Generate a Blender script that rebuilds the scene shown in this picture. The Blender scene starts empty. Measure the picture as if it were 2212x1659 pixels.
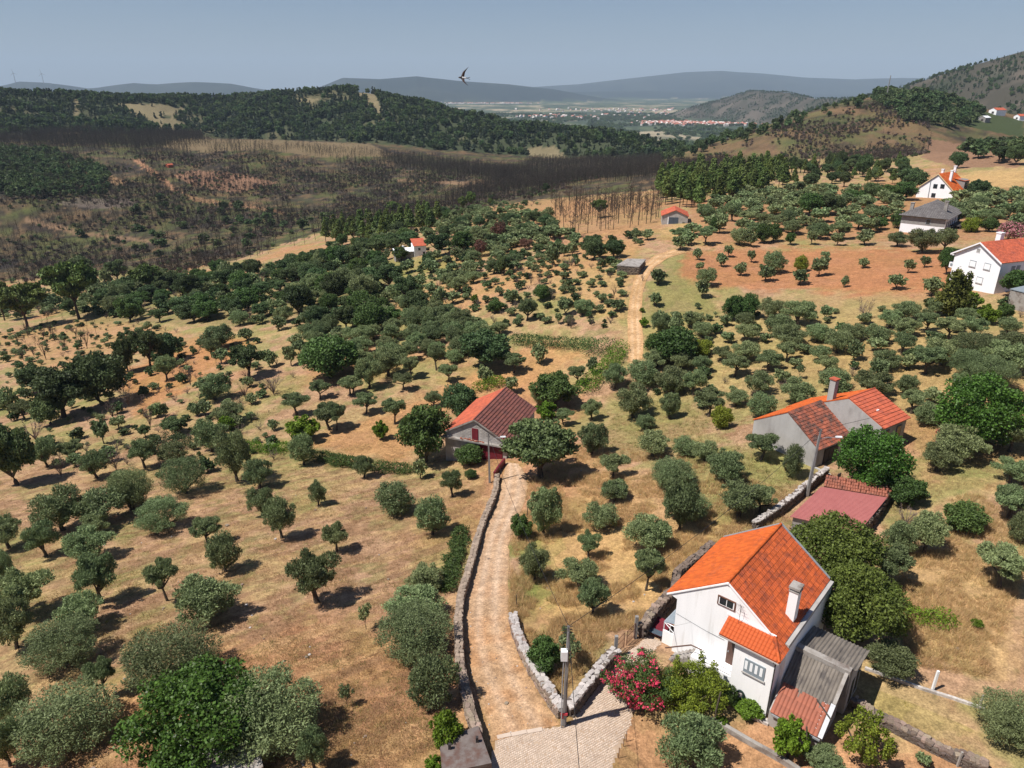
import bpy, math, random
import numpy as np
from mathutils import Vector, Matrix

# ------------------------------------------------------------------ camera, sky, sun, exposure
scene = bpy.context.scene
COL = scene.collection
PITCH = math.radians(22.6)
EYE = 42.0
cam_data = bpy.data.cameras.new('camera')
cam = bpy.data.objects.new('camera', cam_data)
COL.objects.link(cam)
cam_data.sensor_width = 36.0
cam_data.lens = 25.0
cam_data.clip_start = 0.3
cam_data.clip_end = 90000.0
cam.location = (0, 0, EYE)
cam.rotation_euler = (math.pi / 2 - PITCH, 0, 0)
scene.camera = cam

SUN_EL, SUN_ROT = math.radians(59), math.radians(-110)
world = bpy.data.worlds.new('World')
scene.world = world
world.use_nodes = True
wn = world.node_tree.nodes
wl = world.node_tree.links
bg = wn['Background']
sky = wn.new('ShaderNodeTexSky')
sky.sky_type = 'NISHITA'
sky.sun_disc = False
sky.sun_elevation = SUN_EL
sky.sun_rotation = SUN_ROT
sky.altitude = 400
sky.air_density = 1.2
sky.dust_density = 0.4
sky.ozone_density = 3.5
tint = wn.new('ShaderNodeMix')
tint.data_type = 'RGBA'
tint.blend_type = 'MULTIPLY'
tint.inputs[0].default_value = 1.0
tint.inputs[7].default_value = (.51, .545, .67, 1)      # dry, dusty summer blue over the whole sky
wl.new(sky.outputs[0], tint.inputs[6])
wl.new(tint.outputs[2], bg.inputs['Color'])
bg.inputs['Strength'].default_value = 0.056

sun_data = bpy.data.lights.new('sun', 'SUN')
sun_data.energy = 3.8
sun_data.angle = math.radians(0.5)
sun_data.color = (1.0, 0.94, 0.86)
sun = bpy.data.objects.new('sun', sun_data)
COL.objects.link(sun)
SUN_DIR = Vector((math.sin(SUN_ROT) * math.cos(SUN_EL), math.cos(SUN_ROT) * math.cos(SUN_EL), math.sin(SUN_EL)))
sun.rotation_euler = SUN_DIR.to_track_quat('Z', 'Y').to_euler()
sun.location = (-60, -40, 120)

vs = scene.view_settings
vs.view_transform = 'Standard'
vs.look = 'None'
vs.exposure = 0.92
vs.gamma = 1.0
vs.use_curve_mapping = False
scene.cycles.use_denoising = True
scene.cycles.max_bounces = 5
scene.cycles.diffuse_bounces = 2
scene.cycles.glossy_bounces = 2
scene.cycles.transmission_bounces = 3
scene.cycles.transparent_max_bounces = 8
scene.cycles.volume_bounces = 0
scene.cycles.sample_clamp_indirect = 4.0

rng = np.random.default_rng(7)
random.seed(7)

# ------------------------------------------------------------------ helpers
F = 1536.0           # focal length in units of the 2212-wide measuring grid
CP, SP = math.cos(PITCH), math.sin(PITCH)

def ray(px, py):
    u = (np.asarray(px, float) - 1106.0) / F
    v = (829.5 - np.asarray(py, float)) / F
    return u, CP + v * SP, -SP + v * CP

def on_z(px, py, z):
    u, b, c = ray(px, py)
    t = (z - EYE) / c
    return np.array([u * t, b * t, z + 0 * t])

def on_y(px, py, y):
    u, b, c = ray(px, py)
    t = y / b
    return np.array([u * t, y + 0 * t, EYE + c * t])

def project(x, y, z):
    dz = z - EYE
    depth = y * CP - dz * SP
    up = y * SP + dz * CP
    depth = np.where(depth < 0.5, 0.5, depth)
    return 1106.0 + F * x / depth, 829.5 - F * up / depth, depth

def tag(o, label=None, cat=None, group=None, kind=None):
    if label: o['label'] = label
    if cat: o['category'] = cat
    if group: o['group'] = group
    if kind: o['kind'] = kind
    return o

def empty(name, loc, rz=0.0, parent=None):
    o = bpy.data.objects.new(name, None)
    COL.objects.link(o)
    o.location = loc
    o.rotation_euler = (0, 0, rz)
    o.empty_display_size = 0.3
    o.parent = parent
    return o

def link_mesh(name, me, parent=None, loc=None):
    o = bpy.data.objects.new(name, me)
    COL.objects.link(o)
    o.parent = parent
    if loc is not None:
        o.location = loc
    return o

def fast_mesh(name, verts, faces, mats, mat_idx=None, smooth=False):
    """verts (n,3) array, faces (m,k) array or list of tuples"""
    me = bpy.data.meshes.new(name)
    verts = np.asarray(verts, np.float32)
    if isinstance(faces, np.ndarray):
        m, k = faces.shape
        loops = faces.reshape(-1).astype(np.int32)
        starts = (np.arange(m) * k).astype(np.int32)
    else:
        m = len(faces)
        lens = np.array([len(f) for f in faces], np.int32)
        loops = np.array([i for f in faces for i in f], np.int32)
        starts = (np.cumsum(lens) - lens).astype(np.int32)
    me.vertices.add(len(verts))
    me.vertices.foreach_set('co', verts.reshape(-1))
    me.loops.add(len(loops))
    me.loops.foreach_set('vertex_index', loops)
    me.polygons.add(m)
    me.polygons.foreach_set('loop_start', starts)
    if mat_idx is not None:
        me.polygons.foreach_set('material_index', np.asarray(mat_idx, np.int32))
    me.polygons.foreach_set('use_smooth', np.full(m, smooth))
    for mt in (mats if isinstance(mats, (list, tuple)) else [mats]):
        me.materials.append(mt)
    me.update(calc_edges=True)
    me.validate()
    return me

class MB:
    """collects simple solids, then links them as ONE mesh object"""
    def __init__(self):
        self.v, self.f, self.m = [], [], []
    def add(self, vs_, fs_, mi=0):
        n = len(self.v)
        self.v += [tuple(p) for p in vs_]
        self.f += [tuple(i + n for i in f) for f in fs_]
        self.m += [mi] * len(fs_)
        return self
    def box(self, x0, x1, y0, y1, z0, z1, mi=0, M=None):
        c = [(x, y, z) for z in (z0, z1) for y in (y0, y1) for x in (x0, x1)]
        if M is not None:
            c = [tuple(M @ Vector(p)) for p in c]
        return self.add(c, [(0, 2, 3, 1), (4, 5, 7, 6), (0, 1, 5, 4), (2, 6, 7, 3), (0, 4, 6, 2), (1, 3, 7, 5)], mi)
    def hexa(self, c, mi=0):
        """eight corners: 0-3 bottom ring, 4-7 top ring"""
        return self.add(c, [(3, 2, 1, 0), (4, 5, 6, 7), (0, 1, 5, 4), (1, 2, 6, 5), (2, 3, 7, 6), (3, 0, 4, 7)], mi)
    def slab(self, a, b, c, d, th, mi=0):
        """quad a b c d (top face, counter-clockwise seen from outside) thickened inwards"""
        a, b, c, d = (Vector(p) for p in (a, b, c, d))
        n = (b - a).cross(d - a).normalized() * th
        return self.hexa([a - n, b - n, c - n, d - n, a, b, c, d], mi)
    def prism(self, prof, x0, x1, mi=0):
        """profile of (y, z) points extruded along x"""
        n = len(prof)
        vs_ = [(x0, y, z) for y, z in prof] + [(x1, y, z) for y, z in prof]
        fs_ = [tuple(range(n)), tuple(range(2 * n - 1, n - 1, -1))]
        fs_ += [(i, n + i, n + (i + 1) % n, (i + 1) % n) for i in range(n)]
        return self.add(vs_, fs_, mi)
    def tube(self, pts, rad, sides=6, mi=0, cap=True):
        pts = [Vector(p) for p in pts]
        if not isinstance(rad, (list, tuple)):
            rad = [rad] * len(pts)
        vs_, fs_ = [], []
        for i, p in enumerate(pts):
            t = (pts[min(i + 1, len(pts) - 1)] - pts[max(i - 1, 0)])
            if t.length < 1e-9: t = Vector((0, 0, 1))
            t.normalize()
            a = t.cross(Vector((0, 0, 1)) if abs(t.z) < 0.9 else Vector((1, 0, 0))).normalized()
            b = t.cross(a)
            for k in range(sides):
                w = 2 * math.pi * k / sides
                vs_.append(p + (a * math.cos(w) + b * math.sin(w)) * rad[i])
        for i in range(len(pts) - 1):
            for k in range(sides):
                k2 = (k + 1) % sides
                fs_.append((i * sides + k, (i + 1) * sides + k, (i + 1) * sides + k2, i * sides + k2))
        if cap:
            fs_.append(tuple(range(sides)))
            fs_.append(tuple((len(pts) - 1) * sides + k for k in range(sides - 1, -1, -1)))
        return self.add(vs_, fs_, mi)
    def mesh(self, name, mats, smooth=False):
        return fast_mesh(name, np.array(self.v, np.float32).reshape(-1, 3), self.f, mats, self.m, smooth)
    def build(self, name, mats, parent=None, smooth=False, kind=None):
        o = link_mesh(name, self.mesh(name, mats, smooth), parent)
        if kind: o['kind'] = kind
        return o

# ------------------------------------------------------------------ materials
def mat(name, c1, c2=None, scale=3.0, rough=0.85, bump=0.0, bscale=None, c3=None, scale3=0.6, stretch=None,
        island=0.0, objrand=0.0, metal=0.0, hi=(0.35, 0.65), hi3=(0.5, 0.7), spec=0.3, bdist=0.02):
    m = bpy.data.materials.new(name)
    m.use_nodes = True
    N, L = m.node_tree.nodes, m.node_tree.links
    p = N['Principled BSDF']
    p.inputs['Roughness'].default_value = rough
    p.inputs['Metallic'].default_value = metal
    p.inputs['Specular IOR Level'].default_value = spec
    tc = N.new('ShaderNodeTexCoord')
    vec = tc.outputs['Object']
    if stretch:
        mp = N.new('ShaderNodeMapping')
        mp.inputs['Scale'].default_value = stretch
        L.new(vec, mp.inputs['Vector'])
        vec = mp.outputs[0]
    def rgb(c):
        r = N.new('ShaderNodeRGB'); r.outputs[0].default_value = (*c, 1); return r.outputs[0]
    def noise(s, d=5):
        n = N.new('ShaderNodeTexNoise'); n.inputs['Scale'].default_value = s; n.inputs['Detail'].default_value = d
        n.inputs['Roughness'].default_value = 0.65
        L.new(vec, n.inputs['Vector']); return n.outputs[0]
    def step(v, a, b):
        r = N.new('ShaderNodeMapRange'); r.inputs[1].default_value = a; r.inputs[2].default_value = b
        L.new(v, r.inputs[0]); return r.outputs[0]
    def mix(f, a, b):
        x = N.new('ShaderNodeMix'); x.data_type = 'RGBA'
        L.new(f, x.inputs[0]); L.new(a, x.inputs[6]); L.new(b, x.inputs[7]); return x.outputs[2]
    col = rgb(c1)
    if c2:
        col = mix(step(noise(scale), *hi), col, rgb(c2))
    if c3:
        col = mix(step(noise(scale3, 8), *hi3), col, rgb(c3))
    if island or objrand:
        hs = N.new('ShaderNodeHueSaturation')
        L.new(col, hs.inputs['Color'])
        val = None
        if island:
            g = N.new('ShaderNodeNewGeometry')
            r = N.new('ShaderNodeMapRange')
            r.inputs[3].default_value = 1 - island; r.inputs[4].default_value = 1 + island
            L.new(g.outputs['Random Per Island'], r.inputs[0]); val = r.outputs[0]
        if objrand:
            oi = N.new('ShaderNodeObjectInfo')
            r = N.new('ShaderNodeMapRange')
            r.inputs[3].default_value = 1 - objrand; r.inputs[4].default_value = 1 + objrand
            L.new(oi.outputs['Random'], r.inputs[0])
            h = N.new('ShaderNodeMapRange')
            h.inputs[3].default_value = 0.5 - objrand * 0.07; h.inputs[4].default_value = 0.5 + objrand * 0.07
            ml = N.new('ShaderNodeMath'); ml.operation = 'FRACT'
            m7 = N.new('ShaderNodeMath'); m7.operation = 'MULTIPLY'; m7.inputs[1].default_value = 7.31
            L.new(oi.outputs['Random'], m7.inputs[0]); L.new(m7.outputs[0], ml.inputs[0]); L.new(ml.outputs[0], h.inputs[0])
            L.new(h.outputs[0], hs.inputs['Hue'])
            if val is None: val = r.outputs[0]
            else:
                mm = N.new('ShaderNodeMath'); mm.operation = 'MULTIPLY'
                L.new(val, mm.inputs[0]); L.new(r.outputs[0], mm.inputs[1]); val = mm.outputs[0]
        L.new(val, hs.inputs['Value'])
        col = hs.outputs[0]
    L.new(col, p.inputs['Base Color'])
    if bump:
        b = N.new('ShaderNodeBump'); b.inputs['Strength'].default_value = bump
        b.inputs['Distance'].default_value = bdist
        L.new(noise(bscale or scale * 4, 6), b.inputs['Height']); L.new(b.outputs[0], p.inputs['Normal'])
    return m

def leaf_mat(name, c1, c2, island=0.35, objrand=0.2, trans=0.25, rough=0.6, gloss=0.25):
    m = mat(name, c1, c2, scale=1.3, rough=rough, island=island, objrand=objrand, spec=gloss)
    N, L = m.node_tree.nodes, m.node_tree.links
    p, out = N['Principled BSDF'], N['Material Output']
    t = N.new('ShaderNodeBsdfTranslucent')
    src = p.inputs['Base Color'].links[0].from_socket
    L.new(src, t.inputs['Color'])
    mx = N.new('ShaderNodeMixShader'); mx.inputs[0].default_value = trans
    L.new(p.outputs[0], mx.inputs[1]); L.new(t.outputs[0], mx.inputs[2]); L.new(mx.outputs[0], out.inputs['Surface'])
    return m

MT = dict(
    white=mat('white_render', (0.86, 0.86, 0.87), (0.80, 0.80, 0.81), scale=0.7, rough=0.9, c3=(0.56, 0.54, 0.51), scale3=0.9, stretch=(1.8, 1.8, 0.2), hi3=(0.57, 0.82), bump=0.15, bscale=18),
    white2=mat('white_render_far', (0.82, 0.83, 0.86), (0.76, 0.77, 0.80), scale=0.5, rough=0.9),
    grey_render=mat('grey_cement_render', (0.40, 0.385, 0.37), (0.31, 0.295, 0.28), scale=0.45, rough=0.95, c3=(0.24, 0.22, 0.21), scale3=0.7, stretch=(1, 1, 0.5), hi3=(0.52, 0.75), bump=0.3, bscale=9),
    concrete=mat('weathered_concrete', (0.33, 0.31, 0.29), (0.24, 0.22, 0.2), scale=1.2, rough=0.95, c3=(0.13, 0.1, 0.085), scale3=0.9, hi3=(0.5, 0.68), bump=0.4, bscale=12),
    darkconcrete=mat('lichen_concrete', (0.17, 0.145, 0.135), (0.10, 0.075, 0.068), scale=1.4, rough=0.95, c3=(0.12, 0.058, 0.042), scale3=0.7, bump=0.5, bscale=10),
    pole=mat('pole_concrete', (0.27, 0.26, 0.25), (0.2, 0.19, 0.185), scale=1.5, rough=0.9),
    block=mat('pale_blockwork', (0.42, 0.40, 0.38), (0.33, 0.31, 0.29), scale=0.8, rough=0.95, c3=(0.24, 0.22, 0.2), scale3=0.9, island=0.08, bump=0.2, bscale=14),
    orange=mat('new_orange_tile', (0.50, 0.105, 0.018), (0.43, 0.085, 0.017), scale=0.9, rough=0.85, c3=(0.30, 0.075, 0.03), scale3=0.8, hi3=(0.54, 0.75), island=0.17),
    orange2=mat('dusty_orange_tile', (0.46, 0.095, 0.024), (0.35, 0.07, 0.024), scale=0.55, rough=0.8, c3=(0.16, 0.05, 0.032), scale3=1.1, hi3=(0.50, 0.74), island=0.24),
    redtile=mat('coral_tile', (0.46, 0.105, 0.05), (0.36, 0.085, 0.046), scale=0.6, rough=0.8, c3=(0.27, 0.07, 0.045), scale3=0.8, island=0.16),
    maroontile=mat('old_maroon_tile', (0.145, 0.056, 0.05), (0.19, 0.07, 0.052), scale=0.7, rough=0.85, c3=(0.1, 0.05, 0.045), scale3=1.0, island=0.2),
    oldtile=mat('lichen_stained_tile', (0.34, 0.095, 0.05), (0.22, 0.075, 0.05), scale=0.6, rough=0.85, c3=(0.085, 0.048, 0.04), scale3=0.9, hi3=(0.44, 0.6), island=0.22),
    shedtile=mat('faded_red_tile', (0.34, 0.12, 0.075), (0.24, 0.09, 0.06), scale=1.1, rough=0.85, c3=(0.13, 0.07, 0.055), scale3=0.8, hi3=(0.55, 0.7), island=0.15),
    sheet_maroon=mat('maroon_sheet_metal', (0.40, 0.145, 0.135), (0.36, 0.125, 0.118), scale=0.8, rough=0.55, spec=0.4),
    fibre=mat('grey_fibre_cement', (0.205, 0.18, 0.155), (0.14, 0.122, 0.105), scale=1.2, rough=0.95, c3=(0.09, 0.08, 0.075), scale3=1.6, hi3=(0.5, 0.66), stretch=(0.35, 1, 1)),
    slate=mat('grey_roof_tile', (0.15, 0.14, 0.138), (0.11, 0.10, 0.1), scale=0.7, rough=0.9, island=0.15),
    maroon=mat('maroon_paint', (0.17, 0.018, 0.03), (0.12, 0.014, 0.022), scale=1.5, rough=0.55, stretch=(4, 4, 0.5)),
    brown=mat('brown_door_wood', (0.14, 0.075, 0.055), (0.09, 0.05, 0.04), scale=3, rough=0.6, stretch=(4, 4, 0.4)),
    darkwood=mat('dark_weathered_wood', (0.06, 0.052, 0.046), (0.035, 0.03, 0.028), scale=3, rough=0.8, stretch=(4, 4, 0.4)),
    greypaint=mat('grey_blue_paint', (0.24, 0.28, 0.31), (0.20, 0.235, 0.265), scale=2, rough=0.5),
    bluedoor=mat('slate_blue_door', (0.075, 0.1, 0.13), (0.06, 0.08, 0.105), scale=2, rough=0.55),
    glass=mat('window_glass', (0.025, 0.03, 0.035), rough=0.08, spec=0.6),
    metal=mat('galvanised_metal', (0.38, 0.39, 0.41), (0.30, 0.31, 0.33), scale=4, rough=0.55, metal=0.3),
    blackmetal=mat('dark_painted_iron', (0.035, 0.03, 0.03), rough=0.6),
    rust=mat('rusty_iron', (0.17, 0.075, 0.045), (0.1, 0.05, 0.035), scale=6, rough=0.8),
    cable=mat('black_cable', (0.02, 0.02, 0.022), rough=0.6),
    hose=mat('green_rubber_hose', (0.012, 0.03, 0.024), rough=0.45),
    lampwhite=mat('white_lamp_housing', (0.8, 0.82, 0.84), rough=0.35),
    redtape=mat('red_tape', (0.55, 0.05, 0.07), rough=0.5),
    stone=mat('granite_fieldstone', (0.26, 0.20, 0.155), (0.165, 0.125, 0.10), scale=5, rough=0.95, objrand=0.28, island=0.25, bump=0.4, bscale=14),
    palestone=mat('whitewashed_capstone', (0.46, 0.43, 0.41), (0.28, 0.25, 0.23), scale=4, rough=0.95, objrand=0.2, island=0.2, bump=0.4, bscale=14),
    darkstone=mat('dark_schist', (0.13, 0.105, 0.09), (0.075, 0.058, 0.05), scale=4, rough=0.95, objrand=0.25, island=0.35, bump=0.4, bscale=14),
    cobble=mat('granite_cobble', (0.52, 0.43, 0.355), (0.43, 0.345, 0.28), scale=0.6, rough=0.9, island=0.17),
    bark=mat('grey_brown_bark', (0.10, 0.08, 0.056), (0.055, 0.044, 0.038), scale=6, rough=0.95),
    pinebark=mat('reddish_pine_bark', (0.105, 0.068, 0.05), (0.055, 0.038, 0.03), scale=4, rough=0.95),
    char=mat('charred_wood', (0.030, 0.024, 0.019), (0.055, 0.044, 0.034), scale=3, rough=0.95, objrand=0.4),
    scorched=mat('scorched_brown_wood', (0.085, 0.06, 0.045), (0.05, 0.036, 0.03), scale=3, rough=0.95, objrand=0.4),
    twig=mat('dry_grey_twigs', (0.165, 0.125, 0.105), (0.11, 0.08, 0.07), scale=3, rough=0.95, objrand=0.25, island=0.3),
    olive=leaf_mat('olive_leaves', (0.205, 0.25, 0.112), (0.15, 0.195, 0.085), island=0.42, objrand=0.3, trans=0.3),
    oak=leaf_mat('dark_oak_leaves', (0.098, 0.142, 0.054), (0.066, 0.104, 0.04), island=0.42, objrand=0.34, trans=0.3),
    fig=leaf_mat('fig_leaves', (0.085, 0.165, 0.026), (0.058, 0.12, 0.022), island=0.5, objrand=0.18, trans=0.28, rough=0.45),
    leafy=leaf_mat('mid_green_leaves', (0.08, 0.135, 0.034), (0.056, 0.10, 0.026), island=0.45, objrand=0.2, trans=0.25),
    lime=leaf_mat('lime_green_leaves', (0.145, 0.225, 0.022), (0.10, 0.17, 0.016), island=0.4, objrand=0.2, trans=0.3),
    citrus=leaf_mat('yellow_green_leaves', (0.20, 0.235, 0.026), (0.135, 0.175, 0.02), island=0.45, objrand=0.12, trans=0.25),
    cherry=leaf_mat('tawny_green_leaves', (0.115, 0.15, 0.03), (0.078, 0.11, 0.022), island=0.45, objrand=0.12, trans=0.25),
    pine=leaf_mat('pine_needles', (0.125, 0.17, 0.04), (0.08, 0.12, 0.034), island=0.4, objrand=0.28, trans=0.12),
    farpine=leaf_mat('distant_pine_needles', (0.056, 0.084, 0.045), (0.038, 0.056, 0.036), island=0.3, objrand=0.4, trans=0.1),
    cypress=leaf_mat('golden_conifer_needles', (0.10, 0.105, 0.018), (0.05, 0.07, 0.016), island=0.4, objrand=0.1, trans=0.12),
    rusty=leaf_mat('scorched_rusty_leaves', (0.17, 0.085, 0.05), (0.11, 0.056, 0.042), island=0.4, objrand=0.2, trans=0.2),
    pink=leaf_mat('pink_red_petals', (0.72, 0.05, 0.13), (0.6, 0.09, 0.14), island=0.3, objrand=0.0, trans=0.3),
    palepink=leaf_mat('pale_pink_petals', (0.55, 0.24, 0.26), (0.42, 0.18, 0.2), island=0.3, objrand=0.0, trans=0.3),
    drygrass=leaf_mat('dry_golden_grass', (0.56, 0.40, 0.20), (0.46, 0.31, 0.145), island=0.3, objrand=0.25, trans=0.3),
    browngrass=leaf_mat('brown_cut_grass', (0.36, 0.215, 0.115), (0.29, 0.18, 0.095), island=0.3, objrand=0.25, trans=0.25),
    greengrass=leaf_mat('green_grass', (0.15, 0.175, 0.045), (0.20, 0.19, 0.06), island=0.3, objrand=0.25, trans=0.3),
    yellowgrass=leaf_mat('yellow_flowering_weeds', (0.36, 0.30, 0.035), (0.25, 0.23, 0.04), island=0.3, objrand=0.2, trans=0.3),
)
# ------------------------------------------------------------------ terrain
# survey points: image grid position of a spot on the ground and its height there (the camera is 42 m up)
SURVEY = [
 (1217,1560,0),(1150,1650,.2),(1290,1500,0),(1380,1420,-.1),(1000,1560,.2),(1560,1600,-1.0),(1660,1556,-.75),(1440,1650,-1),
 (1760,1630,-.9),(2000,1650,-.8),(2000,1520,-.5),(2150,1500,-.2),(2150,1250,.5),(2200,1050,1.5),(1900,1250,-.6),(2050,1400,0),
 (1745,1070,-2),(1830,1160,-1.6),(1250,1300,-2.2),(1400,1280,-1.6),(1250,1150,-5),(1400,1100,-4),(1580,1100,-2.6),(1350,1000,-6.5),
 (1500,950,-4.6),(1250,950,-8.6),(1280,880,-10.4),(1500,850,-6.3),(1375,770,-6),(1650,770,-3),(1618,952,-2),(1763,1011,-2),(1955,950,-.1),
 (1900,760,1),(2150,760,4),(1380,580,-1),(1465,488,0),(1700,570,0),(1950,600,3),(2152,636,5),(2060,615,4.2),(2212,660,5),(1600,680,-2),
 (1800,500,1),(2000,512,3),(1700,430,-2),(2045,434,3),(2180,400,4),(1350,430,-11),(1150,450,-14),(1100,500,-12),(1000,470,-20),
 (900,550,-13),(500,650,-26),(150,690,-38),(700,880,-14.2),(480,850,-17),(200,880,-20),(0,900,-23),(300,750,-24),(850,600,-15),(700,620,-22),
 (1000,650,-9.5),(1150,620,-6),(900,700,-12.5),(1100,750,-9.5),(0,1000,-17),(0,1200,-9.5),(0,1400,-5.5),(0,1620,-3),(300,1000,-14.5),
 (300,1200,-8),(300,1400,-4.2),(300,1620,-1.6),(600,1000,-12.2),(600,1200,-6.8),(600,1400,-2.9),(650,1600,-.4),(850,1000,-11.6),
 (850,1200,-6.4),(850,1450,-1.7),(950,1620,.3),(960,1000,-11.2),(1070,1046,-8.3),(1093,985,-8.7),(1075,1150,-5.6),(1070,1400,-1.4),(1060,1280,-3.3),
 (300,560,-57),(0,620,-58),(0,560,-62),(500,520,-52),(700,450,-48),(900,420,-42),(1000,390,-38),(200,430,-41),(0,430,-36),
 (360,365,-34),(600,305,-20),(400,302,-20),(150,284,-16),(0,300,-18),(800,320,-25),(800,360,-40),(1150,340,-47),(1300,380,-28),
 (1500,372,-10),(1700,372,-6),(1950,350,3),(2150,330,9),
]
sp = np.array(SURVEY, float)
pw = on_z(sp[:, 0], sp[:, 1], sp[:, 2]).T
extra = np.array([(-700, 1500, -70), (-300, 1500, -80), (100, 1400, -80), (600, 1500, -60), (1200, 1500, -20), (-1600, 1500, -60),
                  (-1200, 700, -45), (1100, 700, 0), (0, 3000, -122), (-2500, 2600, -122), (2500, 3000, -122), (0, 9000, -125), (-8000, 8000, -125), (8000, 8000, -125),
                  (-120, 60, -9), (130, 60, 3), (-60, 10, -3), (60, 10, 0), (0, 16, 1), (-150, 10, -5), (150, 10, 3)], float)
pw = np.vstack([pw, extra])
def warp(x, y):
    r = np.hypot(x, y)
    r = np.maximum(r, 8.0)
    return np.arctan2(x, y), np.log(r)
wa, wb = warp(pw[:, 0], pw[:, 1])
KC = 0.05
def kern(a, b):
    d2 = (a[:, None] - wa[None]) ** 2 + (b[:, None] - wb[None]) ** 2
    return np.sqrt(d2 + KC * KC)
_n = len(wa)
A = np.zeros((_n + 3, _n + 3))
A[:_n, :_n] = kern(wa, wb) - np.eye(_n) * 0.012
A[:_n, _n] = 1; A[:_n, _n + 1] = wa; A[:_n, _n + 2] = wb
A[_n:, :_n] = A[:_n, _n:].T
W = np.linalg.solve(A, np.concatenate([pw[:, 2], np.zeros(3)]))

# value noise
_tab = np.random.default_rng(3).random((256, 256))
def vnoise(x, y):
    xi, yi = np.floor(x).astype(int), np.floor(y).astype(int)
    fx, fy = x - xi, y - yi
    fx, fy = fx * fx * (3 - 2 * fx), fy * fy * (3 - 2 * fy)
    t = lambda a, b: _tab[a & 255, b & 255]
    return (t(xi, yi) * (1 - fx) + t(xi + 1, yi) * fx) * (1 - fy) + (t(xi, yi + 1) * (1 - fx) + t(xi + 1, yi + 1) * fx) * fy
def fbm(x, y, o=4, g=0.5):
    s = np.zeros_like(x); a = 1.0; n = 0.0
    for i in range(o):
        s = s + a * vnoise(x + 17.3 * i, y - 9.1 * i); n += a; a *= g; x = x * 2.03; y = y * 2.03
    return s / n
def smooth(a, b, x):
    t = np.clip((x - a) / (b - a), 0, 1)
    return t * t * (3 - 2 * t)

# ridge crests: (image grid x, y of the skyline, metres ahead), front slope, back slope, rounding
RIDGES = [
 ('wood', [(-900,206,1300),(-300,202,1250),(0,202,1250),(150,210,1250),(350,214,1350),(500,215,1450),(640,201,1420),(720,194,1400),(800,202,1350),
   (900,224,1250),(1000,249,1180),(1100,271,1120),(1200,283,1060),(1300,293,1010),(1400,308,920),(1480,329,850),(1560,361,760)], .23, .3, 60),
 ('right', [(1380,372,640),(1430,348,690),(1560,304,760),(1700,256,800),(1800,227,820),(1900,206,850),(2000,209,850),(2100,230,850),(2212,252,850),(2600,262,850)], .17, .3, 50),
 ('mid', [(1380,292,4700),(1440,250,4700),(1500,229,4700),(1560,214,4700),(1620,196,4600),(1700,199,4300),(1760,213,3700),(1850,212,2900),(1930,196,2400),(2050,180,2200)], .22, .3, 110),
 ('mount', [(1700,250,2000),(1850,214,2000),(1950,189,2000),(2050,156,1950),(2212,110,1900),(2400,72,1850),(2800,40,1800),(3400,60,1800)], .24, .3, 80),
 ('blue', [(-600,190,10500),(0,186,10500),(40,176,10500),(110,179,10500),(190,191,10500),(290,179,10500),(340,182,10500),(420,176,10500),(500,181,10500),
   (570,193,10500),(640,200,10500),(690,188,10500),(740,168,10500),(820,171,10500),(900,164,10500),(1000,175,10500),(1100,182,10500),(1200,193,10500),(1300,211,10500),(1400,226,10500),(1500,236,10500)], .22, .3, 380),
 ('pale', [(900,196,17000),(1150,188,17000),(1250,182,17000),(1350,170,17000),(1480,156,17000),(1560,153,17000),(1650,159,17000),(1750,168,17000),(1850,171,17000),
   (1950,168,17000),(2100,172,17000),(2300,176,17000),(2800,180,17000)], .14, .3, 500),
 ('low', [(1000,215,13500),(1200,199,13500),(1400,196,13500),(1600,198,13500),(1750,202,13500),(1900,205,13500)], .12, .3, 300),
]
RD = []
for nm, pts, fs, bs, rd in RIDGES:
    q = np.array([p[0] for p in pts], float)
    w = on_y(q, [p[1] for p in pts], np.array([p[2] for p in pts], float))
    qq = np.array([(p[0] - 1106) / CP for p in pts]) / F    # x over y at the crest
    qq = w[0] / w[1]
    RD.append((nm, qq, w[2], w[1], fs, bs, rd))

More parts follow.
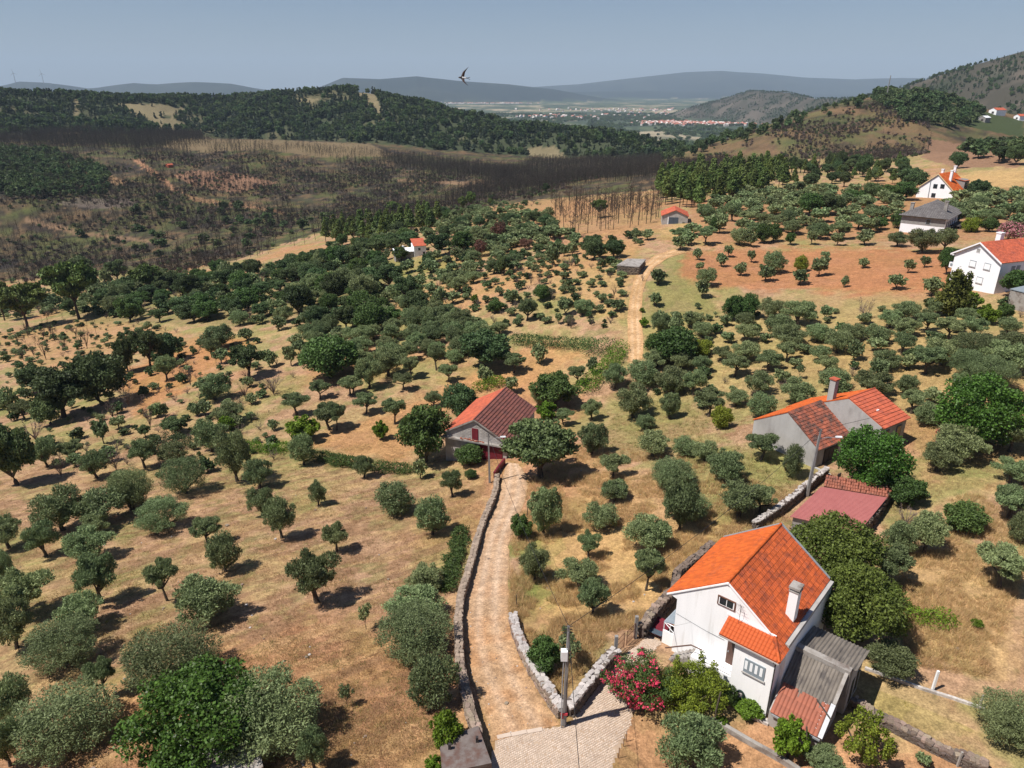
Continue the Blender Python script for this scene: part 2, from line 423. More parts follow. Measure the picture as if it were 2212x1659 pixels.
def H(x, y, parts=False):
    x = np.asarray(x, float); y = np.asarray(y, float)
    sh = x.shape
    x = x.ravel(); y = y.ravel()
    out = np.empty_like(x)
    win = np.full(len(x), -1)
    for i in range(0, len(x), 60000):
        xs, ys = x[i:i + 60000], y[i:i + 60000]
        a, b = warp(xs, ys)
        h = kern(a, b) @ W[:_n] + W[_n] + W[_n + 1] * a + W[_n + 2] * b
        r = np.hypot(xs, ys)
        h = np.where(r > 1300, np.maximum(h, -126), h)
        far = smooth(1500, 2600, r)
        h = h * (1 - far) + far * (-124 + 5 * fbm(xs / 400, ys / 400, 3))
        h += smooth(90, 300, r) * 5.0 * (fbm(xs / 70 + 5, ys / 70, 4) - .5)
        h += .35 * (fbm(xs / 6, ys / 6, 3) - .5) * smooth(70, 160, r) + .10 * (fbm(xs / 1.3, ys / 1.3, 2) - .5)
        wi = np.full(len(xs), -1)
        yy = np.maximum(ys, 1.0)
        q = xs / yy
        for k, (nm, qq, zc, yc, fs, bs, rd) in enumerate(RD):
            Y = np.interp(q, qq, yc); Zc = np.interp(q, qq, zc)
            edge = smooth(qq[0] - .04, qq[0], q) * (1 - smooth(qq[-1], qq[-1] + .04, q))
            d = yy - Y
            sl = np.where(d < 0, fs, bs)
            hr = Zc - sl * (np.sqrt(d * d + rd * rd) - rd) + rd * (.8 if k == 0 else .4) * (fbm(xs / (rd * 2.2), yy / (rd * 2.2), 5) - .5) * smooth(0, rd * 2.5, np.abs(d))
            hr = np.where(ys > 300, hr, -300) - (1 - edge) * 400
            kk = rd * .12
            dd = np.clip(.5 + .5 * (hr - h) / kk, 0, 1)
            wi = np.where(hr > h, k, wi)
            h = h * (1 - dd) + hr * dd + kk * dd * (1 - dd)
        out[i:i + 60000] = h; win[i:i + 60000] = wi
    if parts:
        return out.reshape(sh), win.reshape(sh)
    return out.reshape(sh)

def hz(x, y):
    return float(H(np.array([x]), np.array([y]))[0])

_ys = np.exp(np.linspace(math.log(20), math.log(3500), 900))
def ground(px, py):
    """walk the sight lines until they meet the terrain"""
    px = np.atleast_1d(np.asarray(px, float)); py = np.atleast_1d(np.asarray(py, float))
    res = np.zeros((len(px), 3))
    for i in range(0, len(px), 100):
        u, b, c = ray(px[i:i + 100], py[i:i + 100])
        t = _ys[None] / b[:, None]
        X, Y, Z_ = u[:, None] * t, b[:, None] * t, EYE + c[:, None] * t
        G = Z_ - H(X, Y)
        hit = (G < 0).argmax(1)
        hit = np.where(G.min(1) < 0, np.maximum(hit, 1), len(_ys) - 1)
        k = np.arange(len(hit))
        g0, g1 = G[k, hit - 1], G[k, hit]
        w = np.clip(g0 / np.where(np.abs(g0 - g1) < 1e-9, 1, g0 - g1), 0, 1)
        for j, arr in enumerate((X, Y)):
            res[i:i + 100, j] = arr[k, hit - 1] * (1 - w) + arr[k, hit] * w
    res[:, 2] = H(res[:, 0], res[:, 1])
    return res

def inpoly(px, py, poly):
    c = np.zeros(np.shape(px), bool)
    n = len(poly)
    for i in range(n):
        x0, y0 = poly[i]; x1, y1 = poly[(i + 1) % n]
        if y0 == y1: continue
        t = ((y0 > py) != (y1 > py)) & (px < (x1 - x0) * (py - y0) / (y1 - y0) + x0)
        c ^= t
    return c

# --- ground cover map: base colour of what grows or lies there, by field
def lerp(c, d, w):
    return c * (1 - w[..., None]) + np.asarray(d) * w[..., None]

FIELDS = [  # polygon on the image grid, (min, max metres), colour, amount
 ([(1400,620),(1480,560),(1530,640),(1560,680),(1420,740),(1400,700)], (90,260), (.17,.165,.055), .75),      # green strip by the path
 ([(1480,545),(1700,535),(2060,540),(2080,620),(1900,635),(1560,620),(1470,600)], (90,330), (.33,.145,.068), .85),  # red ploughed field
 ([(1560,640),(1900,640),(2060,640),(2040,680),(1600,690)], (80,300), (.27,.21,.095), .6),
 ([(1800,1180),(2212,1180),(2212,1480),(1960,1400),(1850,1300)], (30,110), (.38,.25,.115), .8),                # golden right field
 ([(1400,1130),(1620,1100),(1480,1240),(1420,1330),(1180,1330),(1160,1120)], (38,95), (.43,.27,.115), .85),
 ([(1250,1010),(1420,1030),(1560,1140),(1420,1160),(1250,1100)], (38,110), (.40,.25,.115), .7),
 ([(1480,960),(1740,980),(1700,1080),(1540,1140),(1450,1060)], (50,110), (.20,.20,.065), .75),                 # green under the pole
 ([(1320,860),(1560,880),(1480,1000),(1320,980)], (70,130), (.22,.19,.07), .6),
 ([(1390,700),(2212,640),(2212,1000),(1980,900),(1620,890),(1400,860)], (70,200), (.30,.23,.095), .65),
 ([(1110,1150),(1180,1150),(1200,1290),(1120,1330)], (40,80), (.14,.17,.04), .8),
 ([(1560,1580),(1340,1530),(1350,1500),(1330,1720),(2250,1720),(1960,1600),(1830,1560)], (28,48), (.37,.20,.105), .9), # bare pale garden soil
 ([(1880,1460),(2130,1530),(2130,1600),(1900,1540)], (30,50), (.24,.20,.06), .55),
 ([(960,900),(1160,840),(1280,760),(1160,740),(860,880),(640,960),(860,1000)], (80,170), (.38,.205,.09), .75),    # orange mown grove floor
 ([(1180,560),(1380,590),(1350,700),(1180,640)], (110,230), (.36,.23,.10), .7),
 ([(860,640),(1250,540),(1420,500),(1360,560),(1180,600),(1000,680),(860,690)], (110,300), (.38,.21,.095), .7),
 ([(240,820),(440,720),(560,740),(430,820),(300,900)], (90,220), (.35,.165,.065), .75),                         # rust-brown dry bank
 ([(0,640),(260,690),(480,740),(100,800),(0,780)], (110,300), (.35,.2,.095), .6),
 ([(0,640),(860,560),(920,640),(560,700),(200,700)], (150,420), (.15,.14,.055), .55),
 ([(860,560),(960,545),(1000,580),(780,610),(640,640)], (150,330), (.20,.20,.06), .7),
 ([(640,440),(1420,420),(1440,500),(1120,510),(960,480)], (230,480), (.31,.175,.085), .7),
 ([(1420,500),(1480,480),(1580,470),(1500,530)], (150,300), (.42,.27,.12), .7),
 ([(1480,430),(2212,370),(2212,520),(1500,520)], (150,420), (.31,.16,.08), .75),
 ([(2050,380),(2212,360),(2212,400),(2090,410)], (240,460), (.40,.27,.12), .8),
]
BURNT = [
 ([(-200,285),(480,285),(900,255),(1250,270),(1420,300),(1480,362),(1430,410),(1180,430),(1000,455),(700,500),(480,570),(250,590),(-200,620)], (360,1250)),
]
def cover(x, y, z, win):
    px, py, dep = project(x, y, z)
    r = np.hypot(x, y)
    jx, jy = fbm(x / 3.1, y / 3.1, 3) - .5, fbm(x / 3.1 + 40, y / 3.1 + 9, 3) - .5
    sc = F / np.maximum(dep, 1)
    big = np.clip(r / 60, 1, 14)
    ux, uy = px + jx * 5.0 * sc, py + jy * 3.2 * sc
    n1 = fbm(x / 9, y / 9, 4); n2 = fbm(x / 2.2 + 31, y / 2.2, 4); n3 = fbm(x / 30 + 7, y / 30 + 3, 4)
    C = np.empty(x.shape + (3,))
    C[:] = (.345, .215, .13)
    C = lerp(C, (.33, .235, .115), smooth(.42, .62, n1))
    C = lerp(C, (.25, .145, .08), smooth(.5, .72, n2) * .7)
    C = lerp(C, (.20, .20, .068), smooth(.50, .66, fbm(x / 7 + 80, y / 7, 4)) * .65 * smooth(25, 60, r + 20))
    C = lerp(C, (.155, .17, .055), smooth(.56, .68, fbm(x / 2.4 + 14, y / 2.4 + 5, 4)) * .5)
    C = lerp(C, (.37, .17, .08), smooth(.55, .72, n3) * .5)
    # mown swaths in the left field
    left = smooth(2, -6, x + y * .02) * smooth(120, 90, y)
    a = math.radians(33)
    s_, t_ = x * math.cos(a) + y * math.sin(a), -x * math.sin(a) + y * math.cos(a)
    sw = fbm(s_ * .22, t_ * 1.05 + 2 * fbm(s_ * .1, t_ * .1, 2), 3)
    C = lerp(C, (.215, .125, .07), smooth(.52, .66, sw) * left * .6)
    C = lerp(C, (.40, .265, .13), smooth(.48, .34, sw) * left * .5)
    for poly, (r0, r1), c, am in FIELDS:
        m = np.zeros_like(r)
        for k in range(5):
            kx, ky = math.cos(k * 1.257) * 1.1 * sc, math.sin(k * 1.257) * .7 * sc
            m += inpoly(ux + kx * (.4 + n2), uy + ky * (.4 + n1), poly) * .2
        m = m * ((r > r0 * .8) & (r < r1)) * (.75 + .5 * n1).clip(0, 1)
        C = lerp(C, np.array(c) * (.82 + .36 * n2[..., None]), m * am)
    # burnt country across the valley
    far = r > 330
    B = np.empty_like(C); B[:] = (.085, .068, .042)
    m1, m2 = fbm(x / 45, y / 45, 5), fbm(x / 22 + 12, y / 22, 5)
    B = lerp(B, (.085, .098, .036), smooth(.48, .64, m1) * .8)
    B = lerp(B, (.19, .118, .066), smooth(.55, .7, m2) * .7)
    B = lerp(B, (.034, .03, .031), smooth(.5, .68, fbm(x / 30 + 50, y / 30, 4)) * .8)
    terr = fbm(x / 160, y / 7 + .5 * fbm(x / 40, y / 40, 2), 3)
    B = lerp(B, (.05, .042, .04), smooth(.55, .7, terr) * .5)
    f1, f2 = fbm(x / 9, y / 9, 4), fbm(x / 5 + 60, y / 5, 3)
    B = lerp(B, (.042, .036, .026), smooth(.5, .62, f1) * .75)
    B = lerp(B, (.19, .125, .07), smooth(.57, .68, f2) * .6)
    B = lerp(B, (.10, .115, .04), smooth(.55, .66, fbm(x / 14 + 21, y / 14 + 4, 4)) * .6)
    band = np.abs((z / 5.5 + 1.2 * fbm(x / 130, y / 130, 3)) % 1.0 - .5)
    B = lerp(B, (.036, .03, .025), smooth(.075, .02, band) * smooth(.42, .56, fbm(x / 80 + 33, y / 80, 3)) * .85)      # terrace banks
    B = B * .82
    for poly, (r0, r1) in BURNT:
        m = inpoly(ux, uy, poly) & (r > r0) & (r < r1)
        C = np.where(m[..., None], B, C)
    C = np.where((win == 1)[..., None], (.7 + .6 * f1[..., None]) * lerp(lerp(B, (.175, .108, .06), smooth(.4, .62, m1) * .7), (.085, .095, .036), smooth(.52, .66, m2) * .6), C)
    # tan spurs and clearings
    for poly, r0, r1, c, am in (
        ([(350,318),(380,299),(600,303),(800,311),(850,338),(700,340),(560,322),(450,330)], 600, 1300, (.165,.122,.07), .85),
        ([(-100,322),(60,326),(280,392),(250,398),(60,345),(-100,340)], 500, 1300, (.24,.15,.08), .85),
        ([(-100,286),(170,281),(180,290),(-100,292)], 600, 1400, (.22,.165,.1), .9),
        ([(370,378),(420,368),(520,375),(600,395),(520,415),(430,405)], 400, 1200, (.24,.135,.085), .8),
        ([(160,428),(280,430),(300,446),(200,450),(120,440)], 400, 900, (.12,.095,.08), .8),
        ([(284,343),(300,345),(388,410),(380,416)], 500, 1100, (.30,.165,.095), .95),
        ([(388,412),(430,428),(600,452),(640,470),(596,458),(420,436)], 400, 1000, (.26,.15,.085), .8),
        ([(860,386),(1010,392),(1100,384),(1104,390),(1010,400),(858,392)], 400, 1000, (.24,.15,.09), .7),
        ([(60,470),(180,500),(330,520),(330,526),(170,508),(56,478)], 350, 900, (.22,.14,.085), .7),
        ([(1500,380),(1640,372),(1700,385),(1520,396)], 350, 800, (.2,.14,.1), .7)):
        m = inpoly(px + jx * 14, py + jy * 5, poly) & (r > r0) & (r < r1)
        C = np.where(m[..., None], C * (1 - am) + np.array(c) * am * (.85 + .3 * m2[..., None]), C)
    # wooded ridge floor and its clearings
    wf = np.empty_like(C); wf[:] = (.045, .055, .03)
    wf = lerp(wf, (.10, .09, .05), smooth(.56, .7, fbm(x / 60 + 3, y / 60 + 8, 4)) * .8)
    for poly in CLEARINGS:
        m = inpoly(px + jx * 8, py + jy * 3, poly)
        wf = np.where(m[..., None], np.array((.165, .138, .08)) * (.8 + .4 * m2[..., None]), wf)
    C = np.where((win == 0)[..., None], wf, C)
    # bare heath hills on the right
    hh = np.empty_like(C); hh[:] = (.055, .05, .037)
    hh = lerp(hh, (.115, .095, .075), smooth(.45, .68, fbm(x / 120, y / 70, 5)) * .8)
    hh = lerp(hh, (.03, .04, .022), smooth(.5, .7, fbm(x / 60 + 9, y / 60, 5)) * .7)
    C = np.where(((win == 2) | (win == 3))[..., None], hh, C)
    # green flank of the right-hand hill and farmland beside it
    m = inpoly(px, py, [(1920,205),(2020,215),(2212,262),(2212,300),(2100,275),(2000,262),(1930,225)]) & (win == 1)
    C = np.where(m[..., None], np.array((.05, .065, .028)), C)
    m = inpoly(px + jx * 10, py + jy * 4, [(2010,300),(2120,318),(2190,335),(2212,360),(2060,362),(1990,340)]) & (r > 400)
    C = np.where(m[..., None], np.array((.22, .13, .08)) * (.85 + .3 * m2[..., None]), C)
    # valley plain: woods, stubble fields, settlements far off
    pl = np.empty_like(C); pl[:] = (.045, .062, .038)
    p1 = fbm(x / 260, y / 420, 5); p2 = fbm(x / 120 + 9, y / 200, 4)
    pl = lerp(pl, (.30, .25, .17), smooth(.52, .6, p1) * smooth(.35, .6, p2))
    pl = lerp(pl, (.10, .12, .06), smooth(.5, .65, fbm(x / 90 + 77, y / 150, 4)) * .6)
    mm = np.empty_like(C); mm[:] = (.018, .027, .03)
    mm = lerp(mm, (.032, .04, .036), smooth(.5, .65, fbm(x / 500, y / 500, 5)) * .6)
    C = np.where(((win < 0) & (r > 1700))[..., None], pl, C)
    C = np.where((win >= 4)[..., None], mm, C)
    return np.clip(C, .01, .8)

CLEARINGS = [
 [(250,224),(330,223),(418,236),(400,246),(330,254),(296,250)], [(308,260),(352,254),(372,254),(412,272),(380,284),(352,286)],
 [(772,192),(812,206),(824,240),(806,243),(792,212),(768,203)], [(160,214),(172,214),(168,272),(160,272)], [(640,212),(690,214),(680,222),(640,220)],
 [(815,236),(850,246),(842,251),(800,244)], [(1130,318),(1200,318),(1230,345),(1150,342)],
]
r_rows = np.concatenate([np.exp(np.linspace(math.log(3), math.log(27), 24))[:-1],
                         np.exp(np.linspace(math.log(27), math.log(150), 470))[:-1],
                         np.exp(np.linspace(math.log(150), math.log(1700), 330))[:-1],
                         np.exp(np.linspace(math.log(1700), math.log(40000), 130))])
th = np.concatenate([np.linspace(-180, -46, 30)[:-1], np.linspace(-46, 46, 560), np.linspace(46, 180, 30)[1:]])
TH, RR = np.meshgrid(np.radians(th), r_rows)
gx, gy = RR * np.sin(TH), RR * np.cos(TH)
gz, gwin = H(gx, gy, True)
gcol = cover(gx, gy, gz, gwin)
nr, nc = gx.shape
idx = np.arange(nr * nc).reshape(nr, nc)
quads = np.stack([idx[:-1, :-1], idx[:-1, 1:], idx[1:, 1:], idx[1:, :-1]], -1).reshape(-1, 4)
# close the centre with a small fan ring
gm = bpy.data.materials.new('ground_cover')
gm.use_nodes = True
N, L = gm.node_tree.nodes, gm.node_tree.links
pb = N['Principled BSDF']; pb.inputs['Roughness'].default_value = .97; pb.inputs['Specular IOR Level'].default_value = .1
at = N.new('ShaderNodeAttribute'); at.attribute_name = 'cover'
tc = N.new('ShaderNodeTexCoord')
def _noise(s, d, ro=.65):
    n = N.new('ShaderNodeTexNoise'); n.inputs['Scale'].default_value = s; n.inputs['Detail'].default_value = d; n.inputs['Roughness'].default_value = ro
    L.new(tc.outputs['Object'], n.inputs['Vector']); return n.outputs[0]
def _range(v, a, b, c, d):
    r = N.new('ShaderNodeMapRange'); r.inputs[1].default_value = a; r.inputs[2].default_value = b; r.inputs[3].default_value = c; r.inputs[4].default_value = d
    L.new(v, r.inputs[0]); return r.outputs[0]
fine, mid, clod = _noise(5.5, 6, .75), _noise(.55, 5), _noise(1.7, 6, .7)
m1 = N.new('ShaderNodeMath'); m1.operation = 'MULTIPLY'
L.new(_range(fine, .3, .7, .55, 1.45), m1.inputs[0]); L.new(_range(mid, .3, .7, .82, 1.18), m1.inputs[1])
m2 = N.new('ShaderNodeMath'); m2.operation = 'MULTIPLY'
L.new(m1.outputs[0], m2.inputs[0]); L.new(_range(clod, .32, .68, .72, 1.28), m2.inputs[1]); m1 = m2
hs = N.new('ShaderNodeHueSaturation'); L.new(at.outputs['Color'], hs.inputs['Color']); L.new(m1.outputs[0], hs.inputs['Value'])
L.new(hs.outputs[0], pb.inputs['Base Color'])
bp = N.new('ShaderNodeBump'); bp.inputs['Strength'].default_value = .9; bp.inputs['Distance'].default_value = .12
L.new(_noise(3.2, 6, .7), bp.inputs['Height']); L.new(bp.outputs[0], pb.inputs['Normal'])

tme = fast_mesh('ground', np.stack([gx, gy, gz], -1).reshape(-1, 3), quads, gm, smooth=True)
ca = tme.color_attributes.new('cover', 'FLOAT_COLOR', 'POINT')
ca.data.foreach_set('color', np.concatenate([gcol.reshape(-1, 3), np.ones((nr * nc, 1))], 1).astype(np.float32).ravel())
terrain = tag(link_mesh('ground', tme), kind='structure')

# haze: still summer air over the whole country, sky outside it
hb = MB().box(-42000, 42000, -42000, 42000, -420, 1500)
hm = bpy.data.materials.new('summer_haze'); hm.use_nodes = True
hn = hm.node_tree.nodes; hn.remove(hn['Principled BSDF'])
pv = hn.new('ShaderNodeVolumePrincipled')
pv.inputs['Color'].default_value = (.62, .79, .97, 1)
pv.inputs['Density'].default_value = 5.2e-5
pv.inputs['Anisotropy'].default_value = 0.0
hm.node_tree.links.new(pv.outputs[0], hn['Material Output'].inputs['Volume'])
tag(hb.build('haze', hm), kind='stuff')
# ------------------------------------------------------------------ buildings
def tiled(mb, O, U, V, wid, length, tw, tl, hump=.05, lift=.035, skip=None, mi=0, jit=0.0, limit=None):
    """rows of barrel tiles, each its own loose piece of geometry"""
    O, U, V = Vector(O), Vector(U).normalized(), Vector(V).normalized()
    n = U.cross(V).normalized()
    nu, nv = max(1, round(wid / tw)), max(1, round(length / tl))
    tw, tl = wid / nu, length / nv
    prof = [(0, 0), (.22, .8), (.5, 1.0), (.78, .8), (1.0, 0)]
    R_ = random.Random(nu * 31 + nv)
    for j in range(nv):
        for i in range(nu):
            if skip and skip((i + .5) * tw, (j + .5) * tl): continue
            jx, jz = (R_.random() - .5) * jit, (R_.random() - .5) * jit
            vs_ = []
            for (s, h) in prof:
                vs_.append(O + U * ((i + s) * tw + jx * tw) + V * (j * tl - .02) + n * (lift + h * hump + jz * .06))
            for (s, h) in prof:
                vs_.append(O + U * ((i + s) * tw + jx * tw) + V * ((j + 1) * tl + .02) + n * (.004 + h * hump + jz * .06))
            for (s, h) in prof:
                vs_.append(O + U * ((i + s) * tw + jx * tw) + V * (j * tl - .02) + n * (-.01))
            fs_ = [(k, k + 1, 6 + k, 5 + k) for k in range(4)] + [(10 + k, 11 + k, k + 1, k) for k in range(4)]
            mb.add(vs_, fs_, mi)
    return mb

def tile_unit(tw, tl, hump, lift, m):
    mb = MB()
    prof = [(0, 0), (.22, .8), (.5, 1.0), (.78, .8), (1.0, 0)]
    vs_ = [(s * tw, -.02, lift + h * hump) for s, h in prof] + [(s * tw, tl + .02, .004 + h * hump) for s, h in prof] + [(s * tw, -.02, -.01) for s, h in prof]
    mb.add(vs_, [(k, k + 1, 6 + k, 5 + k) for k in range(4)] + [(10 + k, 11 + k, k + 1, k) for k in range(4)])
    return mb.mesh('tile', m)

def frame_matrix(O, U, V):
    U, V = Vector(U).normalized(), Vector(V).normalized()
    n = U.cross(V)
    M = Matrix((U, V, n)).transposed().to_4x4()
    M.translation = Vector(O)
    return M

def win(parent, axis, at, u, z, w, h, frame, pane, shutters=0, name='window', out=-1, sill=True, depth=.10):
    """window in a wall: axis 'x' -> wall plane at x=at spanning y, axis 'y' -> wall plane at y=at spanning x"""
    def bx(mb, a0, a1, d0, d1, z0, z1):
        d0, d1 = sorted((at + d0 * out * -1 * -1, at + d1 * out * -1 * -1))
        if axis == 'x': mb.box(d0, d1, a0, a1, z0, z1)
        else: mb.box(a0, a1, d0, d1, z0, z1)
        return mb
    m = MB()
    t = .07
    for a0, a1, z0, z1 in ((u - w / 2, u - w / 2 + t, z, z + h), (u + w / 2 - t, u + w / 2, z, z + h), (u - w / 2 + t, u + w / 2 - t, z, z + t), (u - w / 2 + t, u + w / 2 - t, z + h - t, z + h), (u - t / 2, u + t / 2, z + t, z + h - t)):
        bx(m, a0, a1, -.02, .05, z0, z1)
    f = m.build(name, frame, parent)
    for s in (-1, 1):
        p = MB(); a = u + s * (w / 4)
        bx(p, a - w / 4 + t * .6, a + w / 4 - t * .6, -.01, .012, z + t, z + h - t)
        p.build('pane', pane, f)
    if sill:
        p = MB(); bx(p, u - w / 2 - .08, u + w / 2 + .08, -.02, .12, z - .07, z - .002); p.build('sill', MT['white'], f)
    return f

R3 = lambda d: math.radians(d)
def gable_walls(mb, x0, x1, hl, hr, el, er, rz, z0=-2.0, ry=0.0):
    """body with a gable roof: left wall at y=hl, right wall at y=-hr"""
    return mb.prism([(-hr, z0), (hl, z0), (hl, el), (ry, rz), (-hr, er)], x0, x1)

# ---- the big white house with the orange roof, right foreground
WG = -.75
wh = empty('white_house', (15.94, 42.7, WG), R3(49.1))
tag(wh, 'white two storey house with a bright orange tiled gable roof, nearest to the camera', 'house')
SL = .734
m = MB(); gable_walls(m, 0, 9.7, 3.86, 4.55, 9.19 - SL * 3.86, 9.19 - SL * 4.55, 9.19)
wall = m.build('wall', MT['white'], wh)
m = MB(); m.box(-1.2, -.003, -4.548, -1.58, -2, 5.62)
m.hexa([(-.003, -4.548, 5.62), (-1.2, -4.548, 5.62), (-1.2, -1.58, 5.62), (-.003, -1.58, 5.62), (-.003, -4.4, 6.05), (-1.2, -4.4, 5.66), (-1.2, -1.58, 5.66), (-.003, -1.58, 6.25)])
m.build('front_wall', MT['white'], wh)
m = MB(); m.box(-1.2, -.003, -1.577, 1.7, -2, 2.0); m.build('balcony_base', MT['white'], wh)
m = MB()
for k in range(7): m.box(-1.15, -.05, 1.703 + k * .3, 2.0 + k * .3, -2, 1.8 - k * .26)
m.build('stairs', MT['concrete'], wh)
m = MB(); m.tube([(-1.1, .9, 3.0), (-1.1, 1.8, 2.95), (-1.1, 3.9, 1.4)], .055, 6); m.build('handrail', MT['brown'], wh)
m = MB()
for z in (2.08, 2.9): m.tube([(-1.12, -1.5, z), (-1.12, 1.1, z)], .022, 5)
for k in range(15): m.tube([(-1.12, -1.5 + k * .185, 2.0), (-1.12, -1.5 + k * .185, 2.9)], .013, 4)
m.build('balcony_railing', MT['metal'], wh)
d = MB().box(-.06, .03, -1.5, -.62, 2.02, 4.35).build('door', MT['brown'], wh)
MB().box(-.09, -.062, -.78, -.7, 3.1, 3.25).build('handle', MT['metal'], d)
m = MB(); m.prism([(3.863, 5.55), (4.62, 5.75), (4.62, 5.83), (3.863, 6.33)], .0, 9.7); m.build('eave_box', MT['white'], wh)
def roof_slabs(b, x0, x1, yl, yr, rz, sl, sr, matl, matr, th=.1):
    L_ = MB().slab((x1, yl, rz - sl * yl), (x0, yl, rz - sl * yl), (x0, 0, rz), (x1, 0, rz), th).build('roof_left_slope', matl, b)
    R_ = MB().slab((x0, -yr, rz - sr * yr), (x1, -yr, rz - sr * yr), (x1, 0, rz), (x0, 0, rz), th).build('roof_right_slope', matr, b)
    return L_, R_
rl, rr = roof_slabs(wh, -.02, 9.78, 4.75, 4.5, 9.25, SL, SL, MT['orange'], MT['orange2'])
cs, sn = math.cos(math.atan(SL)), math.sin(math.atan(SL))
m = MB(); tiled(m, (9.78, 4.75, 9.25 - SL * 4.75), (-1, 0, 0), (0, -cs, sn), 9.8, 4.75 / cs, .23, .40); m.build('tiles', MT['orange'], rl, kind='stuff')
m = MB(); tiled(m, (-.02, -4.5, 9.25 - SL * 4.5), (1, 0, 0), (0, cs, sn), 9.8, 4.5 / cs, .23, .40, jit=.06); m.build('tiles', MT['orange2'], rr, kind='stuff')
m = MB()
for k in range(24): m.tube([(-.05 + k * .41, 0, 9.27 + .02), (.40 + k * .41, 0, 9.27)], .125, 8)
m.build('ridge_tiles', MT['orange'], wh, kind='stuff')
m = MB().box(-.14, -.023, -.06, .06, 9.05, 9.2)
for s, y in ((1, 4.75), (-1, 4.5)):
    m.hexa([(-.10, 0, 9.06), (-.023, 0, 9.06), (-.023, s * y, 9.06 - SL * y), (-.10, s * y, 9.06 - SL * y), (-.10, 0, 9.2), (-.023, 0, 9.2), (-.023, s * y, 9.2 - SL * y), (-.10, s * y, 9.2 - SL * y)])
m.build('front_verge', MT['white'], wh)
m = MB()
for s, y in ((1, 4.7), (-1, 4.5)):
    m.hexa([(9.785, 0, 9.1), (9.97, 0, 9.1), (9.97, s * y, 9.1 - SL * y), (9.785, s * y, 9.1 - SL * y), (9.785, 0, 9.36), (9.97, 0, 9.36), (9.97, s * y, 9.36 - SL * y), (9.785, s * y, 9.36 - SL * y)])
m.build('rear_verge_flashing', MT['metal'], wh)
MB().box(.25, 9.7, -4.88, -4.6, 5.62, 5.98).build('parapet_coping', MT['grey_render'], wh)
MB().box(.25, 9.7, -4.8, -4.553, -2, 5.618).build('side_wall', MT['white'], wh)
# canopy over the door and the front room, every tile a piece of its own
can = MB()
can.hexa([(-.02, -.4, 6.28), (-.02, -3.9, 6.28), (-1.5, -4.9, 5.53), (-1.5, -.4, 5.53), (-.02, -.4, 6.4), (-.02, -3.9, 6.4), (-1.5, -4.9, 5.65), (-1.5, -.4, 5.65)])
can.hexa([(-.02, -3.9, 6.27), (.3, -3.9, 6.27), (.3, -4.9, 5.53), (-1.5, -4.9, 5.52), (-.02, -3.9, 6.39), (.3, -3.9, 6.38), (.3, -4.9, 5.65), (-1.5, -4.9, 5.64)])
canopy = can.build('canopy_roof', MT['orange2'], wh)
cl = math.hypot(1.48, .75)
CT = tile_unit(.27, cl / 5, .06, .04, MT['orange2'])
V_ = Vector((1.48, 0, .75)).normalized()
for j in range(5):
    lim = 4.45 - (j + .5) / 5 * 1.0
    for i in range(17):
        if (i + .8) * .27 > lim: continue
        o = link_mesh('tile', CT, canopy)
        M_ = frame_matrix(Vector((-1.5, -.4 - i * .27, 5.655)) + V_ * (cl / 5 * j), (0, -1, 0), V_)
        o.matrix_local = M_
m = MB()
V2 = Vector((0, 1.0, .74)).normalized()
tiled(m, (-1.5, -4.9, 5.65), (1, 0, 0), V2, 1.8, 1.2, .24, .3, skip=lambda u, v: v > .25 + u * .8)
m.build('hip_end_tiles', MT['orange2'], canopy, kind='stuff')
m = MB()
for k in range(5):
    a, b = Vector((-1.55, -4.93, 5.72)), Vector((-.02, -3.88, 6.46))
    m.tube([a.lerp(b, k / 5) + Vector((0, 0, .03)), a.lerp(b, (k + 1.08) / 5)], .10, 7)
m.build('hip_ridge_tiles', MT['orange2'], canopy, kind='stuff')
MB().box(-.1, -.003, -4.0, -.3, 6.42, 6.56).build('canopy_flashing', MT['white'], wh)
MB().box(-1.56, -1.5, -4.9, -.4, 5.47, 5.56).build('fascia', MT['grey_render'], wh)
# attic window, shuttered window, chimney, aerial
aw = MB().box(-.09, .02, -.78, .62, 6.95, 7.0).box(-.09, .02, -.78, -.7, 7.0, 7.75).box(-.09, .02, .54, .62, 7.0, 7.75).box(-.09, .02, -.7, .54, 7.68, 7.75).build('attic_window', MT['rust'], wh)
for y0, y1 in ((-.6, -.12), (-.06, .45)):
    MB().box(-.05, .015, y0, y1, 7.03, 7.6).build('pane', MT['glass'], aw)
MB().box(-.06, .016, -.695, .535, 7.0, 7.025).box(-.06, .016, -.115, -.065, 7.026, 7.6).box(-.06, .016, -.69, -.61, 7.026, 7.6).box(-.06, .016, .455, .53, 7.026, 7.6).build('frame', MT['white'], aw)
sw = MB().box(-1.26, -1.198, -4.0, -2.45, 3.2, 4.42).build('window', MT['greypaint'], wh)
for k in range(4):
    y = -3.84 + k * .375
    MB().box(-1.275, -1.262, y, y + .2, 3.5, 4.25).build('pane', MT['lampwhite'], sw)
MB().box(-1.33, -1.2, -4.08, -2.37, 3.1, 3.195).build('sill', MT['grey_render'], sw)
ch = MB().box(2.55, 3.3, -4.25, -3.6, 5.5, 8.75).build('chimney', MT['white'], wh)
MB().box(2.47, 3.38, -4.33, -3.52, 9.02, 9.2).build('chimney_cap', MT['concrete'], ch)
MB().box(2.5, 3.35, -4.3, -3.55, 8.753, 8.84).box(2.6, 2.75, -4.2, -3.65, 8.842, 9.018).box(3.1, 3.25, -4.2, -3.65, 8.842, 9.018).build('chimney_collar', MT['concrete'], ch)
m = MB(); m.tube([(-.35, -1.3, 6.1), (-.35, -1.3, 7.9)], .018, 5)
m.tube([(-.75, -1.5, 7.75), (.0, -1.1, 7.75)], .012, 4)
